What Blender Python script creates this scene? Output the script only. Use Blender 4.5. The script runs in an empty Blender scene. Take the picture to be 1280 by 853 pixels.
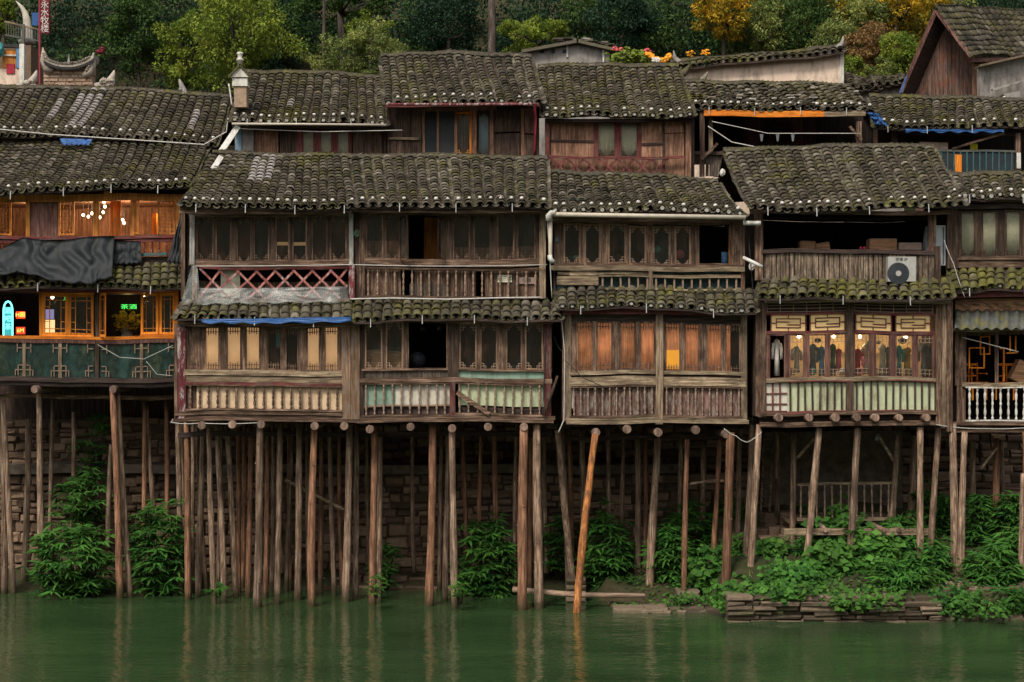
import bpy, math, random
import numpy as np
from mathutils import Vector, Matrix
R = random.Random(11)
NP = np.random.RandomState(5)
SC = bpy.context.scene
COL = SC.collection
rad = math.radians

# ---------------------------------------------------------------- layout
F, U0, V0, H = 2000.0, 640.0, 426.5, 6.7
def sc(Y): return (40.0 + Y) / F
def P(u, v, Y):
    s = sc(Y)
    return Vector(((u - U0) * s, Y, H - (v - V0) * s))
def PX(u, Y): return (u - U0) * sc(Y)
def PZ(v, Y): return H - (v - V0) * sc(Y)
def sag(x, y, z):
    return 0.022 * math.sin(1.15 * x + .6 * z + .4) + 0.012 * math.sin(2.9 * x + 1.3 * y + 2.1 * z)

# ---------------------------------------------------------------- materials
MATS = {}
def newmat(name):
    m = bpy.data.materials.new(name); m.use_nodes = True
    nt = m.node_tree; nt.nodes.clear()
    out = nt.nodes.new('ShaderNodeOutputMaterial')
    MATS[name] = m
    return m, nt, out
def N(nt, t, **kw):
    n = nt.nodes.new(t)
    for k, v in kw.items(): setattr(n, k, v)
    return n
def L(nt, a, b): nt.links.new(a, b)
def principled(nt, out, rough=.8, spec=.3):
    b = N(nt, 'ShaderNodeBsdfPrincipled')
    b.inputs['Roughness'].default_value = rough
    b.inputs['Specular IOR Level'].default_value = spec
    L(nt, b.outputs[0], out.inputs[0])
    return b
def ramp(nt, fac, stops):
    r = N(nt, 'ShaderNodeValToRGB')
    el = r.color_ramp.elements
    while len(el) < len(stops): el.new(.5)
    for e, (p, c) in zip(el, stops):
        e.position = p; e.color = (*c, 1) if len(c) == 3 else c
    L(nt, fac, r.inputs[0])
    return r.outputs[0]
def noise(nt, scale, vec=None, detail=4, rough=.6, stretch=None):
    n = N(nt, 'ShaderNodeTexNoise')
    n.inputs['Scale'].default_value = scale
    n.inputs['Detail'].default_value = detail
    n.inputs['Roughness'].default_value = rough
    if vec is None:
        g = N(nt, 'ShaderNodeNewGeometry'); vec = g.outputs['Position']
    if stretch:
        mp = N(nt, 'ShaderNodeMapping'); mp.inputs['Scale'].default_value = stretch
        L(nt, vec, mp.inputs[0]); vec = mp.outputs[0]
    L(nt, vec, n.inputs['Vector'])
    return n.outputs['Fac']
def mix(nt, fac, a, b, mode='MIX'):
    m = N(nt, 'ShaderNodeMix', data_type='RGBA', blend_type=mode)
    for s, val in ((m.inputs[0], fac), (m.inputs[6], a), (m.inputs[7], b)):
        if isinstance(val, (int, float)): s.default_value = val
        elif isinstance(val, tuple): s.default_value = (*val, 1)
        else: L(nt, val, s)
    return m.outputs[2]
def math_(nt, op, a, b=0.0):
    m = N(nt, 'ShaderNodeMath', operation=op)
    for s, val in ((m.inputs[0], a), (m.inputs[1], b)):
        if isinstance(val, (int, float)): s.default_value = val
        else: L(nt, val, s)
    return m.outputs[0]
def bump(nt, h, b, strength=.4, dist=.02):
    n = N(nt, 'ShaderNodeBump'); n.inputs['Strength'].default_value = strength
    n.inputs['Distance'].default_value = dist
    L(nt, h, n.inputs['Height']); L(nt, n.outputs[0], b.inputs['Normal'])

def wood(name, c1, c2, axis='V', dark=.45, weather=None, moss=0.0, rough=.82, foot=False):
    """weathered timber: grain stretched along the member, stains, per-board shift"""
    m, nt, out = newmat(name)
    b = principled(nt, out, rough, .25)
    st = {'V': (26, 26, 1.6), 'H': (1.6, 26, 26), 'Y': (22, 1.6, 22)}[axis]
    g = noise(nt, 1.0, detail=5, rough=.65, stretch=st)
    col = ramp(nt, g, [(.3, tuple(x * .4 for x in c1)), (.47, c1), (.66, tuple(min(1, x * 1.15) for x in c2))])
    oi = N(nt, 'ShaderNodeObjectInfo')
    att = N(nt, 'ShaderNodeAttribute', attribute_name='tone')
    k = math_(nt, 'ADD', math_(nt, 'MULTIPLY', oi.outputs['Random'], .45), math_(nt, 'MULTIPLY', att.outputs['Fac'], .5))
    v = math_(nt, 'ADD', k, .5)
    hs = N(nt, 'ShaderNodeHueSaturation'); L(nt, col, hs.inputs['Color']); L(nt, v, hs.inputs['Value'])
    col = hs.outputs[0]
    s = noise(nt, 2.3, detail=6, rough=.7, stretch=(1.6, 1.6, .7) if axis == 'V' else (.8, 1.6, 2.4))
    col = mix(nt, ramp(nt, s, [(.44, (0, 0, 0)), (.62, (dark,) * 3)]), col, tuple(x * .25 for x in c1))
    if weather:
        w = noise(nt, 3.7, detail=7, rough=.75, stretch=(2.5, 2.5, .8) if axis == 'V' else (.8, 2.5, 2.5))
        col = mix(nt, ramp(nt, w, [(.5, (0, 0, 0)), (.6, (.8,) * 3)]), col, weather)
    if moss:
        w = noise(nt, 5., detail=6, rough=.7)
        col = mix(nt, ramp(nt, w, [(.55, (0, 0, 0)), (.66, (moss,) * 3)]), col, (.1, .1, .02))
    if foot:      # wet, algae-stained foot of a post that stands in the river
        gp = N(nt, 'ShaderNodeNewGeometry'); sx = N(nt, 'ShaderNodeSeparateXYZ'); L(nt, gp.outputs['Position'], sx.inputs[0])
        hh = math_(nt, 'ADD', sx.outputs[2], math_(nt, 'MULTIPLY', math_(nt, 'SUBTRACT', noise(nt, 3.5, detail=5, stretch=(1, 1, .5)), .5), 1.1))
        col = mix(nt, ramp(nt, hh, [(.12, (.85,) * 3), (.42, (0, 0, 0))]), col, (.045, .04, .016))
    L(nt, col, b.inputs['Base Color'])
    bump(nt, g, b, .6, .015)
    return m

wood('old_wood_v', (.12, .068, .043), (.29, .19, .13), 'V', .75)
wood('old_wood_h', (.12, .068, .043), (.31, .205, .14), 'H', .65, moss=.12)
wood('pale_wood_h', (.25, .175, .11), (.44, .34, .22), 'H', .7, moss=.35)
wood('pale_wood_v', (.22, .15, .095), (.38, .28, .185), 'V', .7, moss=.2)
wood('dark_wood_v', (.06, .036, .024), (.13, .082, .056), 'V', .5)
wood('dark_wood_h', (.05, .033, .027), (.10, .066, .052), 'H', .5)
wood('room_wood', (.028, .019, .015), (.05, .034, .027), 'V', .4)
wood('red_wood_h', (.15, .035, .032), (.24, .07, .06), 'H', .6, weather=(.13, .09, .07))
wood('red_wood_v', (.15, .038, .034), (.24, .075, .062), 'V', .6, weather=(.13, .09, .07))
wood('peeling_red', (.13, .026, .03), (.2, .05, .05), 'V', .3, weather=(.5, .46, .42))
wood('peeling_white', (.42, .4, .36), (.6, .57, .5), 'V', .5, weather=(.16, .11, .08))
wood('tan_wood_v', (.24, .14, .08), (.38, .24, .15), 'V', .5, weather=(.2, .16, .13))
wood('reddish_panel', (.24, .12, .07), (.38, .21, .135), 'V', .6)
wood('purple_panel', (.12, .055, .042), (.2, .10, .075), 'V', .5)
wood('brown_board', (.15, .08, .062), (.26, .16, .13), 'V', .6, weather=(.3, .26, .22))
wood('faded_red', (.36, .11, .09), (.5, .2, .17), 'V', .3, weather=(.5, .36, .33))
wood('orange_wood_v', (.78, .22, .02), (.9, .32, .04), 'V', .2)
wood('orange_wood_h', (.78, .21, .02), (.9, .31, .035), 'H', .55)
wood('honey_wood', (.48, .17, .035), (.62, .26, .06), 'V', .45)
wood('stilt_wood', (.21, .13, .085), (.46, .325, .225), 'V', .6, moss=.12, foot=True)
wood('stilt_wood_red', (.20, .095, .052), (.38, .20, .115), 'V', .45, foot=True)
wood('stilt_orange', (.42, .15, .045), (.62, .27, .09), 'V', .7, weather=(.12, .07, .045))
wood('log_end', (.22, .14, .1), (.34, .23, .17), 'V', .6)
wood('bamboo_pole', (.33, .22, .15), (.45, .32, .22), 'H', .5)
wood('weather_plank', (.16, .11, .075), (.36, .27, .19), 'V', .8, weather=(.06, .055, .045), moss=.2)
wood('gable_board', (.10, .062, .048), (.22, .14, .11), 'V', .5, weather=(.22, .075, .035))
wood('cardboard', (.33, .17, .085), (.42, .235, .125), 'H', .25)
wood('dust_shingle', (.10, .075, .055), (.17, .13, .1), 'V', .6)

def simple(name, col, rough=.7, spec=.3, var=.25, scale=4., metallic=0, dirt=None):
    m, nt, out = newmat(name)
    b = principled(nt, out, rough, spec)
    b.inputs['Metallic'].default_value = metallic
    n = noise(nt, scale, detail=6)
    c = ramp(nt, n, [(.3, tuple(x * (1 - var) for x in col)), (.7, tuple(min(1, x * (1 + var)) for x in col))])
    if dirt:
        d = noise(nt, 1.7, detail=8, rough=.75, stretch=(2.2, 2.2, .6))
        c = mix(nt, ramp(nt, d, [(.48, (0, 0, 0)), (.64, (.85,) * 3)]), c, dirt)
    L(nt, c, b.inputs['Base Color'])
    bump(nt, n, b, .2, .01)
    return m
simple('plaster', (.78, .60, .46), .9, .2, .12, 3, dirt=(.36, .28, .21))
simple('grey_plaster', (.30, .27, .24), .9, .2, .2, 3, dirt=(.12, .11, .095))
simple('white_plaster', (.72, .68, .6), .9, .2, .12, 5, dirt=(.3, .27, .22))
simple('concrete_band', (.12, .095, .068), .9, .2, .5, 4)
simple('lime', (.62, .59, .52), .85, .2, .35, 9)
simple('pvc', (.52, .45, .35), .5, .4, .15, 6)
simple('white_paint', (.68, .66, .6), .6, .3, .2, 8, dirt=(.3, .24, .18))
simple('galvanised', (.42, .42, .4), .5, .5, .2, 8)
simple('cable_white', (.5, .47, .42), .6, .3, .2, 8)
simple('cable_black', (.03, .03, .03), .6)
simple('tarp_black', (.014, .017, .019), .62, .3, .3, 3)
simple('tile_clay', (.36, .34, .29), .85, .2, .4, 14)
simple('tarp_blue', (.018, .085, .25), .5, .4, .35, 6)
simple('ac_shell', (.4, .39, .35), .5, .4, .1, 6, dirt=(.35, .32, .27))
simple('ac_dark', (.03, .035, .045), .5)
simple('appliance', (.5, .53, .55), .45, .4, .12, 4)
simple('net_dark', (.02, .03, .035), .7)
simple('cloth_blue', (.12, .25, .42), .9)
simple('cloth_red', (.35, .03, .05), .9)
simple('cloth_pink', (.5, .12, .16), .9)
simple('cloth_white', (.6, .56, .5), .9)
simple('cloth_teal', (.06, .25, .24), .9)
simple('cloth_ochre', (.4, .25, .08), .9)
simple('cloth_green', (.06, .11, .06), .9)
simple('cloth_grey', (.14, .15, .16), .9)
simple('green_plastic', (.05, .32, .2), .5)
simple('teal_metal', (.04, .12, .12), .5, .4, .4, 5, dirt=(.1, .07, .05))
simple('lattice_brown', (.27, .18, .125), .8)
simple('cream_panel', (.72, .52, .33), .85, .2, .18, 5, dirt=(.4, .27, .18))
simple('green_panel', (.50, .54, .34), .85, .2, .12, 5, dirt=(.24, .22, .14))
simple('white_panel', (.62, .57, .47), .85, .2, .14, 5, dirt=(.3, .24, .17))
simple('mint_panel', (.25, .36, .27), .85, .2, .14, 5, dirt=(.13, .15, .11))
simple('curtain_cream', (.85, .58, .27), .95, .1, .12, 3)
simple('curtain_pale', (.55, .53, .40), .95, .1, .15, 3)
simple('curtain_blue', (.22, .32, .4), .95, .1, .2, 3)
simple('petal_yellow', (.85, .35, .02), .7)
simple('petal_pink', (.7, .12, .13), .7)
simple('petal_white', (.75, .72, .65), .7)
simple('horn_stone', (.5, .45, .36), .8, .2, .25, 3)
simple('sign_red', (.16, .012, .018), .6)
simple('sign_white', (.62, .55, .5), .6)
simple('paper', (.62, .6, .46), .8)
simple('paper_faded', (.3, .21, .17), .8)
simple('ink', (.04, .05, .04), .8)
simple('sign_yellow', (.7, .6, .03), .6)
simple('rail_metal', (.10, .10, .085), .6)

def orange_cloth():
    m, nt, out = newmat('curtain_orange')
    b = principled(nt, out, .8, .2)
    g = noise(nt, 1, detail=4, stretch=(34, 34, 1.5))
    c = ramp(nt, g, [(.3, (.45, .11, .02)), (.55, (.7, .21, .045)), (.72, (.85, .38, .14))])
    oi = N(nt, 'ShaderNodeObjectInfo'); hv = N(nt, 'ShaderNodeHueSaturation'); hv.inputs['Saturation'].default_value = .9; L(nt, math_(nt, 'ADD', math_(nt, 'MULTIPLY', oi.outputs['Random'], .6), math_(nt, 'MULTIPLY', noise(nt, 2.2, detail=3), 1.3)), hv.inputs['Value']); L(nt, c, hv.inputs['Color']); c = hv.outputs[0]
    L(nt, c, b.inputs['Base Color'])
    L(nt, c, b.inputs['Emission Color']); b.inputs['Emission Strength'].default_value = .22  # glow put into the cloth itself, standing for room light behind it
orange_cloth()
for nm_, c_, e_ in (('curtain_cream_glow', (.92, .56, .32), .3), ('shelf_glow', (.6, .42, .2), .12)):
    simple(nm_, c_, .95, .1, .12, 3); b_ = MATS[nm_].node_tree.nodes['Principled BSDF']; b_.inputs['Emission Color'].default_value = (.95, .55, .27, 1); b_.inputs['Emission Strength'].default_value = e_  # emission added to brighten recessed cream curtains and shelves; neither is a lamp
def emis(name, col, s):
    m, nt, out = newmat(name)
    e = N(nt, 'ShaderNodeEmission'); e.inputs[0].default_value = (*col, 1); e.inputs[1].default_value = s
    L(nt, e.outputs[0], out.inputs[0])
emis('bulb_glow', (1, .72, .42), 9)
emis('neon_teal', (.15, .85, .8), 2.4)
emis('neon_teal_soft', (.06, .42, .42), .8)
emis('neon_green', (.08, .8, .12), 1.3)
emis('led_orange', (1, .36, .05), 2.6)
emis('led_red', (.8, .06, .02), 1.0)
emis('screen_lilac', (.35, .3, .6), .7)
emis('warm_screen', (1, .62, .3), 1.3)
emis('lit_yellow', (1, .42, .04), .8)
emis('shop_glow', (1, .62, .2), 1.0)

def glass(name, tint, refl, dirt=(.2, .19, .16), amt=.07):
    m, nt, out = newmat(name)
    t = N(nt, 'ShaderNodeBsdfTransparent'); t.inputs[0].default_value = (*tint, 1)
    g = N(nt, 'ShaderNodeBsdfGlossy'); g.inputs['Roughness'].default_value = .12
    n = noise(nt, 2.5, detail=3)
    bp = N(nt, 'ShaderNodeBump'); bp.inputs['Strength'].default_value = .25; bp.inputs['Distance'].default_value = .02
    L(nt, n, bp.inputs['Height']); L(nt, bp.outputs[0], g.inputs['Normal'])
    d = N(nt, 'ShaderNodeBsdfDiffuse'); d.inputs[0].default_value = (*dirt, 1)
    L(nt, ramp(nt, noise(nt, 1.1, detail=6, rough=.7, stretch=(1.5, 1, .6)), [(.35, dirt), (.5, tuple(q * .35 for q in dirt)), (.62, (dirt[0] * 1.6, dirt[1] * .95, dirt[2] * .7))]), d.inputs[0])
    mx0 = N(nt, 'ShaderNodeMixShader')
    dn = noise(nt, 6, detail=6, rough=.7)
    L(nt, math_(nt, 'MULTIPLY', dn, amt), mx0.inputs[0])
    L(nt, t.outputs[0], mx0.inputs[1]); L(nt, d.outputs[0], mx0.inputs[2])
    mx = N(nt, 'ShaderNodeMixShader'); mx.inputs[0].default_value = refl
    L(nt, mx0.outputs[0], mx.inputs[1]); L(nt, g.outputs[0], mx.inputs[2])
    L(nt, mx.outputs[0], out.inputs[0])
glass('glass', (.93, .93, .9), .075, (.24, .23, .2), .11)
glass('teal_glass', (.5, .62, .58), .10, (.08, .17, .15), .8)
def film(name, col, op):
    m, nt, out = newmat(name)
    t = N(nt, 'ShaderNodeBsdfTransparent')
    b = N(nt, 'ShaderNodeBsdfPrincipled'); b.inputs['Base Color'].default_value = (*col, 1); b.inputs['Roughness'].default_value = .3
    mx = N(nt, 'ShaderNodeMixShader')
    n = noise(nt, 5, detail=5)
    L(nt, ramp(nt, noise(nt, 1.6, detail=4), [(.35, (op * .4,) * 3), (.65, (op * 1.6,) * 3)]), mx.inputs[0])
    L(nt, t.outputs[0], mx.inputs[1]); L(nt, b.outputs[0], mx.inputs[2]); L(nt, mx.outputs[0], out.inputs[0])
film('plastic_film', (.5, .52, .48), .17)

def tile_mat(name, moss, light):
    m, nt, out = newmat(name)
    b = principled(nt, out, .85, .25)
    at = N(nt, 'ShaderNodeAttribute', attribute_name='tone')
    col = ramp(nt, at.outputs['Fac'], [(0, (.020, .017, .012)), (.3, (.05, .042, .029)), (.55, (.10, .085, .060)), (.84, (.235, .2, .155)), (.92, (.26, .23, .2)), (1, (.31, .285, .275))])
    n2 = noise(nt, 22, detail=5, rough=.7)
    col = mix(nt, .55, col, ramp(nt, n2, [(.35, (.12, .12, .12)), (.65, (1, 1, 1))]), 'MULTIPLY')
    hs = N(nt, 'ShaderNodeHueSaturation'); hs.inputs['Value'].default_value = 1.35 * light; L(nt, col, hs.inputs['Color']); col = hs.outputs[0]
    big = noise(nt, .9, detail=3)
    mo = noise(nt, 6.5, detail=8, rough=.8)
    f = math_(nt, 'ADD', mo, math_(nt, 'MULTIPLY', math_(nt, 'SUBTRACT', big, .5), .5))
    ff = ramp(nt, f, [(.60 - .13 * moss, (0, 0, 0)), (.70 - .11 * moss, (.85,) * 3)])
    mc = ramp(nt, noise(nt, 3.1, detail=3), [(.35, (.05, .048, .012)), (.65, (.18, .165, .028))])
    keep = math_(nt, 'LESS_THAN', at.outputs['Fac'], .9)
    ff = math_(nt, 'MULTIPLY', ff, keep)
    col = mix(nt, ff, col, mc)
    L(nt, col, b.inputs['Base Color'])
    bump(nt, mo, b, .6, .02)
tile_mat('tiles', .6, 1.0)
tile_mat('tiles_mossy', 1.3, 1.0)
tile_mat('tiles_mid', .85, 1.0)

def stone_mat(name, c1, c2, moss=.3):
    m, nt, out = newmat(name)
    b = principled(nt, out, .9, .2)
    at = N(nt, 'ShaderNodeAttribute', attribute_name='tone')
    col = ramp(nt, at.outputs['Fac'], [(0, c1), (1, c2)])
    n = noise(nt, 9, detail=8, rough=.75)
    col = mix(nt, .6, col, ramp(nt, n, [(.3, (.25,) * 3), (.7, (1,) * 3)]), 'MULTIPLY')
    mo = noise(nt, 2.2, detail=6, rough=.7)
    col = mix(nt, ramp(nt, mo, [(.55, (0, 0, 0)), (.68, (moss,) * 3)]), col, (.06, .075, .02))
    L(nt, col, b.inputs['Base Color']); bump(nt, n, b, .7, .03)
stone_mat('stone', (.09, .058, .038), (.37, .245, .16))
stone_mat('ledge_stone', (.08, .06, .04), (.27, .2, .135), .85)
stone_mat('carved_stone', (.3, .24, .18), (.62, .54, .45), .1)
stone_mat('brick_stone', (.4, .26, .17), (.55, .4, .28), .1)

def ground_mat():
    m, nt, out = newmat('earth')
    b = principled(nt, out, .95, .1)
    n = noise(nt, 2.2, detail=8, rough=.7)
    col = ramp(nt, n, [(.3, (.035, .03, .017)), (.5, (.09, .065, .038)), (.7, (.13, .095, .06))])
    g = noise(nt, .35, detail=4)
    col = mix(nt, ramp(nt, g, [(.35, (0, 0, 0)), (.6, (.8,) * 3)]), col, (.022, .036, .012))
    L(nt, col, b.inputs['Base Color']); bump(nt, n, b, .8, .08)
ground_mat()
def water_mat():
    m, nt, out = newmat('river_water')
    b = principled(nt, out, .02, .5)
    b.inputs['IOR'].default_value = 1.5
    n0 = noise(nt, .5, detail=3, stretch=(.5, 1.2, 1))
    L(nt, ramp(nt, n0, [(.3, (.018, .040, .014)), (.7, (.037, .071, .025))]), b.inputs['Base Color'])
    n1 = noise(nt, 1.0, detail=3, rough=.55, stretch=(2.0, 4.6, 1))
    n2 = noise(nt, 1.0, detail=2, rough=.5, stretch=(.5, 1.1, 1))
    h = math_(nt, 'ADD', math_(nt, 'MULTIPLY', n1, .75), n2)
    bump(nt, h, b, 1.0, .032)
water_mat()

def leaf_mat(name, dark, light, trans=.25):
    m, nt, out = newmat(name)
    b = N(nt, 'ShaderNodeBsdfPrincipled'); b.inputs['Roughness'].default_value = .7; b.inputs['Specular IOR Level'].default_value = .15
    at = N(nt, 'ShaderNodeAttribute', attribute_name='tone')
    col = ramp(nt, at.outputs['Fac'], [(0, dark), (1, light)])
    pn = noise(nt, 1.4, detail=3); hv = N(nt, 'ShaderNodeHueSaturation'); L(nt, math_(nt, 'ADD', math_(nt, 'MULTIPLY', pn, .06), .47), hv.inputs['Hue']); L(nt, math_(nt, 'ADD', math_(nt, 'MULTIPLY', pn, 1.2), .42), hv.inputs['Value']); L(nt, col, hv.inputs['Color']); col = hv.outputs[0]
    L(nt, col, b.inputs['Base Color'])
    t = N(nt, 'ShaderNodeBsdfTranslucent'); L(nt, col, t.inputs[0])
    mx = N(nt, 'ShaderNodeMixShader'); mx.inputs[0].default_value = trans
    L(nt, b.outputs[0], mx.inputs[1]); L(nt, t.outputs[0], mx.inputs[2]); L(nt, mx.outputs[0], out.inputs[0])
leaf_mat('leaf_forest', (.010, .030, .017), (.045, .09, .044), .3)
leaf_mat('leaf_midgreen', (.024, .06, .016), (.11, .18, .045), .3)
leaf_mat('leaf_lime', (.075, .135, .02), (.33, .38, .055), .35)
leaf_mat('leaf_olive', (.07, .115, .036), (.38, .40, .11), .35)
leaf_mat('leaf_gold', (.09, .11, .018), (.85, .52, .04), .35)
leaf_mat('leaf_rust', (.14, .075, .03), (.38, .24, .09))
leaf_mat('leaf_bush', (.014, .05, .010), (.085, .23, .035))
leaf_mat('leaf_vine', (.018, .065, .012), (.10, .24, .035))
leaf_mat('leaf_yellow', (.13, .14, .02), (.32, .28, .04))
wood('bark', (.06, .045, .035), (.12, .095, .075), 'V', .5)

# ---------------------------------------------------------------- mesh builder
class MB:
    def __init__(s): s.v = []; s.f = []; s.t = []; s.s = []; s.warp = True
    def face(s, idx, tone=.5, smooth=False): s.f.append(idx); s.t.append(tone); s.s.append(smooth)
    def rings(s, rings, tone=None, smooth=False, caps=True, closed=True):
        if tone is None: tone = R.random()
        b = len(s.v); n = len(rings[0])
        for r in rings: s.v += [tuple(p) for p in r]
        for i in range(len(rings) - 1):
            for j in range(n if closed else n - 1):
                k = (j + 1) % n
                s.face((b + i * n + j, b + i * n + k, b + (i + 1) * n + k, b + (i + 1) * n + j), tone, smooth)
        if caps:
            s.face(tuple(b + j for j in range(n))[::-1], tone)
            s.face(tuple(b + (len(rings) - 1) * n + j for j in range(n)), tone)
        return s
    def box(s, x0, x1, y0, y1, z0, z1, tone=None, j=.004):
        if x0 > x1: x0, x1 = x1, x0
        if z0 > z1: z0, z1 = z1, z0
        if y0 > y1: y0, y1 = y1, y0
        dx, dy, dz = x1 - x0, y1 - y0, z1 - z0
        rg = []
        jj = lambda: R.uniform(-j, j)
        if dx >= dz:
            n = max(1, int(dx / .7))
            for i in range(n + 1):
                x = x0 + dx * i / n; a, b = jj(), jj()
                rg.append([(x, y0 + a, z0 + b), (x, y1 + a, z0 + b), (x, y1 + a, z1 + b), (x, y0 + a, z1 + b)])
        else:
            n = max(1, int(dz / .7))
            for i in range(n + 1):
                z = z0 + dz * i / n; a, b = jj(), jj()
                rg.append([(x0 + a, y0 + b, z), (x0 + a, y1 + b, z), (x1 + a, y1 + b, z), (x1 + a, y0 + b, z)])
        return s.rings(rg, tone)
    def beam(s, p0, p1, w, h, n=1, tone=None):
        p0, p1 = Vector(p0), Vector(p1); d = (p1 - p0).normalized()
        up = Vector((0, 1, 0)) if abs(d.y) < .9 else Vector((0, 0, 1))
        a = d.cross(up).normalized() * w / 2; b = a.cross(d).normalized() * h / 2
        return s.rings([[q - a - b, q + a - b, q + a + b, q - a + b] for q in (p0.lerp(p1, i / n) for i in range(n + 1))], tone)
    def tube(s, pts, rs, seg=8, tone=None, caps=True, smooth=True):
        pts = [Vector(p) for p in pts]
        if not isinstance(rs, (list, tuple)): rs = [rs] * len(pts)
        rg = []
        d0 = (pts[-1] - pts[0]).normalized()
        up = Vector((0, 1, 0)) if abs(d0.y) < .8 else Vector((0, 0, 1))
        for i, p in enumerate(pts):
            d = (pts[min(i + 1, len(pts) - 1)] - pts[max(i - 1, 0)]).normalized()
            a = d.cross(up)
            a = a.normalized() if a.length > 1e-4 else Vector((1, 0, 0))
            b = a.cross(d).normalized()
            rg.append([p + (a * math.cos(t) + b * math.sin(t)) * rs[i] for t in (2 * math.pi * k / seg for k in range(seg))])
        return s.rings(rg, tone, smooth, caps)
    def lathe(s, prof, seg=8, base=(0, 0, 0), tone=None, smooth=True):
        bx, by, bz = base
        return s.rings([[(bx + r * math.cos(2 * math.pi * k / seg), by + r * math.sin(2 * math.pi * k / seg), bz + z) for k in range(seg)] for z, r in prof], tone, smooth)
    def blob(s, c, r, seg=8, rows=5, sq=1.0, tone=None, amp=0.0):
        rg = []
        for i in range(rows + 1):
            th = math.pi * (.04 + .92 * i / rows)
            rg.append([(c[0] + r * math.sin(th) * math.cos(2 * math.pi * k / seg) * (1 + R.uniform(-amp, amp)),
                        c[1] + r * math.sin(th) * math.sin(2 * math.pi * k / seg) * (1 + R.uniform(-amp, amp)),
                        c[2] + r * sq * -math.cos(th)) for k in range(seg)])
        return s.rings(rg, tone, amp == 0)
    def stone(s, x0, x1, y0, y1, z0, z1, j=.03, tone=None):
        """rough block with dented, rounded faces"""
        if tone is None: tone = R.random()
        ch = min(.045, (x1 - x0) * .25, (z1 - z0) * .25)
        q = lambda: R.uniform(-j, j)
        b = len(s.v)
        ring = [(x0, z0), (x1, z0), (x1, z1), (x0, z1)]
        back = [(x, y1, z) for x, z in ring]
        mid = [(x + q() * .4, y0 + ch + q() * .5, z + q() * .4) for x, z in ring]
        inn = [(x0 + ch, z0 + ch), (x1 - ch, z0 + ch), (x1 - ch, z1 - ch), (x0 + ch, z1 - ch)]
        fr = [(x + q() * .5, y0 + q() * .7, z + q() * .5) for x, z in inn]
        return s.rings([back, mid, fr], tone)
    def build(s, name, mat, parent=None, label=None, kind=None, nowarp=False):
        me = bpy.data.meshes.new(name)
        v = np.array(s.v, float)
        if not nowarp and s.warp:
            v[:, 2] += .022 * np.sin(1.15 * v[:, 0] + .6 * v[:, 2] + .4) + .012 * np.sin(2.9 * v[:, 0] + 1.3 * v[:, 1] + 2.1 * v[:, 2])
        lo, hi = v.min(0), v.max(0)
        org = Vector(((lo[0] + hi[0]) / 2, (lo[1] + hi[1]) / 2, lo[2]))
        v -= np.array(org)
        me.from_pydata([tuple(p) for p in v], [], s.f)
        a = me.attributes.new('tone', 'FLOAT', 'FACE'); a.data.foreach_set('value', s.t)
        me.polygons.foreach_set('use_smooth', s.s)
        me.materials.append(MATS[mat] if isinstance(mat, str) else mat)
        me.update()
        return link(name, me, org, parent, label, kind)

ORG = {}
def link(name, me, org, parent=None, label=None, kind=None):
    o = bpy.data.objects.new(name, me); COL.objects.link(o)
    ORG[o.name] = Vector(org)
    if parent is not None:
        o.parent = parent; o.location = Vector(org) - ORG[parent.name]
    else: o.location = org
    if label: o['label'] = label
    if kind: o['kind'] = kind
    return o
def thing(name, label, cat, loc=(0, 0, 0), group=None):
    o = link(name, None, loc); o.empty_display_size = .2
    return tag(o, label, cat, group)
def tag(o, label, cat, group=None):
    o['label'] = label; o['category'] = cat
    if group: o['group'] = group
    return o
def place(name, src, org, parent, rz=0):
    """a copy of src sharing its mesh"""
    o = src.copy(); o.name = name; COL.objects.link(o)
    ORG[o.name] = Vector(org); o.parent = parent
    o.location = Vector(org) - (ORG[parent.name] if parent else Vector()); o.rotation_euler = (0, 0, rz)
    return o
# ---------------------------------------------------------------- roofs
def pl(points, t):
    n = len(points) - 1; x = min(max(t, 0), 1) * n; i = min(int(x), n - 1); return points[i].lerp(points[i + 1], x - i)
DAB = MB().blob((0, 0, 0), .05, 7, 5, .8, .5)
DAB.warp = False
_hk = MB(); _hk.warp = False
_hk.beam((0, 0, 0), (0, -.02, -.2), .02, .02); _hk.beam((0, 0, 0), (0, .12, .02), .02, .02)
PROTO = {}
def proto(key, mb, mat, name):
    """mesh built once, then linked by many objects"""
    if key not in PROTO:
        me = bpy.data.meshes.new(name)
        me.from_pydata(mb.v, [], mb.f)
        a = me.attributes.new('tone', 'FLOAT', 'FACE'); a.data.foreach_set('value', mb.t)
        me.polygons.foreach_set('use_smooth', mb.s); me.materials.append(MATS[mat])
        PROTO[key] = me
    return PROTO[key]
def inst(name, me, org, parent, rz=0, rx=0):
    o = link(name, me, org, parent); o.rotation_euler = (rx, 0, rz); return o

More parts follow.
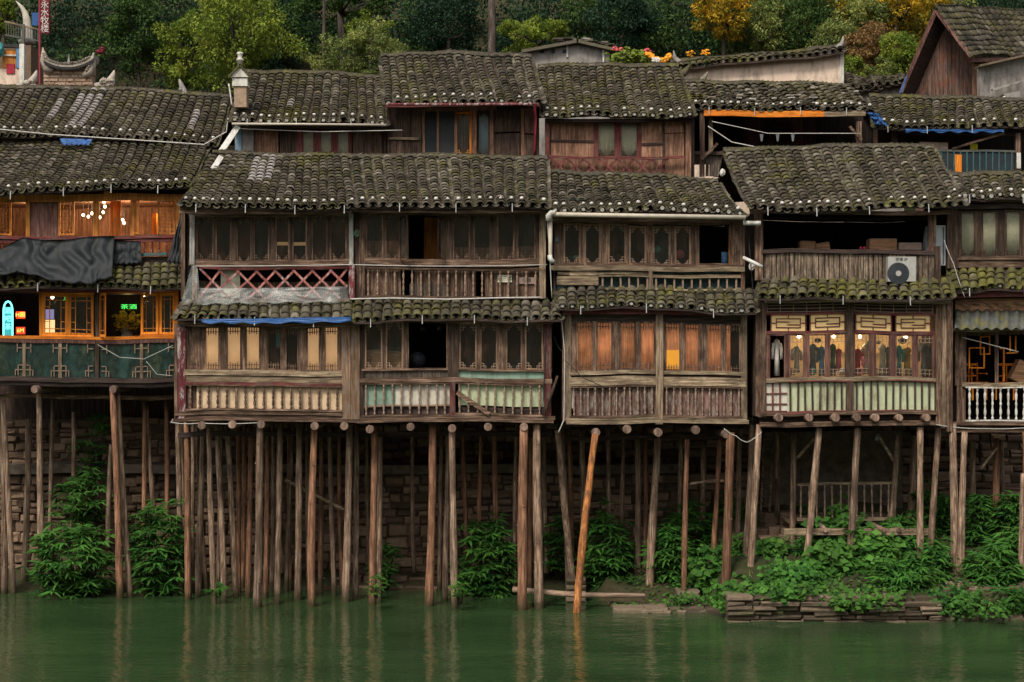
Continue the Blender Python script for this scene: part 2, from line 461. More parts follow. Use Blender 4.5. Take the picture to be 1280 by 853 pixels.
def roof(parent, eave, ridge, mat='tiles', dabs=True, hooks=True, caps=False, patch=None, messy=1.0, ridge_tiles=True, hook_step=1.25, dab_t=None, back=True, name='roof'):
    E_ = [P(*p) for p in eave]; G_ = [P(*p) if p[0] is not None else None for p in ridge]
    width = sum((E_[i + 1] - E_[i]).length for i in range(len(E_) - 1))
    nc = max(3, int(width / .245))
    slope = (G_[0] - E_[0]).length
    nr = max(2, int(slope / .22))
    wave = [R.uniform(0, 6) for _ in range(4)]
    hgt = lambda s, t: -.05 * slope / 3 * math.sin(math.pi * t) * 1.2 + .035 * math.sin(s * 7 + wave[0]) * (1 - .3 * t) + .02 * math.sin(s * 19 + wave[1] + 3 * t) + .02 * math.sin(s * 3 + t * 5 + wave[2])
    def S(s, t):
        p = pl(E_, s).lerp(pl(G_, s), t); p.z += hgt(s, t); return p
    m = MB(); m.warp = False
    for i in range(nc + 1):
        s = (i + .5) / nc
        sw = R.uniform(-.012, .012)
        coltone = R.uniform(-.1, .1)
        for kind in (0, 1):          # 0 cover row, 1 channel row
            ss = s if kind == 0 else i / nc
            if ss > 1: continue
            w = (pl(E_, min(1, ss + .01)) - pl(E_, max(0, ss - .01))).normalized()
            off = 0
            for k in range(nr):
                t0 = k / nr; t1 = min(1.02, t0 + (1.2 / nr if kind == 0 else 1.2 / nr))
                a, b = S(ss, t0), S(ss, t1)
                d = (b - a).normalized(); n = w.cross(d).normalized()
                if n.z < 0: n = -n
                off = off * .7 + R.uniform(-.014, .014) * messy
                r = .106 * R.uniform(.93, 1.06) if kind == 0 else .10
                ja = R.uniform(-.012, .012) * messy; lift = R.uniform(.0, .016) * messy
                tone = min(.88, max(0, R.gauss(.42, .14) + coltone))
                if patch:
                    for (s0, s1, q0, q1) in patch:
                        if s0 <= ss <= s1 and q0 <= t0 + R.uniform(-.08, .08) <= q1 and kind == 0: tone = R.uniform(.93, 1)
                pf, pb, pi = [], [], []
                if kind == 0:
                    angs = [-85, -50, -18, 18, 50, 85]
                    for an in angs:
                        an = rad(an)
                        pf.append(a + w * (math.sin(an) * r * 1.05 + off + ja) + n * (math.cos(an) * r * .72 + .048 + lift))
                        pb.append(b + w * (math.sin(an) * r * .9 + off) + n * (math.cos(an) * r * .68 + .008))
                        pi.append(a + w * (math.sin(an) * (r - .022) + off + ja) + n * (math.cos(an) * (r - .022) * .72 + .044 + lift))
                else:
                    for an in (-60, -20, 20, 60):
                        an = rad(an)
                        pf.append(a + w * (math.sin(an) * r + off) + n * (-math.cos(an) * r + .085 + lift))
                        pb.append(b + w * (math.sin(an) * r * .9 + off) + n * (-math.cos(an) * r + .065))
                        pi.append(a + w * (math.sin(an) * r + off) + n * (-math.cos(an) * r + .065 + lift) - d * .006)
                bs = len(m.v); q = len(pf)
                m.v += [tuple(p) for p in pf + pb + pi]
                for j in range(q - 1):
                    m.face((bs + j, bs + j + 1, bs + q + j + 1, bs + q + j), tone, True)
                    m.face((bs + 2 * q + j, bs + 2 * q + j + 1, bs + j + 1, bs + j), min(.88, tone + .14))
    # ridge: tiles stood on edge over a mortar bed
    if ridge_tiles:
        npts = max(3, int(width / .5))
        rg = []
        for i in range(npts + 1):
            c = S(i / npts, 1.0) + Vector((0, 0, .05 + R.uniform(-.01, .012)))
            rg.append([c + Vector((0, -.09, -.06)), c + Vector((0, .09, -.06)), c + Vector((0, .07, .05)), c + Vector((0, -.07, .05))])
        m.rings(rg, .5)
        nt_ = int(width / .13)
        for i in range(nt_):
            c = S((i + .5) / nt_, 1.0) + Vector((0, 0, .10 + R.uniform(-.008, .008)))
            lean = R.uniform(.06, .11)
            h = .022 + R.uniform(-.008, .012)
            m.rings([[c + Vector((-.028, -.08, -h)), c + Vector((.012, -.08, -h)), c + Vector((.012, .08, -h)), c + Vector((-.028, .08, -h))],
                     [c + Vector((-.01 + lean, -.075, h * .6)), c + Vector((.022 + lean, -.075, h * .6)), c + Vector((.022 + lean, .075, h * .6)), c + Vector((-.01 + lean, .075, h * .6))]], R.uniform(.2, .75))
    rf = m.build(name, mat, parent)
    # boarding under the tiles and the far slope
    u = MB(); u.warp = False
    top, bot = [], []
    for i in range(13):
        s = i / 12
        c0 = S(s, .02); c1 = S(s, .5); c2 = S(s, 1)
        dn = Vector((0, 0, -.03))
        row = [c0 + dn, c1 + dn, c2 + dn]
        if back: row.append(c2 + Vector((0, 2.2, -1.15)))
        row += [q + Vector((0, 0, -.05)) for q in row[::-1]]
        top.append(row)
    u.rings(top, .5)
    u.build('roof_boarding', 'dark_wood_h', parent)
    if dabs:
        me = proto('dab', DAB, 'lime', 'mortar_dab')
        dt = dab_t if dab_t is not None else .24 / slope
        for i in range(nc):
            s = (i + .5) / nc
            if R.random() < .14: continue
            p = S(s, dt + R.uniform(-.006, .006)) + Vector((R.uniform(-.02, .02), -.04, .135))
            o = inst('mortar_dab', me, p, rf, R.uniform(0, 6)); k = R.uniform(.75, 1.15); o.scale = (k, k, k)
    if caps:
        cm = MB(); cm.warp = False
        cm.tube([(0, -.005, 0), (0, .03, 0)], [.048, .055], 9, .5)
        me = proto('cap', cm, 'tile_clay', 'tile_end')
        for i in range(nc):
            if R.random() < .28: continue
            p = S((i + .5) / nc, 0) + Vector((0, -.02, .07 - .02))
            o = inst('tile_end', me, p, rf, R.uniform(-.2, .2)); o.scale = (R.uniform(.8, 1.1),) * 3
    if hooks:
        me = proto('hook', _hk, 'galvanised', 'gutter_hook')
        n = max(1, int(width / hook_step))
        for i in range(n):
            s = (i + .35) / n
            inst('gutter_hook', me, S(s, 0) + Vector((0, -.06, .05)), rf, 0, R.uniform(-.1, .1))
    return rf

# ---------------------------------------------------------------- facades
class Fac:
    """pieces of one storey, given where the eye sees them and how far back they stand"""
    def __init__(s, parent, Y): s.p = parent; s.Y = Y
    def part(s, name, rects, mat, dy=0., d=.06, label=None, parent=None, j=.004, tone=None):
        m = MB()
        if not isinstance(rects, list): rects = [rects]
        if 1 < len(rects) <= 6: return [s.part(name, r, mat, dy, d, label, parent, j, tone) for r in rects][0]
        for r in rects:
            dd = r[4] if len(r) > 4 else dy; de = r[5] if len(r) > 5 else d
            Y = s.Y + dd
            m.box(PX(r[0], Y), PX(r[2], Y), Y, Y + de, PZ(r[3], Y), PZ(r[1], Y), tone, j)
        return m.build(name, mat, parent or s.p, label)
    def each(s, name, rects, mat, **kw):
        return [s.part(name, r, mat, **kw) for r in rects]
    def planks(s, name, u0, v0, u1, v1, mat, w=7, dy=.04, d=.025, gap=.4, skip=(), jag=.6):
        m = MB(); Y = s.Y + dy; u = u0
        while u < u1 - 1:
            ww = min(w * R.uniform(.7, 1.3), u1 - u)
            if not any(a <= u + ww / 2 <= b for a, b in skip):
                q = R.uniform(0, .01)
                m.box(PX(u + gap * R.random(), Y), PX(u + ww - gap * R.random(), Y), Y + q, Y + d + q, PZ(v1 + R.uniform(-jag, jag), Y), PZ(v0 + R.uniform(-jag, jag), Y))
            u += ww
        return m.build(name, mat, s.p)
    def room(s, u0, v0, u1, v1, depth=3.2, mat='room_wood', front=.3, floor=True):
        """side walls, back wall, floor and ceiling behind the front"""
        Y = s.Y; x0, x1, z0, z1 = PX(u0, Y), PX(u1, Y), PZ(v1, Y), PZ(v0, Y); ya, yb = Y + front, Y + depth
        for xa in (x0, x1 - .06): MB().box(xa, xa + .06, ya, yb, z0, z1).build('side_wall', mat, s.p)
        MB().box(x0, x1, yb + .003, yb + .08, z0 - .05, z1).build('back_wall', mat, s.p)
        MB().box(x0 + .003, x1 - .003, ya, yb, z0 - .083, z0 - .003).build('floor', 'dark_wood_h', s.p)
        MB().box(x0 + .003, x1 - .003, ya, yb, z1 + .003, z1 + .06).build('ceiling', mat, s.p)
    def band(s, u0, v0, u1, v1, panels, frame, sash=None, lat='corner', latmat=None, curtains=None, head=True, fw=2.0, d=.07, vj=0, latcol=None):
        """a row of sashes between posts. panels: (ua, ub, content[, opts])"""
        rects = []; prev = u0
        for p in panels:
            if p[0] > prev + .3: rects.append((prev, v0, p[0], v1))
            prev = p[1]
        if u1 > prev + .3: rects.append((prev, v0, u1, v1))
        for r in rects: s.part('window_post', r, frame, d=d)
        for p in panels:
            ua, ub, c = p[:3]; o = p[3] if len(p) > 3 else {}
            if c == 'open': continue
            s.window(ua, v0 + o.get('dv', 0), ub, v1 + o.get('dv', 0), c, sash or frame, o.get('lat', lat), latmat or sash or frame, fw, o.get('swing', R.uniform(-.05, .05)), o.get('label'))
    def window(s, u0, v0, u1, v1, content, sash, lat, latmat, fw=2.0, swing=0., label=None, Y=None):
        Y = s.Y + .012 if Y is None else Y; k = sc(Y)
        x0, x1, z0, z1 = PX(u0, Y), PX(u1, Y), PZ(v1, Y), PZ(v0, Y)
        f = fw * k; W = x1 - x0; Hh = z1 - z0
        hinge = x0 if swing >= 0 else x1
        def X(m):
            c, sn = math.cos(swing), math.sin(swing)
            m.v = [(hinge + (x - hinge) * c, y - (x - hinge) * sn if swing >= 0 else y - (x - hinge) * sn, z) for x, y, z in m.v]
            return m
        m = MB(); tn = R.random()
        m.box(x0, x0 + f, Y, Y + .045, z0, z1, tn); m.box(x1 - f, x1, Y, Y + .045, z0, z1, tn)
        m.box(x0 + f, x1 - f, Y + .002, Y + .043, z0, z0 + f, tn); m.box(x0 + f, x1 - f, Y + .002, Y + .043, z1 - f, z1, tn)
        w = X(m).build('window', sash, s.p, label)
        ix0, ix1, iz0, iz1 = x0 + f, x1 - f, z0 + f, z1 - f
        b = .019; l = MB(); yy = Y + .012; iw = ix1 - ix0; ih = iz1 - iz0
        hb = lambda xa, xb, z: l.box(xa, xb, yy, yy + .018, z - b / 2, z + b / 2, .5, 0)
        vb = lambda x, za, zb: l.box(x - b / 2, x + b / 2, yy + .002, yy + .02, za, zb, .5, 0)
        if lat in ('corner', 'bottom'):
            a = min(iw * .30, .14)
            for zz, sg in ((iz0, 1), (iz1, -1)):
                if lat == 'bottom' and sg < 0: continue
                for xx, sx in ((ix0, 1), (ix1, -1)):
                    l_ = lambda p, q: (min(p, q), max(p, q))
                    hb(*l_(xx, xx + sx * a), zz + sg * a * .55)
                    hb(*l_(xx, xx + sx * a * .55), zz + sg * a * 1.15)
                    vb(xx + sx * a * .55, *l_(zz, zz + sg * a * 1.15))
                    vb(xx + sx * a, *l_(zz, zz + sg * a * .55))
        elif lat == 'comb':
            for zz, sg in ((iz0, 1), (iz1, -1)):
                n = 5
                for i in range(1, n):
                    hh = .13 + .06 * abs(i - n / 2) / (n / 2)
                    vb(ix0 + iw * i / n, *sorted((zz, zz + sg * hh)))
                hb(ix0, ix1, zz + sg * .09)
        elif lat == 'full':
            n = 4
            for i in range(1, n): vb(ix0 + iw * i / n, iz0 + (.0 if i % 2 else .12), iz1 - (.0 if i % 2 else .12))
            for i in range(1, 9):
                t = i / 9; z = iz0 + ih * t
                if i % 2: hb(ix0, ix1, z)
                else: hb(ix0 + iw * .25, ix1 - iw * .25, z)
        elif lat == 'long':
            for xx in (ix0 + iw * .22, ix1 - iw * .22): vb(xx, iz0, iz1)
            for t in (.1, .3, .7, .9):
                hb(ix0, ix0 + iw * .22, iz0 + ih * t); hb(ix1 - iw * .22, ix1, iz0 + ih * t)
            hb(ix0 + iw * .22, ix1 - iw * .22, iz0 + ih * .1); hb(ix0 + iw * .22, ix1 - iw * .22, iz0 + ih * .9)
        if l.v: X(l).build('lattice', latmat, w)
        if content not in ('hole', 'lattice', 'board'):
            g = MB(); g.box(ix0 - .005, ix1 + .005, Y + .034, Y + .038, iz0 - .005, iz1 + .005, .5, 0)
            X(g).build('pane', 'teal_glass' if content == 'teal' else 'glass', w)
        if content == 'board':
            g = MB(); g.box(ix0 - .005, ix1 + .005, Y + .03, Y + .04, iz0 - .005, iz1 + .005)
            X(g).build('board', sash, w)
        cur = {'cream': 'curtain_cream_glow', 'orange': 'curtain_orange', 'pale': 'curtain_pale', 'blue': 'curtain_blue', 'half_orange': 'curtain_orange', 'half_pale': 'curtain_pale'}.get(content)
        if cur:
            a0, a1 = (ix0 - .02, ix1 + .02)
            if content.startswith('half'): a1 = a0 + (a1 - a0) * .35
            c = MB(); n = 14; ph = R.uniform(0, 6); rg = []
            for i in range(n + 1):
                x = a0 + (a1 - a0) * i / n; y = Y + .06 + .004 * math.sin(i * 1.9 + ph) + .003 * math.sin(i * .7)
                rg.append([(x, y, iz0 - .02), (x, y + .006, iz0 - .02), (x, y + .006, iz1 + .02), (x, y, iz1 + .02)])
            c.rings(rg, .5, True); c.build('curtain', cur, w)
        return w
    def rail(s, u0, v0, u1, v1, n, mat='lattice_brown', railmat='old_wood_h', dy=-.05, r=.03, top=3.0, bot=2.5, flat=False):
        """top and bottom rail with turned balusters between"""
        Y = s.Y + dy; k = sc(Y)
        m = MB(); x0, x1, z0, z1 = PX(u0, Y), PX(u1, Y), PZ(v1, Y), PZ(v0, Y)
        m.box(x0, x1, Y - .02, Y + .06, z1 - top * k, z1); m.box(x0, x1, Y - .02, Y + .06, z0, z0 + bot * k)
        rl = m.build('balcony_rail', railmat, s.p)
        hh = round(z1 - z0 - (top + bot) * k + .02, 2)
        if flat:
            b = MB(); b.rings([[(-.022, 0, z), (.022, 0, z), (.022, .03, z), (-.022, .03, z)] for z in (0, hh)], .5)
            key = ('flat', hh, mat)
        else:
            pr = [(0, .9), (.08, .9), (.1, .5), (.14, .5), (.2, 1), (.3, .95), (.42, .5), (.46, .8), (.5, .95), (.54, .8), (.58, .5), (.7, .95), (.8, 1), (.86, .5), (.9, .5), (.92, .9), (1, .9)]
            b = MB(); b.lathe([(z * hh, r * q) for z, q in pr], 7, tone=.5); key = (hh, r, mat)
        me = proto(key, b, mat, 'baluster')
        for i in range(n):
            x = x0 + (x1 - x0) * (i + .5) / n + R.uniform(-.008, .008)
            z = z0 + bot * k - .01
            o = inst('baluster', me, (x, Y + .02, z + sag(x, Y, z)), rl, R.uniform(0, 6) if not flat else 0)
            o.rotation_euler[1] = R.gauss(0, .015)
        return rl

def stilt(parent, u0, v0, u1, v1, w, Y0=None, Y1=None, mat='stilt_wood', label=None, name='stilt'):
    """round post from its head (u0, v0) to its foot (u1, v1)"""
    if Y1 is None: Y1 = 13400 / (v1 - 426) - 40
    if Y0 is None: Y0 = Y1 + R.uniform(-.1, .15)
    a = P(u0, v0, Y0); b = P(u1, v1, Y1)
    d = (b - a).normalized(); b = b + d * (.35)
    n = 10; ph, ph2, am = R.uniform(0, 6), R.uniform(0, 6), R.uniform(.01, .035)
    r = w / 2 * sc(Y1) * .92
    if mat == 'stilt_wood' and R.random() < .2: mat = 'stilt_wood_red'
    pts, rs = [], []
    for i in range(n + 1):
        t = i / n; p = a.lerp(b, t)
        p.x += am * math.sin(3.3 * t + ph) - am * (math.sin(ph) * (1 - t) + math.sin(3.3 + ph) * t) + R.uniform(-.004, .004)
        p.y += am * .6 * math.sin(3.0 * t + ph2)
        pts.append(p); rs.append(r * (.88 + .2 * t + .05 * math.sin(9 * t + ph)) * R.uniform(.95, 1.05))
    m = MB(); m.warp = False
    m.tube(pts, rs, 10)
    for _ in range(R.randint(2, 5)):
        i = R.randint(1, n - 1); an = R.uniform(3.4, 6.0)
        c = pts[i] + Vector((math.cos(an) * rs[i] * .9, math.sin(an) * rs[i] * .9, 0)); m.blob(c, r * .28, 6, 3, .9, R.random())
    return m.build(name, mat, parent, label)
def joist(parent, u, v, r=5, Y=-.18, length=3.6):
    c = P(u, v, Y); m = MB(); m.warp = False
    rr = r * sc(Y)
    m.tube([c, c + Vector((0, .02, 0)), c + Vector((0, length, 0))], [rr * .93, rr, rr * .95], 10)
    o = m.build('joist', 'log_end', parent); return o
def cable(name, pts, r, mat, label, cat, parent=None, dip=0.0, group=None):
    P_ = [P(*p) for p in pts]; out = []
    for i in range(len(P_) - 1):
        for k in range(6):
            t = k / 6; q = P_[i].lerp(P_[i + 1], t); q.z -= dip * 4 * t * (1 - t); out.append(q)
    out.append(P_[-1])
    m = MB(); m.warp = False; m.tube(out, r, 6, .5)
    o = m.build(name, mat, parent, label if parent is None else None)
    if parent is None: tag(o, label, cat, group)
    return o
def text(name, body, size, mat, loc, parent, rz=0, ext=.004, sx=1.0):
    c = bpy.data.curves.new(name, 'FONT'); c.body = body; c.size = size; c.extrude = ext; c.align_x = 'CENTER'; c.align_y = 'CENTER'
    o = bpy.data.objects.new('tmp', c); COL.objects.link(o); bpy.context.view_layer.update()
    me = bpy.data.meshes.new_from_object(o.evaluated_get(bpy.context.evaluated_depsgraph_get()))
    bpy.data.objects.remove(o); me.transform(Matrix.Rotation(rad(90), 4, 'X')); me.transform(Matrix.Scale(sx, 4, (1, 0, 0)))
    me.materials.clear(); me.materials.append(MATS[mat])
    q = link(name, me, loc, parent); q.rotation_euler = (0, 0, rz); return q
def cloth(rows, name, mat, parent=None, thick=.012, smooth=True):
    """rows of points -> cloth with a back face"""
    m = MB(); nr, nc = len(rows), len(rows[0])
    for off in (0, thick):
        for r in rows: m.v += [(p[0], p[1] + off, p[2]) for p in r]
    for i in range(nr - 1):
        for j in range(nc - 1):
            a = i * nc + j; q = (a, a + 1, a + nc + 1, a + nc); m.face(q, .5, smooth)
            m.face(tuple(x + nr * nc for x in q[::-1]), .5, smooth)
    o = nr * nc
    for i in range(nr - 1):
        for j in (0, nc - 1): m.face((i * nc + j, (i + 1) * nc + j, o + (i + 1) * nc + j, o + i * nc + j), .5)
    for j in range(nc - 1):
        for i in (0, nr - 1): m.face((i * nc + j, i * nc + j + 1, o + i * nc + j + 1, o + i * nc + j), .5)
    m.warp = False
    return m.build(name, mat, parent)

# ---------------------------------------------------------------- leaves
def leaves(name, c, d, nrm, ln, wd, tone, mat, parent=None, droop=.2):
    """c centres, d directions, nrm upward normals, one bent four-point leaf each"""
    n = len(c)
    d = d / np.linalg.norm(d, axis=1)[:, None]
    side = np.cross(d, nrm); side /= np.linalg.norm(side, axis=1)[:, None] + 1e-9
    up = np.cross(side, d)
    L_, W_ = ln[:, None], wd[:, None]
    v = np.empty((n, 4, 3))
    v[:, 0] = c
    v[:, 1] = c + d * L_ * .42 + side * W_ * .5 - up * W_ * .1
    v[:, 2] = c + d * L_ - up * L_ * droop
    v[:, 3] = c + d * L_ * .42 - side * W_ * .5 - up * W_ * .1
    me = bpy.data.meshes.new(name)
    v = v.reshape(-1, 3)
    org = np.array([(v[:, 0].min() + v[:, 0].max()) / 2, (v[:, 1].min() + v[:, 1].max()) / 2, v[:, 2].min()])
    v -= org
    me.vertices.add(n * 4); me.vertices.foreach_set('co', v.ravel())
    me.loops.add(n * 4); me.loops.foreach_set('vertex_index', np.arange(n * 4))
    me.polygons.add(n); me.polygons.foreach_set('loop_start', np.arange(n) * 4); me.polygons.foreach_set('loop_total', np.full(n, 4))
    a = me.attributes.new('tone', 'FLOAT', 'FACE'); a.data.foreach_set('value', np.clip(tone, 0, 1))
    me.materials.append(MATS[mat]); me.update(); me.validate()
    return link(name, me, org, parent)
def clumps(centers, radii, per, size, flat=.6, asp=.5):
    cs, ds, ns, ln, wd, tn = [], [], [], [], [], []
    for c, r in zip(centers, radii):
        k = int(per)
        q = NP.normal(size=(k, 3)); q /= np.linalg.norm(q, axis=1)[:, None]
        q *= (NP.uniform(.35, 1, k) ** .5)[:, None]
        p = q * np.array([r, r, r * flat]) + np.array(c)
        dirs = q + NP.normal(scale=.6, size=(k, 3)); dirs[:, 2] -= .25
        nn = NP.normal(scale=.45, size=(k, 3)); nn[:, 2] += 1
        cs.append(p); ds.append(dirs); ns.append(nn)
        l = NP.uniform(.7, 1.3, k) * size; ln.append(l); wd.append(l * asp)
        tn.append(np.clip(NP.normal(NP.uniform(.15, .85), .11, k), 0, 1))
    return [np.concatenate(x) for x in (cs, ds, ns, ln, wd, tn)]
def ground_z(x, y):
    if y >= 5.2:
        z = 4.45
        if y > 17: z += 1.1 * (y - 17)
        if y > 26: z += .7 * math.sin(x * .33 + y * .2)
        return z
    k = min(1, max(0, (x - 2.6) / 2.8))
    def right():
        if y < -1.45: return -1.5
        return min(.55 + .3 * (y + 1.45), 2.3)
    def left():
        return max(-1.5, min(-.05 + .35 * (y - 2.9), .35)) if y > 1.2 else -1.5
    def mid():
        return max(-1.5, min(-.1 + .25 * (y + .1), 1.0)) if y > -.6 else -1.5
    if x > 5.2: return right()
    if x > 2.4: return mid()
    return left()
def tree(name_label, u, v, ru, rv, Y, mat, n=70, per=60, leaf=.2, trunk=True, group=None, seed=None, shape=1.0, label_cat='tree', deep=1.0):
    c = P(u, v, Y); k = sc(Y); rx, rz = ru * k, rv * k; ry = rx * deep
    gz = ground_z(c.x, Y)
    t = thing('tree', name_label, label_cat, (c.x, Y, gz), group)
    pts, rr = [], []
    for _ in range(n):
        q = NP.normal(size=3); q /= np.linalg.norm(q); q *= NP.uniform(.45, 1) ** .6
        lump = 1 + .18 * math.sin(5 * q[0] + u) + .14 * math.sin(7 * q[2] + v)
        pts.append((c.x + q[0] * rx * lump * .88, Y + q[1] * ry * .88, c.z + q[2] * rz * lump * .9)); rr.append(NP.uniform(.16, .34) * min(rx, rz))
    a = clumps(pts, rr, int(per * 1.5), leaf * .78, .65)
    leaves('crown', *a, mat, t)
    m = MB(); m.warp = False
    base = Vector((c.x + rx * .1, Y, gz - .3)); mid = Vector((c.x, Y, max(gz + .5, c.z - rz * .5)))
    r0 = max(.08, rx * .07)
    m.tube([base, base.lerp(mid, .5) + Vector((R.uniform(-.15, .15), 0, 0)), mid], [r0 * 1.3, r0, r0 * .8], 8, .5)
    for _ in range(9):
        e = Vector(pts[R.randrange(n)]); h = mid.lerp(e, .5) + Vector((0, 0, -.1 * rz))
        m.tube([mid + Vector((0, 0, -.05)), h, e], [r0 * .6, r0 * .35, r0 * .12], 6, .5)
    m.build('trunk', 'bark', t)
    return t
def bush(label, u, v, ru, rv, Y, mat, n=60, kind='lance', group=None, name='bush', size=1.0, cat='shrub', stems=True):
    c = P(u, v, Y); k = sc(Y); rx, rz = ru * k, rv * k; ry = min(.9, rx * .8)
    gz = c.z - rz
    t = thing(name, label, cat, (c.x, Y, gz), group)
    cs, ds, ns, ln, wd, tn = [], [], [], [], [], []
    m = MB(); m.warp = False
    for i in range(n):
        a = NP.uniform(0, 2 * math.pi); q = NP.normal(size=3); q /= np.linalg.norm(q); q *= NP.uniform(.3, 1) ** .5 * (1.25 if NP.uniform() < .15 else 1)
        q[1] = -abs(q[1]) if NP.uniform() < .75 else q[1]
        p = np.array([c.x + q[0] * rx, Y + q[1] * ry, c.z + q[2] * rz * (1 + .15 * math.sin(q[0] * 5 + u))])
        out = np.array([q[0], q[1] - .35, .2])
        bt = np.clip(NP.normal(.5, .22), 0, 1)
        kk = NP.randint(7, 12) if kind == 'lance' else NP.randint(3, 7)
        if stems and i % 3 == 0:
            m.tube([(c.x + q[0] * rx * .3, Y + .1, gz - .1), (c.x + q[0] * rx * .8, Y + q[1] * ry * .4, (gz + p[2]) / 2 + .1), tuple(p)], [.018, .012, .005], 5, .3)
        for j in range(kk):
            an = 2 * math.pi * j / kk + NP.uniform(-.3, .3)
            if kind == 'lance':
                dd = np.array([math.cos(an), math.sin(an) * .8, NP.uniform(-.35, .35)]) + out * .5
                l = NP.uniform(.15, .42) * size; w = l * NP.uniform(.16, .24)
                nn = np.array([0, -.35, 1.0]) + NP.normal(scale=.2, size=3)
                pp = p
            else:
                dd = np.array([math.cos(an), math.sin(an) * .7, NP.uniform(-.6, .05)]) + out * .5
                l = NP.uniform(.12, .24) * size; w = l * NP.uniform(.75, .95)
                nn = np.array([0, -.8, .9]) + NP.normal(scale=.35, size=3)
                pp = p + NP.normal(scale=.07, size=3)
            cs.append(pp); ds.append(dd); ns.append(nn); ln.append(l); wd.append(w); tn.append(bt + NP.normal(0, .12))
    leaves('foliage', np.array(cs), np.array(ds), np.array(ns), np.array(ln), np.array(wd), np.array(tn), mat, t, droop=.3)
    if m.v: m.build('stem', 'bark', t)
    return t
from mathutils import noise as mn
# ================================================================ SETTING
def sheet(name, xs, ys, zf, mat):
    m = bpy.data.meshes.new(name); nx = len(xs)
    v = [(x, y, zf(x, y)) for y in ys for x in xs]
    f = [(j * nx + i, j * nx + i + 1, (j + 1) * nx + i + 1, (j + 1) * nx + i) for j in range(len(ys) - 1) for i in range(nx - 1)]
    m.from_pydata(v, [], f); m.polygons.foreach_set('use_smooth', [True] * len(f)); m.materials.append(MATS[mat])
    o = link(name, m, (0, 0, 0)); o['kind'] = 'structure'; return o
xs = [-120, -80, -50, -35, -25] + [x * .5 for x in range(-40, 41)] + [25, 35, 50, 80, 120]
ys = [-130, -110, -90, -75, -62, -41, -20, -5] + [-2 + .3 * i for i in range(24)] + [5.21, 7, 10, 14, 18] + [19 + 1.5 * i for i in range(24)] + [60, 75, 95, 130]
def gz2(x, y):
    if y < -42: return min(-1.5 + (-42 - y) * .12, 1.5) + max(0, -y - 62) * .55
    z = ground_z(x, y)
    if -1.6 < y < 5.2 and z > -1: z += .06 * math.sin(3 * x + y) + .05 * math.sin(5.1 * y + 2 * x)
    return z
sheet('ground', xs, ys, gz2, 'earth')
sheet('river_water', [-120, -40, 0, 40, 120], [-66, -40, -20, 0, 5.1], lambda x, y: 0, 'river_water')

# ---- masonry behind the stilts
def masonry(name, label, x0, x1, y, z0, z1, sw=(.3, .6), sh=(.2, .3), mat='stone', back=.4, holes=.02):
    m = MB(); m.warp = False; z = z0
    while z < z1 - .05:
        h = min(R.uniform(*sh), z1 - z); x = x0
        while x < x1:
            w = min(R.uniform(*sw), x1 - x + .01)
            if w > .06 and R.random() > holes:
                zo = .06 * math.sin(x * .9 + z) + .035 * math.sin(x * 2.3 + 2 * z); g = R.uniform(.004, .03)
                if R.random() < .16 and h > .2:      # two thin stones instead of one
                    hm = h * R.uniform(.35, .65); m.stone(x + g, x + w - .008, y + R.uniform(-.05, .04), y + back, z + zo + .006, z + zo + hm - .008, .04); m.stone(x + .008, x + w - g, y + R.uniform(-.05, .04), y + back, z + zo + hm + .004, z + zo + h - .006, .04)
                else: m.stone(x + .008, x + w - g, y + R.uniform(-.06, .05), y + back, z + zo + .006 + R.uniform(0, .02), z + zo + h - .006 - R.uniform(0, .02), .05)
            x += w
        z += h
    m.box(x0, x1, y + .1, y + back + .1, z0, z1 - .02, .1)
    o = m.build(name, mat); return o
wall = masonry('stone_wall', '', -18, 18, 4.15, -.4, 3.05, (.28, .62), (.17, .34))
tag(wall, 'rough brown stone retaining wall standing behind the timber stilts', 'wall')
w2 = masonry('stone_wall', '', -18, 18, 4.85, 3.0, 4.5, (.3, .55), (.2, .28))
tag(w2, 'dark set-back upper stone wall just under the house floors', 'wall')
m = MB(); m.box(-18, 4.6, 3.95, 4.75, 3.06, 3.3); o = m.build('stone_ledge', 'concrete_band')
tag(o, 'long grey-brown ledge slab capping the lower stone wall behind the stilts', 'ledge')
# low ledge at the waterline, in the middle
m = MB(); m.warp = False
x = -5.3
while x < -1.2:
    w = R.uniform(.35, .8); m.stone(x, x + w - .02, 3.1 + R.uniform(-.05, .05), 4.2, -.3, .06 + R.uniform(0, .05), .03); m.stone(x + .1, x + w + .05, 3.5, 4.2, .08, .26 + R.uniform(0, .06), .03); x += w
o = m.build('stone_step', 'stone'); tag(o, 'low wet stone step at the waterline below the middle of the wall', 'step')
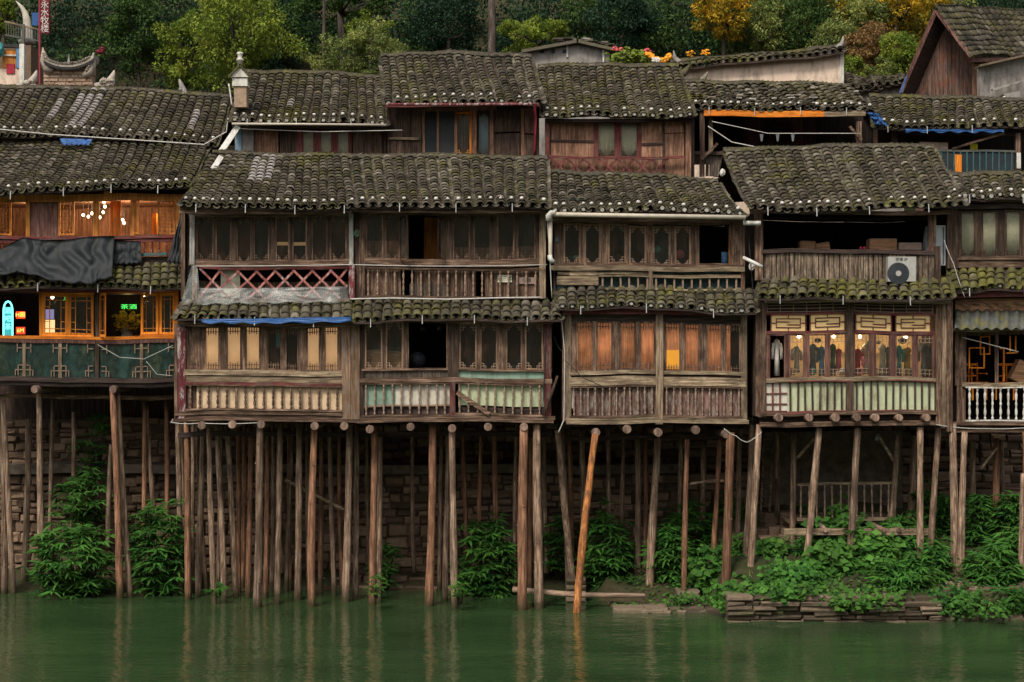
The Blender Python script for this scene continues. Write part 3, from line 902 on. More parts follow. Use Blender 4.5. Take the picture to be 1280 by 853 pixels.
# slab quay on the right
m = MB(); m.warp = False
z = -.35
for row in range(8):
    h = [.14, .13, .11, .12, .1, .12, .11, .13][row]; x = 5.15
    while x < 10.2:
        w = min(R.uniform(.3, 1.05), 10.3 - x)
        if R.random() > .06: m.stone(x, x + w - .03, -1.85 + R.uniform(-.09, .1) + row * .012, -.9, z, z + h - .015, .04)
        x += w
    z += h
m.box(5.2, 10.2, -1.6, -.9, -.4, z - .05, .1)
o = m.build('stone_quay', 'ledge_stone'); tag(o, 'layered slab stone quay wall at the water edge below the right-hand houses', 'quay wall')
for (xa, xb, yy, lab) in ((2.5, 5.2, -.55, 'low strip of loose bank stones left of the slab quay'), (10.2, 13.4, -1.55, 'low strip of loose bank stones right of the slab quay')):
    m = MB(); m.warp = False
    for _ in range(int((xb - xa) * 26)):
        x = R.uniform(xa, xb); y = yy + R.uniform(-.15, .8); zz = ground_z(max(x, 2.5), y) if y > yy + .1 else -.05
        s = R.uniform(.05, .2); m.stone(x, x + s * 1.6, y, y + s, zz - .1, max(zz, 0) + s * .5, s * .2)
    x = xa
    while x < xb:
        w = R.uniform(.4, .9); m.stone(x, x + w - .02, yy - .05 + R.uniform(-.05, .05), yy + .5, -.3, .1 + R.uniform(0, .06), .04); x += w
    o = m.build('bank_stones', 'ledge_stone'); o['label'] = lab; o['kind'] = 'stuff'; o['category'] = 'stones'
# broken masonry steps on the right bank
m = MB(); m.warp = False
for (u0, v0, u1, v1, Y) in ((944, 660, 1003, 672, 2.0), (950, 672, 995, 690, 1.6), (945, 690, 1002, 712, 1.0), (940, 640, 990, 660, 2.9), (958, 712, 1000, 735, .4)):
    u = u0
    while u < u1:
        w = R.uniform(12, 26); m.stone(PX(u, Y), PX(min(u + w, u1 + 6), Y), Y + R.uniform(-.1, .1), Y + 1.0, PZ(v1, Y) - .1, PZ(v0 + R.uniform(-2, 2), Y), .05); u += w
o = m.build('broken_steps', 'stone'); tag(o, 'broken brown stone steps climbing the bank left of the small under-house balcony', 'steps')
m = MB(); m.warp = False; m.stone(PX(845, .6), PX(873, .6), .3, .9, 0, PZ(738, .6), .05); o = m.build('footing_stone', 'ledge_stone')
tag(o, 'squared footing stone under the thin reddish stilt by the bank', 'stone')
m = MB(); m.warp = False
for r_ in range(6): m.stone(PX(707, 1.2), PX(732, 1.2), 1.0, 1.5, -.3 + r_ * .15, -.16 + r_ * .15, .02)
o = m.build('brick_pier', 'ledge_stone'); tag(o, 'short stacked brick pier in the water behind the orange prop', 'pier')

# ================================================================ HOUSES
def house(name, label, u, v, Y): return thing(name, label, 'house', P(u, v, Y), 'stilt houses over the river' if Y < 3 else 'houses in the upper row')

# ---------------------------------------------------------------- A : bar at the left
A = house('stilt_house', 'stilt house at the left edge with orange shutters, black tarpaulin and lit signs inside', 110, 480, 1.6)
roof(A, [(-75, 244, 1.1), (90, 240, 1.1), (236, 231, 1.1)], [(4, 178, 5.0), (120, 179, 5.0), (262, 181, 5.0)], 'tiles')
fa = Fac(A, 1.75)
fa.room(-60, 248, 232, 332, 3.0, 'reddish_panel', .15)
fa.part('fascia', (-60, 243, 232, 252), 'honey_wood', dy=-.1, d=.12)
fa.part('fascia_block', (130, 240, 140, 251), 'honey_wood', dy=-.14, d=.04)
fa.each('post', [(32, 249, 37, 296), (116, 249, 123, 296), (163, 249, 170, 296), (220, 249, 225, 330)], 'honey_wood', dy=.0, d=.09)
fa.part('wall_panel', (38, 250, 73, 300), 'purple_panel', dy=.03)
fa.part('wall_panel', (138, 250, 151, 296), 'honey_wood', dy=.5)
fa.part('wall_panel', (190, 268, 196, 296), 'orange_wood_v', dy=.9)
for (a, b, sw) in ((-8, 14, 0), (73, 93, .03), (197, 219, -.04), (166, 176, .5)):
    fa.window(a, 251, b, 294, 'lattice', 'honey_wood', 'full', 'honey_wood', 2.2, sw)
fa.part('sill', [(-60, 295, 232, 299), (-60, 299, 232, 301.5, .03)], 'red_wood_h', dy=-.04, d=.1)
fa.rail(-20, 301, 222, 321, 26, 'peeling_red', 'red_wood_h', dy=-.02, r=.026)
fa.part('rail_strip', (173, 317, 208, 321), 'teal_metal', dy=-.1, d=.03)
fa.part('wall_board', (-60, 322, 232, 334), 'dark_wood_h', dy=.02)
roof(A, [(-60, 359, .95), (100, 359, .95), (232, 357, .95)], [(-60, 333, 1.7), (100, 333, 1.7), (235, 330, 1.7)], 'tiles_mossy', dabs=False, ridge_tiles=False, back=False, name='pent_roof')
fa.part('fascia', (-60, 357, 224, 365), 'red_wood_h', dy=-.25, d=.2)
fl = Fac(A, 1.6)
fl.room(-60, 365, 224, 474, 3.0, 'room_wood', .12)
fl.part('post', (49, 365, 53, 424), 'orange_wood_v'); fl.part('post', (118.5, 364, 123.5, 478), 'dark_wood_v', dy=-.03, d=.12)
fl.part('window_frame', [(53, 365, 117, 368), (53, 418, 117, 421), (124, 364, 222, 366.5), (175, 418, 222, 421), (219, 364, 223, 424)], 'orange_wood_h', d=.08)
for (a, b, c, sw) in ((53, 85, 'glass', .03), (85.5, 117, 'glass', -.03), (176, 198, 'glass', .02), (199, 219, 'glass', 0)):
    fl.window(a, 367, b, 419, c, 'orange_wood_v', 'long', 'honey_wood', 3.2, sw)
fl.window(124, 366, 146, 420, 'glass', 'orange_wood_v', 'long', 'honey_wood', 3.4, .95, 'orange shutter swung open')
fl.part('sill', (-60, 420, 222, 424), 'orange_wood_h', dy=-.03, d=.12)
fl.part('beam', (-60, 424, 222, 429), 'purple_panel', dy=-.02, d=.1)
for (a_, b_) in ((-60, 28), (32, 73), (77, 118), (124, 175), (179, 219)): fl.part('balustrade_glass', (a_, 430, b_, 472), 'teal_glass', dy=.03 + R.uniform(0, .01), d=.012, j=0)
fl.part('back_panel', (-60, 431, 219, 472), 'dark_wood_v', dy=.5, d=.03)
fl.each('baluster_post', [(28, 429, 32, 472), (73, 429, 77, 472), (175, 429, 179, 472)], 'pale_wood_v', dy=0, d=.05)
for uu in (30, 75, 118, 125, 177, 219):
    rc = []
    for sg in (-1, 1):
        if (uu == 118 and sg > 0) or (uu == 125 and sg < 0) or (uu == 219 and sg > 0): continue
        a = lambda p, q: (min(uu + sg * p, uu + sg * q), max(uu + sg * p, uu + sg * q))
        for (p0, p1, va, vb) in ((2, 11, 463, 464), (2, 8, 457, 458), (10.5, 11.5, 463, 471), (7, 8, 457, 471), (2, 9, 435, 436), (8, 9, 430, 441)):
            rc.append((a(p0, p1)[0], va, a(p0, p1)[1], vb))
    fl.part('lattice', rc, 'lattice_brown', dy=-.01, d=.02, j=0)
fl.part('floor_beam', [(-60, 472, 222, 478), (-60, 479, 222, 483, .02)], 'dark_wood_h', dy=-.06, d=.14)
fl.part('floor', (-60, 478, 224, 484), 'dark_wood_h', dy=.05, d=3.0)
fl.part('floor_beam', (-60, 494, 222, 499), 'old_wood_h', dy=.9, d=.12)
for uu in (43, 141): joist(A, uu, 487, 5, 1.4, 3.)
for a in ((2, 500, 5, 742, 9), (4, 500, 17, 742, 8), (36, 524, 31, 734, 9), (49, 488, 53, 744, 9), (92, 515, 90, 660, 6, 3.3, 3.4), (141, 487, 150, 748, 9.5), (147, 492, 163, 746, 8),
          (139, 556, 136, 672, 7, 3.0, 3.0), (181, 502, 180, 650, 6.5, 3.2, 3.2), (183, 506, 193, 640, 6.5, 3.3, 3.3), (-6, 500, -3, 742, 9), (66, 500, 60, 720, 6, 3.4, 3.4), (208, 500, 207, 690, 7, 3.3, 3.3)):
    stilt(A, *a)

# bar things
def tarp(name, label, top, bot, Y0, Y1, folds=26, amp=.05, mat='tarp_black', thick=.012):
    rows = []; n = folds; nr = 14; ph = [R.uniform(0, 6) for _ in range(8)]
    for i in range(nr + 1):
        t = i / nr; row = []
        for j in range(n * 3 + 1):
            s = j / (n * 3)
            def at(pp, s):
                x = s * (len(pp) - 1); k = min(int(x), len(pp) - 2); f = x - k
                return pp[k][0] * (1 - f) + pp[k + 1][0] * f, pp[k][1] * (1 - f) + pp[k + 1][1] * f
            a, b = at(top, s), at(bot, s)
            Y = Y0 + (Y1 - Y0) * t ** 1.3
            u, v = a[0] * (1 - t) + b[0] * t, a[1] * (1 - t) + b[1] * t
            dd_ = mn.noise(Vector((s * 3 + ph[6], t * 2, 0)))
            fo = 2.2 * abs(mn.noise(Vector((s * 7 + dd_, t * 2.5 + ph[0], 1)))) + .6 * abs(mn.noise(Vector((s * 15 + t * 4, t * 7 + dd_ * 2, 5)))) + .16 * abs(mn.noise(Vector((s * 34, t * 12 + s * 9, 9)))) - .5; fo_ = math.sin(s * 9 + 3.2 * t + ph[0]) * .5 + math.sin(s * 21 - 6 * t + ph[1]) * .18 + math.sin(s * 5 + 6 * t + ph[2]) * .5 + abs(math.sin(s * 12 + 4 * t + ph[3])) * .6 + abs(math.sin(t * 5 + s * 8 + ph[4])) * .5
            p = P(u, v + math.sin(s * 37 + ph[5]) * 1.2 * t, Y - amp * fo)
            row.append(p)
        rows.append(row)
    o = cloth(rows, name, mat, None, thick); return tag(o, label, 'tarpaulin')
tarp('tarpaulin', 'large crumpled black tarpaulin draped over the rail and roof of the bar house', [(-12, 318), (28, 297), (70, 302), (110, 296), (143, 295)], [(-12, 344), (30, 341), (70, 352), (110, 356), (140, 346)], 1.5, .80, 26, .10)
tarp('tarpaulin', 'small black tarpaulin flap hanging between the large tarpaulin and the bare rail', [(139, 300), (176, 302)], [(139, 331), (177, 329)], 1.58, 1.45, 8, .05)
tarp('tarpaulin', 'narrow black tarpaulin hanging vertically in the gap beside the middle house', [(226, 267), (241, 268)], [(208, 328), (238, 332)], 1.35, 1.0, 8, .09)
tarp('tarpaulin', 'scrap of bright blue tarpaulin poking out between the two left tiled roofs', [(74, 173), (116, 174)], [(78, 181), (112, 181)], 4.4, 4.2, 8, .04, 'tarp_blue')
Yb = 2.9
bulbs = [(104, 269, 'lowest-left'), (110.5, 271, ''), (115, 267, ''), (124.7, 272, ''), (129, 265.5, ''), (131.3, 258.5, ''), (130, 253, ''), (155, 279, ''), (153.4, 275, '')]
blab = ['glowing bulb at the far left of the cluster in the bar window', 'second glowing bulb from the left in the bar window cluster', 'third glowing bulb from the left, nearest the window post', 'low glowing bulb just right of the orange post in the bar window', 'glowing bulb in the middle of the short vertical string', 'glowing bulb second from the top of the vertical string', 'topmost glowing bulb hanging close under the bar ceiling', 'lower bulb of the close pair right of the brown panel', 'upper bulb of the close pair right of the brown panel']
for (u, v, _), lb in zip(bulbs, blab):
    c = P(u, v, Yb); t = thing('pendant_bulb', lb, 'lamp', c, 'hanging bulbs in the bar')
    m = MB(); m.warp = False; m.blob(c, .036, 10, 7, 1.1); m.build('bulb', 'bulb_glow', t)
    top = P(u, 246, Yb); m = MB(); m.warp = False; m.tube([c + Vector((0, 0, .05)), top], .006, 5); m.build('cord', 'cable_black', t)
def lamp(u, v, Y, e, col=(1, .68, .38), r=.12):
    l = bpy.data.lights.new('lamp_light', 'POINT'); l.energy = e; l.color = col; l.shadow_soft_size = r
    o = bpy.data.objects.new('lamp_light', l); o.location = P(u, v, Y); COL.objects.link(o); return o
lamp(117, 262, 2.6, 50); lamp(156, 270, 2.7, 24); lamp(25, 266, 2.7, 14); lamp(205, 268, 2.7, 14)
# neon arch sign
t = thing('neon_sign', 'arched teal neon sign standing in the lower bar window at the far left', 'neon sign', P(10, 420, 1.75))
m = MB(); m.warp = False
pts = [P(4.5, 420, 1.75), P(4.5, 388, 1.75)] + [P(10 - 5.5 * math.cos(a), 388 - 11 * math.sin(a), 1.75) for a in np.linspace(.3, math.pi - .3, 7)] + [P(15.5, 388, 1.75), P(15.5, 420, 1.75)]
m.tube(pts, .022, 6); m.build('neon_tube', 'neon_teal', t)
m = MB(); m.warp = False; m.box(PX(5.5, 1.8), PX(14.5, 1.8), 1.8, 1.83, PZ(420, 1.8), PZ(384, 1.8), .5, 0); m.build('panel', 'neon_teal_soft', t)
for i, ch in enumerate('酒吧茶'): text('sign_character', ch, .17, 'neon_teal', P(10, 389 + i * 10, 1.78), t)
for (v, ch, lb) in ((394, 'H圖', 'upper orange LED sign in the dark bar window'), (413.5, '6M', 'lower orange LED sign in the dark bar window')):
    t = thing('led_sign', lb, 'sign', P(25.5, v + 4, 2.4))
    m = MB(); m.warp = False; m.box(PX(20, 2.42), PX(31, 2.42), 2.42, 2.46, PZ(v + 4.5, 2.42), PZ(v - 4.5, 2.42), .5, 0); m.build('panel', 'led_red', t)
    text('sign_character', ch, .15, 'led_orange', P(25.5, v, 2.4), t)
t = thing('neon_sign', 'green neon sign glowing above the yellow flowers inside the bar', 'neon sign', P(161, 387, 3.1))
text('sign_character', '茶酒', .14, 'neon_green', P(161, 384, 3.1), t, sx=1.6)
t = thing('neon_sign', 'small green neon sign behind the left pair of orange windows', 'neon sign', P(82, 377, 2.3))
text('sign_character', '文', .14, 'neon_green', P(82, 373, 2.3), t)
def screen(label, u0, v0, u1, v1, Y, mat, name='screen', cat='screen'):
    m = MB(); m.warp = False; m.box(PX(u0, Y), PX(u1, Y), Y, Y + .04, PZ(v1, Y), PZ(v0, Y), .5, 0); return tag(m.build(name, mat), label, cat)
screen('lilac lit screen behind the first orange window', 57, 387, 67, 399, 2.4, 'screen_lilac')
screen('warm lit poster box under the lilac screen', 56, 400, 68, 417, 2.3, 'warm_screen', 'poster_box', 'light box')
for (u, v, lb) in ((65.5, 372, 'small warm lamp at the top of the first orange window'), (180, 369, 'small warm lamp at the top of the right orange window pair')):
    m = MB(); m.warp = False; m.blob(P(u, v, 2.2), .045, 8, 6); tag(m.build('wall_lamp', 'bulb_glow'), lb, 'lamp')
lamp(66, 376, 2.3, 4); lamp(181, 375, 2.4, 4); lamp(160, 372, 3.6, 4, (1, .75, .3))
t = bush('big vase of yellow flowers standing in the open bar window', 159, 400, 13, 12, 3.2, 'leaf_gold', 60, 'broad', name='flower_vase', size=.5, cat='flowers', stems=False)
m = MB(); m.warp = False; m.lathe([(0, .10), (.2, .17), (.38, .12), (.45, .15)], 10, P(159, 430, 3.2)); m.build('vase', 'grey_plaster', t)
cable('fairy_cable', [(122, 431, 1.5), (150, 447, 1.5), (180, 449, 1.5), (216, 432, 1.5)], .008, 'cable_white', 'thin pale cable sagging across the glass balustrade', 'cable')
cable('fairy_cable', [(183, 452, 1.5), (196, 468, 1.5), (215, 470, 1.5)], .007, 'cable_white', 'short pale cable looping at the right end of the glass balustrade', 'cable')

# ---------------------------------------------------------------- B : long middle house
B = house('stilt_house', 'widest stilt house left of centre with cream curtains and a red crossed railing', 455, 525, 0)
roof(B, [(224, 257, -.45), (440, 259, -.45), (686, 258, -.45)], [(266, 194, 3.3), (430, 197, 3.3), (684, 198, 3.3)], 'tiles', patch=[(.16, .23, .5, .95)])
bu = Fac(B, .25)
bu.room(232, 262, 682, 375, 3.6, 'room_wood', .15)
bu.part('side_wall', (226, 262, 231, 375), 'old_wood_v', d=3.6)
bu.part('fascia', [(224, 259, 440, 267), (441, 258, 688, 266, -.51)], 'old_wood_h', dy=-.5, d=.12)
bu.part('window_frame', [(236, 267, 440, 271), (236, 325, 440, 333), (449, 265, 676, 269), (449, 324, 676, 333)], 'old_wood_h', dy=-.01, d=.1)
pan = [(a / 4.74 + 210, b / 4.74 + 210) for a, b in ((170, 270), (280, 375), (405, 495), (505, 600), (635, 720), (735, 825), (850, 945), (960, 1060))]
bu.part('yellow_shelf', [(346, 302, 362, 306), (366, 302, 384, 306)], 'shelf_glow', dy=.3, d=.1)
bu.band(243, 271, 436, 326, [(a, b, 'glass', {'dv': dv}) for (a, b), dv in zip(pan, (0, .5, 1.5, 0, 0, -.5, 0, 0))], 'dark_wood_v', 'old_wood_v')
bu.part('post', (237, 268, 243, 332), 'peeling_white', dy=-.05, d=.12); bu.part('post', (436, 268, 441.5, 332), 'peeling_white', dy=-.05, d=.12)
bu.part('post', (436, 333, 443, 374), 'peeling_red', dy=-.07, d=.12); bu.part('post', (449, 266, 456, 374), 'old_wood_v', dy=-.03, d=.12)
bu.part('post', (443, 268, 449, 374), 'dark_wood_v', dy=.05, d=.1); bu.part('post', (674, 266, 682, 373), 'pale_wood_v', dy=-.05, d=.14)
bu.part('post', (240, 333, 246, 376), 'old_wood_v', dy=-.02, d=.1)
bu.part('inner_glow_board', (456, 302, 508, 326), 'reddish_panel', dy=.5, d=.04); bu.part('inner_glow_board', (560, 308, 674, 326), 'reddish_panel', dy=.6, d=.04)  # boards added to stand for the brown glow low inside the windows
bu.band(456, 269, 674, 325, [(457, 479, 'glass'), (481, 500, 'glass'), (511, 551, 'open'), (566, 588, 'glass'), (592, 614, 'glass'), (621, 643, 'glass'), (646, 670, 'glass')], 'dark_wood_v', 'old_wood_v', lat='bottom')
bu.window(499, 269, 520, 326, 'glass', 'old_wood_v', 'bottom', 'old_wood_v', 2.2, 1.0, 'shutter swung half open')
bu.window(536, 269, 558, 325, 'glass', 'old_wood_v', 'bottom', 'old_wood_v', 2.2, -1.1, 'shutter swung half open')
bu.part('door_panel', (530, 271, 549, 326), 'honey_wood', dy=1.2, d=.05)
# crossed railing
Y = .2; k = sc(Y)
m = MB()
m.box(PX(249, Y), PX(435, Y), Y - .03, Y + .03, PZ(337, Y), PZ(334, Y)); m.box(PX(249, Y), PX(435, Y), Y - .03, Y + .03, PZ(376, Y), PZ(373, Y))
cr = m.build('crossed_railing', 'red_wood_h', B)
for i in range(8):
    ua = 250 + i * 23.2; ub = ua + 23.2 * 1.55
    for sg, dy in ((0, -.012), (1, .014)):
        p0, p1 = ((ua, 337), (min(ub, 434), 373)) if sg == 0 else ((max(ua - 10, 250), 373), (min(ua + 26, 434), 337))
        if sg == 0 and ub > 434: p1 = (434, 337 + 36 * (434 - ua) / (ub - ua))
        m = MB(); m.beam(P(*p0, Y + dy), P(*p1, Y + dy), .055, .022, 3); m.build('cross_bar', 'faded_red', cr)
bu.part('back_panel', (246, 352, 436, 376), 'dark_wood_v', dy=.35, d=.04)
bu.part('back_panel', (246, 333, 436, 337), 'dark_wood_h', dy=.1, d=.04); bu.part('back_panel', (276, 334, 300, 376), 'curtain_pale', dy=.2, d=.03)
bu.rail(455, 335, 674, 373, 20, 'lattice_brown', 'old_wood_h', dy=-.06)
bu.planks('railing_board', 455, 338, 674, 371, 'old_wood_v', 14, .07, skip=[(506, 516), (590, 604)])
bu.part('railing_board', (512, 355, 560, 371), 'dust_shingle', dy=.055, d=.02)
roof(B, [(218, 400, -.42), (330, 400, -.42), (440, 400, -.42)], [(230, 378, .3), (330, 377, .3), (442, 377, .3)], 'tiles_mid', dabs=False, ridge_tiles=False, back=False)
roof(B, [(441, 399, -.42), (570, 399, -.42), (702, 399, -.42)], [(443, 376, .3), (570, 376, .3), (702, 376, .3)], 'tiles_mid', dabs=False, ridge_tiles=False, back=False)
bl = Fac(B, 0)
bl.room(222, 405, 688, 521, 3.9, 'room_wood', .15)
bl.part('side_wall', (218, 405, 222, 522), 'old_wood_v', d=3.9)
bl.part('fascia', [(222, 403, 449, 408.5), (449, 399, 692, 404, -.21)], 'old_wood_h', dy=-.2, d=.3)
bl.part('post', (222, 408, 232, 524), 'peeling_red', dy=-.05, d=.14); bl.part('post', (427, 406, 438, 525), 'tan_wood_v', dy=-.04, d=.14); bl.part('post', (438.5, 406, 449.5, 525), 'tan_wood_v', dy=-.05, d=.14)
pb = [(a / 5.016 + 210, b / 5.016 + 210) for a, b in ((120, 208), (228, 325), (365, 462), (484, 580), (620, 715), (733, 822), (866, 956), (978, 1072))]
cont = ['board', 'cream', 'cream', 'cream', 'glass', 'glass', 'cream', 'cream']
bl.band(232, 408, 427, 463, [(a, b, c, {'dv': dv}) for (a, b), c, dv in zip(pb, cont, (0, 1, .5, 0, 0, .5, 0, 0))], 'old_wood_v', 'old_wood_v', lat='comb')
bl.part('sill', [(230, 463, 428, 470, -.06), (231, 471, 427, 478.5, -.03)], 'pale_wood_h', d=.1)
bl.part('railing_rail', (231, 478.5, 427, 482.5), 'red_wood_h', dy=-.09, d=.08)
bl.rail(232, 482, 427, 514, 17, 'old_wood_v', 'old_wood_h', dy=-.07, top=1.2, r=.036)
bl.part('railing_panel', (246, 482, 427, 513), 'cream_panel', dy=.03, d=.03); bl.part('railing_panel', (232, 482, 246, 513), 'old_wood_v', dy=.03, d=.03)
bl.part('floor_beam', [(218, 514, 428, 519), (222, 519.5, 428, 523, -.02), (216, 523, 449, 527, -.10)], 'old_wood_h', dy=-.06, d=.16)
bl.band(450, 404, 690, 462, [(456, 478, 'glass'), (482, 504, 'glass'), (511, 558, 'open'), (574, 596, 'glass'), (600, 622, 'glass'), (632, 653, 'glass'), (656, 679, 'glass')], 'old_wood_v', 'tan_wood_v', latmat='lattice_brown')
bl.part('post', (560, 402, 573, 482), 'dark_wood_v', dy=-.04, d=.1); bl.part('post', (680, 402, 689, 524), 'red_wood_v', dy=-.04, d=.1); bl.part('post', (450, 404, 455, 524), 'dark_wood_v', dy=-.02, d=.1)
bl.part('sill', [(452, 461.5, 690, 464), (450, 473, 690, 479, -.05)], 'old_wood_h', dy=-.03, d=.12)
bl.part('sill_panel', (455, 464, 560, 473), 'dust_shingle', dy=.03, d=.03); bl.part('sill_panel', (573, 464, 680, 473), 'mint_panel', dy=.04, d=.03)
bl.rail(452, 480, 562, 521, 10, 'lattice_brown', 'old_wood_h', dy=-.07, top=1.2); bl.rail(569, 480, 680, 520, 10, 'lattice_brown', 'old_wood_h', dy=-.07, top=1.2)
bl.part('post', (562, 479, 569, 522), 'red_wood_v', dy=-.06, d=.1)
bl.part('railing_panel', (494, 481, 562, 507), 'white_panel', dy=.03, d=.03); bl.part('railing_panel', (452, 481, 494, 507), 'mint_panel', dy=.03, d=.03)
bl.part('railing_panel', (573, 481, 680, 508), 'green_panel', dy=.03, d=.03); bl.part('railing_panel', [(452, 509, 562, 519), (573, 510, 680, 519)], 'dark_wood_h', dy=.05, d=.03)
bl.part('railing_rail', (452, 506.5, 562, 508.5), 'lattice_brown', dy=-.02, d=.03)
m = MB(); m.beam(P(571, 492, -.12), P(612, 519, -.12), .11, .03, 2); m.build('loose_plank', 'old_wood_h', B)
bl.part('floor_beam', [(450, 520, 694, 524), (446, 524.5, 692, 528, -.12)], 'old_wood_h', dy=-.08, d=.16)
bl.part('floor', (218, 523, 690, 528), 'dark_wood_h', dy=.1, d=3.9)
bl.part('floor_beam', [(222, 540, 690, 546, 1.4), (222, 540, 690, 546, 3.0)], 'dark_wood_h', d=.14)
for uu, vv in ((252, 532), (326, 531), (393, 533), (462, 537), (565, 536), (655, 534), (290, 531), (430, 533), (513, 534), (610, 534)): joist(B, uu, vv, 5.2)
for a in ((222, 527, 226, 742, 8), (233, 528, 235, 749, 8.5), (241, 528, 241, 740, 6, 2.6, 2.7), (254, 532, 248, 745, 8.5), (261, 532, 268, 755, 8), (271, 531, 280, 748, 8), (284, 530, 295, 745, 8),
          (298, 530, 298, 741, 6.5, 2.6, 2.6, 'stilt_wood_red'), (314, 528, 310, 747, 7.5, None, None, 'stilt_wood_red'), (325, 530, 321, 759, 11), (335, 530, 331, 747, 7, None, None, 'stilt_wood_red'), (350, 528, 346, 755, 8.5),
          (374, 530, 372, 750, 9), (393, 533, 390, 758, 10.5), (402, 530, 401, 742, 7, 2.7, 2.7), (412, 530, 418, 744, 7), (437, 530, 432, 752, 10), (446, 530, 444, 749, 8), (458, 530, 460, 690, 5, 3.4, 3.4),
          (468, 538, 466, 755, 10), (476, 533, 474, 749, 8), (541, 530, 536, 757, 11), (565, 536, 569, 759, 9.5), (560, 534, 556, 750, 7.5), (578, 530, 584, 690, 6.5, 3.2, 3.2), (617, 528, 621, 742, 8, 2.7, 2.7),
          (655, 534, 653, 762, 13), (671, 530, 674, 760, 12), (663, 530, 661, 742, 7, 2.7, 2.7), (680, 530, 682, 700, 7, 3.3, 3.3), (515, 530, 517, 700, 6, 3.4, 3.4), (602, 530, 598, 720, 6, 3.2, 3.2), (361, 530, 363, 735, 6, 3.2, 3.2)):
    stilt(B, *a)
for a in ((228, 529, 231, 736, 6, 3.1, 3.1), (246, 530, 258, 738, 6, 2.9, 2.9), (276, 530, 272, 738, 6, 3.0, 3.0), (306, 530, 303, 736, 6.5, 3.1, 3.1), (341, 530, 339, 738, 6.5, 2.9, 2.9), (366, 530, 358, 740, 6, 2.8, 2.8), (384, 530, 386, 736, 6, 3.1, 3.1), (424, 530, 428, 738, 6, 3.0, 3.0), (340, 530, 352, 700, 5, 3.3, 3.3), (552, 530, 549, 735, 6, 3.1, 3.1), (646, 530, 643, 738, 6, 2.9, 2.9)):
    stilt(B, *a)
m = MB(); m.warp = False; m.beam(P(357, 600, 1.6), P(430, 637, 1.9), .07, .05, 3); m.build('brace', 'pale_wood_h', B)
# things on B
def boxx(label, u0, v0, u1, v1, Y, mat='cardboard', d=.35, name='cardboard_box', cat='box', rz=0, flap=True):
    """carton with open flaps"""
    t0 = P((u0 + u1) / 2, v1, Y); w, h = (u1 - u0) * sc(Y), (v1 - v0) * sc(Y)
    m = MB(); m.warp = False; m.box(-w / 2, w / 2, 0, d, 0, h, .5, .006)
    t = thing(name, label, cat, t0); o = m.build('carton', mat, t, nowarp=True)
    o.location = (0, d / 2 if False else o.location[1] - t0[1] if abs(o.location[1]) > 5 else d / 2, 0); o.location = (0, d / 2, 0); t.rotation_euler[1] = rz
    if flap:
        m = MB(); m.warp = False; m.beam((-w * .48, d * .5, h + .004), (w * .48, d * .5, h + .004), .012, .06); q = m.build('tape', 'paper_faded', t, nowarp=True); q.location = (0, .02, h)
    return t
boxx('brown cardboard box behind the left panes of the lower right bay of the middle house', 458, 438, 478, 461, .3, name='cardboard_box')
boxx('tilted brown cardboard box beside the open dark window of the middle house', 483, 440, 503, 460, .35, rz=.08)
m = MB(); m.warp = False; c = P(522, 450, .8); m.lathe([(0, .02), (.02, .2), (.05, .21), (.06, .02)], 14, (0, 0, 0)); o = m.build('fan', 'ac_dark', None, nowarp=True); o.rotation_euler[0] = rad(90); o.location = c; tag(o, 'round dark fan standing in the open lower window', 'fan')
for u_, lb in ((528, 'left of two faint lamps in the dark open window'), (549, 'right of two faint lamps in the dark open window')):
    t = thing('pendant_lamp', lb, 'lamp', P(u_, 411, 1.0))
    m = MB(); m.warp = False; m.lathe([(0, .06), (.05, .055), (.12, .02)], 8, P(u_, 413, 1.0)); m.build('lamp_shade', 'cloth_grey', t)
    m = MB(); m.warp = False; m.tube([P(u_, 411, 1.0) + Vector((0, 0, .05)), P(u_, 401, 1.0)], .006, 5); m.build('cord', 'cable_black', t)
m = MB(); m.warp = False
m.box(PX(345, .2), PX(350, .2), .2, .22, PZ(434, .2), PZ(410, .2)); tag(m.build('hanging_banner', 'cloth_teal'), 'thin teal cloth strip hanging inside the open cream-curtained bay', 'banner')
tag(boxx('small red carton visible inside the cream-curtained bay', 345, 428, 351, 436, .5, 'cloth_red', .1, 'red_box', flap=False), 'small red carton visible inside the cream-curtained bay', 'box')
def paper(label, body, u0, v0, u1, v1, Y, mat='paper', ink='ink'):
    t = thing('paper_sign', label, 'sign', P((u0 + u1) / 2, v1, Y))
    m = MB(); m.warp = False; m.box(PX(u0, Y), PX(u1, Y), Y, Y + .008, PZ(v1, Y), PZ(v0, Y), .5, 0); m.build('sheet', mat, t)
    if body: text('sign_character', body, (v1 - v0) * sc(Y) * .72, ink, P((u0 + u1) / 2, (v0 + v1) / 2, Y - .004), t, ext=.002)
paper('pale paper sign with black characters behind the brown balusters', '茶三和', 622, 344, 640, 353, .28)
paper('faded brown paper sign to the right of the pale one behind the balusters', '住宿', 648, 347, 669, 355, .28, 'paper_faded')
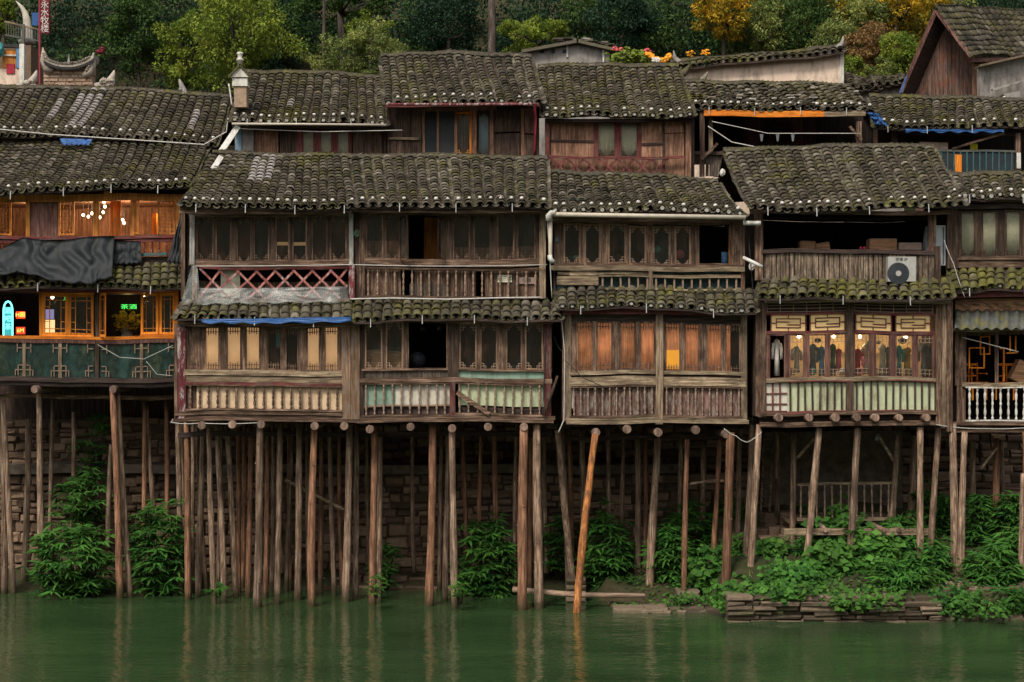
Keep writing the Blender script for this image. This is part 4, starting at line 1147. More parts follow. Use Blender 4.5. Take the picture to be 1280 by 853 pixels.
# clear plastic sheets
def film_sheet(label, top, bot, Y0, Y1, folds=8):
    o = tarp('plastic_sheet', label, top, bot, Y0, Y1, folds, .05, 'plastic_film', .004); o['category'] = 'plastic sheet'
film_sheet('long clear plastic sheet draped along the foot of the red crossed railing', [(250, 360), (330, 360), (434, 358)], [(246, 381), (330, 379), (436, 378)], .12, -.08, 14)
film_sheet('narrow clear plastic sheet hanging at the left corner of the crossed railing', [(240, 330), (247, 334)], [(226, 380), (250, 378)], .1, -.15, 4)
tarp('tarpaulin', 'long blue tarpaulin strip showing under the mossy lower eave of the middle house', [(252, 399), (330, 398), (438, 396)], [(252, 404), (330, 404.5), (439, 402.5)], -.50, -.52, 10, .01, 'tarp_blue')
cable('wavy_cable', [(438, 374, -.1), (490, 373, -.1), (560, 374.5, -.1), (630, 372.5, -.1), (676, 372, -.1)], .02, 'cable_white', 'thick pale pipe lying along the foot of the brown balusters', 'pipe')
cable('washing_cable', [(243, 333, .1), (440, 331, .1), (560, 333, .1), (684, 331, .1)], .012, 'cable_white', 'pale cable strung across the upper front of the middle house', 'cable', dip=.01)
for (pp, mt, lb) in (([(683, 264, -.1), (686, 300, -.1), (690, 373, -.1)], 'cable_white', 'pale cable running down the right corner of the middle house'), ([(678, 520, -.12), (680, 480, -.1), (684, 372, 0)], 'cable_black', 'black cable running down the right corner of the middle house')):
    cable('drop_cable', pp, .012, mt, lb, 'cable')

# ---------------------------------------------------------------- C
Ch = house('stilt_house', 'narrower stilt house right of centre with glowing orange curtains', 820, 527, 0)
roof(Ch, [(688, 264, -.3), (800, 265, -.3), (932, 268, -.3)], [(688, 216, 2.6), (780, 221, 2.6), (897, 229, 2.6)], 'tiles', caps=True, hooks=False)
cu = Fac(Ch, .3)
cu.room(692, 272, 930, 362, 3.2, 'room_wood', .15)
cu.part('fascia', (690, 271, 932, 277), 'old_wood_h', dy=-.3, d=.2)
cu.part('side_wall', (926, 272, 931, 362), 'old_wood_v', d=3.2)
cu.part('window_frame', [(693, 276, 930, 280.5), (693, 329, 930, 333)], 'old_wood_h', d=.1)
cu.band(693, 280, 928, 331, [(704, 726, 'glass', {'dv': 0}), (730, 751, 'glass', {'dv': 1.5}), (760, 783, 'glass'), (786, 808, 'glass', {'dv': 1.5}), (816, 838, 'glass', {'dv': 1.5}), (843, 864, 'glass', {'dv': 2}), (874, 912, 'open')], 'old_wood_v', 'tan_wood_v', latmat='lattice_brown', fw=2.4)
cu.part('post', (911, 282, 919, 331), 'honey_wood', dy=.05, d=.05)
cu.part('sill', [(688, 333, 931, 339, -.08), (697, 341, 812, 344, -.02), (816, 343, 926, 346, -.02)], 'pale_wood_h', d=.14)
cu.rail(748, 345, 926, 363, 16, 'lattice_brown', 'pale_wood_h', dy=-.05, top=2, flat=True)
cu.part('railing_board', [(696, 346, 748, 357), (712, 339.5, 746, 345, -.04)], 'pale_wood_h', dy=-.06, d=.05)
cu.part('back_panel', [(696, 340, 930, 363)], 'teal_metal', dy=.25, d=.03); cu.part('post', (811, 339, 816, 362), 'pale_wood_v', dy=-.08, d=.06)
roof(Ch, [(697, 384, -.42), (820, 386, -.42), (946, 390, -.42)], [(696, 360, .35), (820, 361, .35), (942, 363, .35)], 'tiles_mid', dabs=False, caps=True, ridge_tiles=False, back=False)
cl = Fac(Ch, 0)
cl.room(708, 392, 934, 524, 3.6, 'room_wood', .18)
cl.part('side_wall', (703, 392, 708, 526), 'old_wood_v', d=3.6)
m = MB(); m.box(PX(704, -.2), PX(930, -.2), -.2, .1, PZ(393.5, -.2), PZ(386.5, -.2)); m.build('fascia', 'red_wood_h', Ch)
cl.part('window_frame', [(712, 393.5, 820, 403), (829, 394, 930, 404)], 'dark_wood_h', dy=.02, d=.1)
cl.part('post', (706, 393, 714, 527), 'pale_wood_v', dy=-.04, d=.14); cl.part('post', (926.5, 394, 934, 527), 'pale_wood_v', dy=-.04, d=.14); cl.part('post', (820, 394, 829, 532), 'pale_wood_v', dy=-.09, d=.14)
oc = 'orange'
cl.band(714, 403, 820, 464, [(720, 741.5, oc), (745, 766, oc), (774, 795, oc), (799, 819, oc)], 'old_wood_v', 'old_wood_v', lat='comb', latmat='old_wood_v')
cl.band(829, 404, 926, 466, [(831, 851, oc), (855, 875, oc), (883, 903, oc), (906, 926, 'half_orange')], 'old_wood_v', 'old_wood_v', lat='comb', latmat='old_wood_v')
m = MB(); m.warp = False; m.box(PX(833.5, .055), PX(849, .055), .055, .062, PZ(461, .055), PZ(438, .055), .5, 0); tag(m.build('lit_cabinet', 'lit_yellow'), 'bright yellow lit pane glowing behind the orange curtains', 'light box')
cl.part('sill', [(712, 464, 930, 468.5, -.05), (712, 471, 820, 482, -.05), (829, 472, 932, 483, -.05)], 'pale_wood_h', d=.12)
cl.part('sill_gap', (713, 468.5, 930, 472), 'dark_wood_h', dy=.03)
cl.rail(713, 483, 820, 522, 12, 'lattice_brown', 'old_wood_h', dy=-.06, top=1.5, r=.028); cl.rail(829, 484, 928, 523, 11, 'lattice_brown', 'old_wood_h', dy=-.06, top=1.5, r=.028)
cl.planks('railing_board', 718, 484, 820, 521, 'brown_board', 10, .03); cl.planks('railing_board', 829, 485, 928, 521, 'brown_board', 10, .03); cl.part('railing_board', (714, 483, 718, 510), 'white_paint', dy=.02, d=.03)
cl.part('floor_beam', [(706, 522, 934, 525), (708, 525.5, 936, 530, -.1)], 'pale_wood_h', dy=-.07, d=.16)
cl.part('floor', (706, 525, 934, 530), 'dark_wood_h', dy=.1, d=3.6)
cl.part('floor_beam', (706, 545, 934, 550), 'dark_wood_h', dy=1.6, d=.14)
for uu, vv in ((745, 541), (823, 541), (908, 543), (784, 537), (870, 538)): joist(Ch, uu, vv, 5.5)
for a in ((697, 538, 716, 731, 9, 1.0, 1.8), (702, 535, 711, 735, 8, 2.4, 2.6), (711, 536, 714, 728, 7, 3., 3.), (727, 536, 729, 735, 8, 2.4, 2.6), (797, 540, 797, 741, 8.5), (806, 535, 805, 741, 7), (823, 541, 812, 748, 11),
          (851, 549, 848, 737, 7), (859, 549, 855, 738, 7.5, .7, .6, 'stilt_wood_red'), (900, 549, 891, 707, 7, 1.6, 1.6, 'stilt_wood_red'), (913, 541, 907, 739, 12, -.1, -.1), (879, 560, 878, 650, 8, 3.2, 3.2), (760, 535, 762, 700, 6.5, 3.3, 3.3), (780, 536, 775, 720, 6, 3.2, 3.2), (925, 537, 921, 700, 7, 2.2, 2.2)):
    stilt(Ch, *a)
stilt(Ch, 744, 543, 721, 765, 10, -.2, -.5, 'stilt_orange', 'bright orange-brown leaning stilt')
for (a, b, w_) in (((880, 602, 1.6), (905, 601, 1.6), .06), ((862, 605, .8), (895, 600, 1.4), .05)):
    m = MB(); m.warp = False; m.beam(P(*a), P(*b), w_, .05); m.build('brace', 'stilt_wood', Ch)
# white drain pipes
t = thing('drain_pipe', 'beige plastic drain pipe along the eave and down the left corner of the orange-curtained house', 'drain pipe', P(688, 330, -.35))
m = MB(); m.warp = False; m.tube([P(686, 268, -.36), P(800, 270, -.36), P(932, 272, -.36)], .055, 10); m.build('pipe', 'pvc', t)
m = MB(); m.warp = False; m.tube([P(688, 269, -.3), P(688, 320, -.15), P(687, 326, -.15)], .05, 10); m.build('pipe', 'pvc', t)
m = MB(); m.warp = False; m.tube([P(694, 267, -.38), P(689, 266.5, -.37), P(686, 270, -.36), P(686, 276, -.34)], .08, 10); m.build('elbow', 'white_paint', t)
m = MB(); m.warp = False; m.tube([P(687, 319, -.2), P(688, 324, -.2), P(692, 328, -.2)], .06, 10); m.build('elbow', 'white_paint', t)
for (a, b, r_, lb) in (((929, 279, -.2), (951, 279, -.3), .055, 'short horizontal white pipe stub between the two right-hand houses'), ((929, 322, -.1), (953, 334, -.3), .045, 'short slanting white pipe stub below the horizontal one')):
    m = MB(); m.warp = False; m.tube([P(*a), P(*b)], r_, 10); tag(m.build('pipe_stub', 'white_paint'), lb, 'pipe')
tag(cable('drop_cable', [(701, 392, -.1), (706, 440, -.1), (705, 525, -.12), (698, 541, -.1)], .014, 'cable_white', 'x', 'cable'), 'white cable running down the left post of the orange-curtained house', 'cable')
cable('slack_cable', [(706, 450, -.15), (728, 472, -.15), (755, 484, -.15)], .01, 'cable_black', 'black slack cable crossing the corner of the orange-curtained house', 'cable')
m = MB(); m.warp = False; m.lathe([(0, .09), (.3, .09), (.3, .02)], 10, P(906, 330, .8)); tag(m.build('water_bottle', 'cloth_blue'), 'pale blue bottle standing in the open dark window', 'bottle')
for (u, v, w_, h_, mt, lb) in ((703 + 17, 322, 9, 6, 'green_plastic', 'small green tub behind the first lattice pane'), (822, 312, 8, 9, 'green_plastic', 'green tub behind the fifth lattice pane'), (850, 318, 12, 12, 'cloth_pink', 'bundle of coloured cloth behind the sixth lattice pane')):
    m = MB(); m.warp = False; m.blob(P(u, v, .75), w_ * .5 * sc(.75), 8, 5, h_ / w_, amp=.12); tag(m.build('tub' if mt == 'green_plastic' else 'cloth_bundle', mt), lb, 'tub' if mt == 'green_plastic' else 'bundle')

# ---------------------------------------------------------------- D
D = house('stilt_house', 'right-hand stilt house with an open dark upper balcony and a shop window of clothes', 1065, 520, -.1)
roof(D, [(938, 262, -.5), (1060, 262, -.5), (1208, 256, -.5)], [(904, 190, 3.2), (1030, 185, 3.2), (1166, 184, 3.2)], 'tiles', messy=1.2)
du = Fac(D, .1)
du.room(952, 264, 1180, 352, 3.6, 'room_wood', .6)
du.part('fascia', (938, 263, 1188, 268), 'old_wood_h', dy=-.35, d=.16)
du.part('post', (944, 266, 954, 350), 'old_wood_v', dy=0, d=.16); du.part('post', (1161, 266, 1170, 312), 'old_wood_v', dy=0, d=.14)
du.part('post', (1168, 307, 1176, 352), 'dark_wood_v', dy=-.07, d=.12); du.part('railing_rail', (953, 312, 1168, 317), 'dark_wood_h', dy=-.06, d=.14)
du.planks('railing_board', 957, 318, 1168, 351, 'weather_plank', 6.5, 0., .03, .9)
du.part('back_panel', (955, 318, 1172, 352), 'dark_wood_h', dy=.06, d=.03)
du.part('hanging_beam', (960, 272, 1160, 275), 'dark_wood_h', dy=1.2, d=.1)
roof(D, [(947, 373, -.55), (1065, 373, -.55), (1192, 374, -.55)], [(951, 350, .15), (1065, 350, .15), (1186, 351, .15)], 'tiles_mossy', dabs=False, ridge_tiles=False, back=False)
dl = Fac(D, -.1)
dl.room(950, 377, 1172, 516, 3.9, 'room_wood', .12)
dl.part('side_wall', (945, 377, 950, 520), 'old_wood_v', d=3.9)
dl.part('fascia', (958, 372.5, 1189, 379), 'pale_wood_h', dy=-.25, d=.3)
dl.part('post', (948, 378, 958, 521), 'old_wood_v', dy=-.02, d=.16)
dl.part('back_panel', (958, 379, 1168, 393), 'dark_wood_h', dy=.06, d=.03)
rc = []
for (a, b) in ((959, 1058), (1068, 1166)):
    for i in range(7):
        u = a + (b - a) * i / 6.; rc.append((u - .5, 380, u + .5, 391))
    for v in (382, 386, 390): rc.append((a, v - .5, b, v + .5, .01))
dl.part('frieze_lattice', rc, 'lattice_brown', dy=.0, d=.02, j=0)
dl.part('window_frame', [(958, 391, 1168, 394), (958, 414, 1168, 418)], 'red_wood_h', dy=-.01, d=.08)
for (a, b) in ((963, 1008), (1012, 1057), (1069, 1115), (1119, 1164)):
    q = dl.part('transom_panel', (a, 394, b, 414), 'curtain_cream', dy=.04, d=.02)
    rc = [(a, 394, a + 1.5, 414), (b - 1.5, 394, b, 414), (a + 7, 398, b - 7, 399), (a + 7, 409, b - 7, 410), (a + 7, 398, a + 8, 410), (b - 8, 398, b - 7, 410), (a + 1.5, 403.5, a + 7, 404.5), (b - 7, 403.5, b - 1.5, 404.5), (a + 8, 402, a + 24, 403), (b - 24, 405.5, b - 8, 406.5), (a + 22, 394, a + 23, 398), (a + 22, 410, a + 23, 414)]
    dl.part('transom_lattice', rc, 'red_wood_h', dy=.015, d=.02, j=0, parent=q)
dl.band(958, 418, 1168, 473, [(961, 982, 'hole'), (986, 1006, 'glass'), (1010, 1033, 'glass'), (1036, 1058, 'glass'), (1067, 1088, 'glass'), (1093, 1113, 'glass'), (1119, 1142, 'glass'), (1146, 1167, 'glass')], 'purple_panel', 'purple_panel', lat='none', fw=1.8)
rc = []
for (a, b) in ((986, 1006), (1010, 1033), (1036, 1058), (1067, 1088), (1093, 1113), (1119, 1142), (1146, 1167)):
    for v in (423, 428, 462, 467): rc.append((a + 2, v - .35, b - 2, v + .35))
    for t in (.25, .5, .75): rc += [(a + (b - a) * t - .35, 420, a + (b - a) * t + .35, 428, .003), (a + (b - a) * t - .35, 462, a + (b - a) * t + .35, 470, .003)]
dl.part('window_lattice', rc, 'lattice_brown', dy=.03, d=.012, j=0)
dl.part('post', (1058, 377, 1067, 518), 'dark_wood_v', dy=-.06, d=.12)
dl.part('sill', (958, 472, 1170, 477), 'pale_wood_h', dy=-.06, d=.12)
dl.part('railing_panel', (965, 478, 1168, 514), 'green_panel', dy=.04, d=.03); dl.part('railing_panel', (958, 478, 984, 514), 'white_panel', dy=.03, d=.02)
dl.rail(984, 476, 1167, 516, 20, 'dark_wood_v', 'red_wood_h', dy=-.04, top=1.5, flat=True)
dl.part('railing_lattice', [(965, 478, 967, 514), (974, 478, 976, 514), (958, 490, 984, 491.5), (958, 503, 984, 504.5), (958, 512, 984, 516)], 'red_wood_v', dy=0, d=.03)
dl.part('floor_beam', [(952, 514.5, 1172, 519), (950, 527, 1196, 533, .02, .14)], 'old_wood_h', dy=-.06, d=.16)
dl.part('floor', (950, 519.5, 1172, 526), 'dark_wood_h', dy=.15, d=3.8)
for uu in (974, 1012, 1045, 1072, 1095, 1125, 1159): joist(D, uu, 522.5, R.uniform(4, 6), -.36)
for i, (a, b) in enumerate(((1170, 1177), (1178, 1183), (1184, 1191))): dl.part('post', (a, 380 - 3 * i, b, 532 + 4 * i), ['old_wood_v', 'pale_wood_v', 'old_wood_v'][i], dy=-.05 * i - .02, d=.14)
for a in ((949, 531, 936, 734, 9.5, .1, .3), (940, 531, 931, 720, 8, .9, .9), (1024, 534, 1006, 722, 10, .2, .4), (1072, 534, 1061, 722, 10, .2, .4), (1150, 534, 1151, 734, 9.5, .1, .2), (1173, 534, 1163, 723, 9, .2, .5), (971, 540, 971, 640, 7, 3.0, 3.0),
          (1144, 545, 1139, 662, 10, 2.4, 2.4), (1191, 530, 1192, 744, 11, -.1, -.4)):
    stilt(D, *a)
dl.part('back_wall', (955, 540, 1128, 652), 'concrete_band', dy=4.1, d=.08)
# clothes in the shop window
def garment(label, u, v0, v1, Y, mat, w=9):
    t = thing('garment', label, 'garment', P(u, v1, Y), 'clothes hanging in the shop window'); k = sc(Y); c = P(u, v0, Y); h = (v1 - v0) * k; W_ = w * k / 2
    prof = [(0, .25), (.05, .9), (.18, 1.1), (.2, .75), (.5, .7), (1, .95)]
    rg = []
    for t_, q in prof:
        x = W_ * q; z = c.z - h * t_; rg.append([(c.x + x * math.cos(a), Y + .07 * math.sin(a), z) for a in np.linspace(0, 2 * math.pi, 9)[:-1]])
    m = MB(); m.warp = False; m.rings(rg, .5, True)
    if R.random() < .45:
        for sg in (-1, 1): m.tube([(c.x + sg * W_ * .95, Y, c.z - h * .12), (c.x + sg * W_ * 1.35, Y - .02, c.z - h * .3), (c.x + sg * W_ * R.uniform(1.2, 1.5), Y - .03, c.z - h * .55)], [.045, .04, .035], 6, .5)
    m.build('cloth', mat, t)
    m = MB(); m.warp = False; m.tube([c, c + Vector((0, 0, .06)), c + Vector((.03, 0, .09)), c + Vector((0, 0, .12))], .006, 5); m.build('hanger', 'rail_metal', t)
gl = ['white garment hanging at the far left of the shop window', 'dark garment behind the third shop pane', 'blue-grey garment right of the dark one', 'long grey coat behind the fourth shop pane', 'crimson garment in the fourth shop pane', 'deep red dress right of the shop centre post', 'white shirt behind the fifth shop pane', 'pale beige dress in the middle of the sixth pane', 'dark green garment at the edge of the sixth pane', 'teal-grey garment left in the seventh pane', 'bright ochre dress glowing in the seventh pane', 'pale grey garment behind the last shop pane', 'cream scarf-like garment in the second shop pane']
gs = [(971, 424, 470, 'cloth_white', 8), (1016, 430, 468, 'cloth_grey', 10), (1027, 433, 470, 'cloth_blue', 8), (1041, 430, 470, 'cloth_green', 8), (1048, 436, 464, 'cloth_pink', 9), (1072, 436, 470, 'cloth_red', 9), (1082, 430, 468, 'cloth_white', 9), (1103, 430, 470, 'cloth_white', 10), (1110, 434, 470, 'cloth_green', 7), (1124, 432, 470, 'cloth_teal', 7), (1134, 434, 470, 'cloth_ochre', 10), (1155, 430, 470, 'cloth_grey', 10), (996, 432, 466, 'cloth_white', 8)]
for g_, lb in zip(gs, gl): garment(lb, g_[0], g_[1], g_[2], .3 + R.uniform(-.1, .25), g_[3], g_[4])
for (u, v, lb) in ((999, 421, 'round warm lamp lighting the second shop pane'), (1042, 421, 'round warm lamp lighting the fourth shop pane'), (1075, 421, 'round warm lamp right of the shop centre post'), (1132, 421, 'round warm lamp lighting the seventh shop pane')):
    t = thing('shop_lamp', lb, 'lamp', P(u, v, .75)); m = MB(); m.warp = False; m.blob(P(u, v, .75), R.choice((.035, .045, .055)), 9, 6); m.build('bulb', 'bulb_glow', t)
    m = MB(); m.warp = False; m.tube([P(u, v - 2, .75), P(u, 380, .75)], .006, 5); m.build('cord', 'cable_black', t)
    lamp(u, v + 4, .6, 7, (1, .75, .42))
m = MB(); m.box(PX(985, 1.2), PX(1160, 1.2), 1.2, 1.25, PZ(472, 1.2), PZ(418, 1.2)); m.box(PX(985, 1.2), PX(1160, 1.2), 1.0, 1.197, PZ(442, 1.2), PZ(440, 1.2)); tag(m.build('back_shelf', 'shelf_glow'), 'pale back shelf behind the hanging clothes', 'shelf')  # shelf material glows by itself, standing for lamp light in the shop
for i, (u, mt, lb) in enumerate(((990, 'cloth_ochre', 'ochre heap of folded clothes at the bottom of the second shop pane'), (1014, 'cloth_teal', 'dark teal folded clothes at the bottom of the third shop pane'), (1052, 'cloth_white', 'pale folded clothes at the bottom of the fourth shop pane'), (1075, 'cloth_pink', 'pink folded clothes at the bottom of the fifth shop pane'), (1098, 'cloth_ochre', 'tan folded clothes under the sixth shop pane'), (1140, 'cloth_green', 'green folded clothes under the ochre dress'))):
    m = MB(); m.warp = False
    for j in range(3): m.blob(P(u + R.uniform(-2, 2), 468 - j * 3.2, .15 + R.uniform(0, .1)), R.uniform(.07, .11), 8, 4, .4, amp=.18)
    tag(m.build('folded_clothes', mt), lb, 'clothes')
# balcony clutter
boxx('small brown cardboard box at the left on the open dark balcony', 1000, 302, 1019, 313, .9, rz=.05); boxx('brown cardboard box tilted against its neighbour on the open dark balcony', 1021, 304, 1038, 313, .8, rz=-.15)
boxx('large flattened cardboard box piled on the balcony above the air conditioner', 1087, 299, 1121, 312.5, .5, 'cardboard', .4); boxx('low tan cardboard box at the right end of the balcony rail', 1124, 304, 1152, 312.5, .45, 'paper_faded', .4)
for u in (1076, 1080.5): m = MB(); m.warp = False; m.blob(P(u, 310.5, .3), .045, 8, 5); tag(m.build('red_pot', 'cloth_red'), 'left small red pot on the balcony rail' if u < 1078 else 'right small red pot on the balcony rail', 'pot')
t = thing('white_fridge', 'pale tilted fridge panel behind the balcony post', 'fridge', P(1171, 332, .45))
m = MB(); m.warp = False; Y = .45
m.rings([[P(1158, 315, Y), P(1163, 282, Y), P(1182, 282, Y), P(1182, 332, Y), P(1158, 332, Y)], [P(1158, 315, Y) + Vector((0, .5, 0)), P(1163, 282, Y) + Vector((0, .5, 0)), P(1182, 282, Y) + Vector((0, .5, 0)), P(1182, 332, Y) + Vector((0, .5, 0)), P(1158, 332, Y) + Vector((0, .5, 0))]], .5); m.build('cabinet', 'appliance', t)
m = MB(); m.warp = False; m.box(PX(1179, .43), PX(1180, .43), .42, .445, PZ(330, .43), PZ(284, .43)); m.build('handle', 'rail_metal', t)
# air conditioner
Y = -.12
t = thing('air_conditioner', 'white outdoor air-conditioner unit with a round dark fan on the mossy lower roof', 'air conditioner', P(1127, 352, Y))
m = MB(); m.warp = False; m.box(PX(1110, Y), PX(1145, Y), Y, Y + .3, PZ(352, Y), PZ(321, Y), .5, 0); m.build('casing', 'ac_shell', t)
c = P(1123, 342, Y)
m = MB(); m.warp = False; m.tube([c + Vector((0, -.004, 0)), c + Vector((0, .02, 0))], .272, 28, .5, smooth=False); fg = m.build('fan_guard', 'ac_dark', t)
m = MB(); m.warp = False
for i in range(5): m.tube([c + Vector((math.cos(a), -.012 / 1, math.sin(a))) * 1 * (.06 + .045 * i) if False else c + Vector(((.06 + .045 * i) * math.cos(a), -.012, (.06 + .045 * i) * math.sin(a))) for a in np.linspace(0, 2 * math.pi, 25)], .004, 4, .5)
m.build('guard_ring', 'rail_metal', fg)
m = MB(); m.warp = False; m.tube([c + Vector((0, -.022, 0)), c + Vector((0, 0, 0))], .07, 16, .5, smooth=False); m.build('hub', 'ac_shell', fg)
text('casing_sticker', '空调 2P', .09, 'ink', P(1127, 324.5, Y - .004), t)

# small balcony under D
UY = 1.6
U = thing('under_balcony', 'small weathered timber balcony with turned balusters standing under the right-hand house', 'balcony', P(1055, 655, 2.2))
fu = Fac(U, UY)
fu.rail(996, 603, 1116, 651, 12, 'lattice_brown', 'pale_wood_h', dy=0, top=3, bot=4)
fu.part('floor', (985, 650, 1120, 654), 'pale_wood_h', dy=.1, d=2.2)
fu.part('side_rail', [(969, 598, 973, 646), (992, 604, 994, 652)], 'dark_wood_v', dy=1.2, d=.06)
for a in ((992, 541, 990, 688, 8.5, UY - .05, UY - .05), (1122, 543, 1115, 652, 8.5, UY - .05, UY)): stilt(U, *a, name='post')
m = MB(); m.warp = False; m.beam(P(996, 573, UY), P(1018, 548, UY), .07, .05); m.build('brace', 'pale_wood_h', U)
m = MB(); m.warp = False; m.beam(P(1097, 543, UY), P(1117, 576, UY), .07, .05); m.build('brace', 'pale_wood_h', U)
m = MB(); m.warp = False; m.box(PX(980, .55), PX(1166, .55), .52, .64, PZ(669, .55), PZ(661, .55)); m.build('cross_beam', 'pale_wood_h', U)
for (u0, u1) in ((1021, 1032), (1065, 1076), (1083, 1105), (1106, 1124)):
    m = MB(); m.warp = False; m.tube([P(u0, 652, UY + .2), P(u1, 663, .45)], .06, 9); m.build('bearer', 'log_end', U)
t = thing('ladder', 'dark wooden ladder leaning against the wall left of the under-house balcony', 'ladder', P(955, 640, 3.2))
for u in (951, 962): m = MB(); m.warp = False; m.beam(P(u, 640, 2.9), P(u + 4, 545, 3.7), .05, .05, 3); m.build('stile', 'old_wood_v', t)
for i in range(8): m = MB(); m.warp = False; f_ = (i + .6) / 8; m.beam(P(951 + 4 * f_, 640 - 95 * f_, 2.9 + .8 * f_), P(962 + 4 * f_, 640 - 95 * f_, 2.9 + .8 * f_), .035, .035); m.build('rung', 'old_wood_h', t)
m = MB(); m.warp = False; m.tube([P(641, 737, .6), P(720, 744, .3), P(806, 745, .2)], [.075, .07, .06], 9); tag(m.build('bamboo_pole', 'bamboo_pole'), 'long pale pole lying horizontally just above the water across the stilts', 'pole')

# ---------------------------------------------------------------- E
E_ = house('stilt_house', 'stilt house cut by the right edge with a corrugated awning and white balusters', 1240, 525, .4)
roof(E_, [(1190, 247, .0), (1250, 247, .0), (1330, 248, .0)], [(1174, 219, 1.7), (1240, 220, 1.7), (1320, 221, 1.7)], 'tiles', caps=True, hooks=True)
eu = Fac(E_, .4)
eu.room(1188, 262, 1340, 335, 3.2, 'room_wood', .2)
eu.part('fascia', [(1182, 248, 1340, 254), (1186, 256, 1340, 262, -.1)], 'dark_wood_h', dy=-.2, d=.16)
eu.part('post', (1184, 262, 1198, 335), 'dark_wood_v', dy=-.04, d=.12)
eu.band(1196, 264, 1340, 322, [(1200, 1220, 'pale'), (1227, 1247, 'pale'), (1256, 1277, 'pale'), (1284, 1304, 'pale'), (1311, 1331, 'pale')], 'dark_wood_v', 'dark_wood_v', latmat='dark_wood_v', lat='bottom')
eu.part('sill', [(1196, 321, 1340, 325, -.05), (1190, 326, 1340, 335)], 'old_wood_h', d=.1)
roof(E_, [(1190, 362, -.1), (1250, 362, -.1), (1335, 363, -.1)], [(1186, 335, .5), (1250, 335, .5), (1335, 335, .5)], 'tiles_mossy', dabs=False, caps=True, ridge_tiles=False, back=False)
el = Fac(E_, .4)
el.room(1194, 372, 1340, 526, 3.2, 'room_wood', .2)
el.part('fascia', (1192, 364, 1340, 372), 'red_wood_h', dy=-.3, d=.2)
m = MB(); m.warp = False
rg = []
for i in range(81):
    u = 1194 + i * 1.3; z = .03 * math.sin(i * 2 * math.pi / 9.5)
    a, b = P(u, 388 , .3), P(u - 1, 411, -.15); rg.append([a + Vector((0, 0, z)), b + Vector((0, -z * .3, z)), b + Vector((0, -z * .3, z - .012)), a + Vector((0, 0, z - .012))])
m.rings(rg, .5, True)
simple('corrugated', (.085, .09, .085), .7, .3, .35, 5, dirt=(.14, .12, .02))
m.build('corrugated_awning', 'corrugated', E_)
el.part('awning_board', (1194, 374, 1340, 392), 'cardboard', dy=-.05, d=.03)
for i in range(7):
    u = 1198 + i * 14 + R.uniform(-4, 4); m = MB(); m.warp = False; m.beam(P(u, 376 + R.uniform(0, 4), .28), P(u + R.uniform(8, 22), 386 + R.uniform(-6, 3), .28), .03, .02); m.build('stick', 'old_wood_h', E_)
el.part('awning_beam', (1190, 410, 1340, 414), 'pale_wood_h', dy=-.35, d=.08)
el.part('window_frame', [(1194, 414, 1208, 482), (1244, 414, 1248, 480, .01), (1208, 414, 1340, 419, .02)], 'old_wood_v', d=.07)
el.part('sill', (1203, 478, 1340, 483), 'pale_wood_h', dy=-.06, d=.12)
el.rail(1207, 483, 1285, 526, 8, 'white_paint', 'white_paint', dy=-.05, r=.035, top=1.6, bot=1.6)
el.part('post', (1196, 482, 1207, 528), 'old_wood_v', dy=0, d=.1)
el.part('floor_beam', [(1192, 526.5, 1340, 531), (1192, 533, 1340, 540, .02)], 'old_wood_h', dy=-.08, d=.16)
el.part('floor', (1192, 528, 1340, 533), 'dark_wood_h', dy=.1, d=3.2)
el.part('floor_beam', (1150, 604, 1290, 609), 'old_wood_h', dy=2.6, d=.1)
for a in ((1206, 540, 1201, 745, 9.5, -.3, -.4), (1245, 548, 1243, 690, 9.5, 1.6, 1.6), (1216, 550, 1216, 640, 8, 2.8, 2.8), (1279, 592, 1275, 742, 9, -.3, -.4), (1252, 550, 1254, 630, 7, 3., 3.), (1300, 540, 1296, 742, 9, -.2, -.2), (1281, 540, 1282, 600, 8, .2, .2)): stilt(E_, *a)
m = MB(); m.warp = False; m.beam(P(1226, 586, 1.4), P(1246, 560, 1.4), .05, .05); m.build('brace', 'pale_wood_h', E_)
el.part('display_frame', [(1211, 433, 1231, 434.5), (1211, 458, 1231, 459.5), (1211, 434.5, 1212.5, 458), (1229.5, 434.5, 1231, 458)], 'orange_wood_v', dy=.25, d=.03, j=0)
el.part('display_frame', [(1225, 420, 1238, 421.5), (1225, 441, 1238, 442.5), (1225, 421.5, 1226.5, 441), (1236.5, 421.5, 1238, 441)], 'orange_wood_v', dy=.4, d=.03, j=0)
el.part('display_frame', [(1250, 435, 1258, 436.5), (1254, 436.5, 1256, 476), (1262, 421, 1263.5, 442), (1269, 421, 1270.5, 442), (1258, 441, 1272, 442.5)], 'orange_wood_v', dy=.3, d=.03, j=0)
# chairs and carton in E's window
def arm_chair(label, u, v1, Y, rz=0):
    c = P(u, v1, Y); t = thing('chair', label, 'chair', c, 'orange wooden chairs in the corner window')
    def b(nm, *bx):
        m = MB(); m.warp = False
        for q in bx: m.box(*q, .5, 0)
        o = m.build(nm, 'orange_wood_v', t, nowarp=True)
        cx = Vector(((min(q[0] for q in bx) + max(q[1] for q in bx)) / 2, (min(q[2] for q in bx) + max(q[3] for q in bx)) / 2, min(q[4] for q in bx)))
        o.location = cx
    b('seat', (-.25, .25, -.2, .22, .42, .46))
    for x in (-.23, .20):
        for y in (-.18, .18): b('leg', (x, x + .035, y, y + .035, 0, .42 if y < 0 else .95))
    b('backrest', (-.195, .195, .185, .21, .88, .94), (-.06, -.03, .187, .208, .46, .88), (.03, .06, .187, .208, .46, .88), (-.195, .195, .187, .208, .6, .63))
    for x in (-.24, .2): b('armrest', (x, x + .045, -.18, .18, .66, .69))
    t.rotation_euler[2] = rz
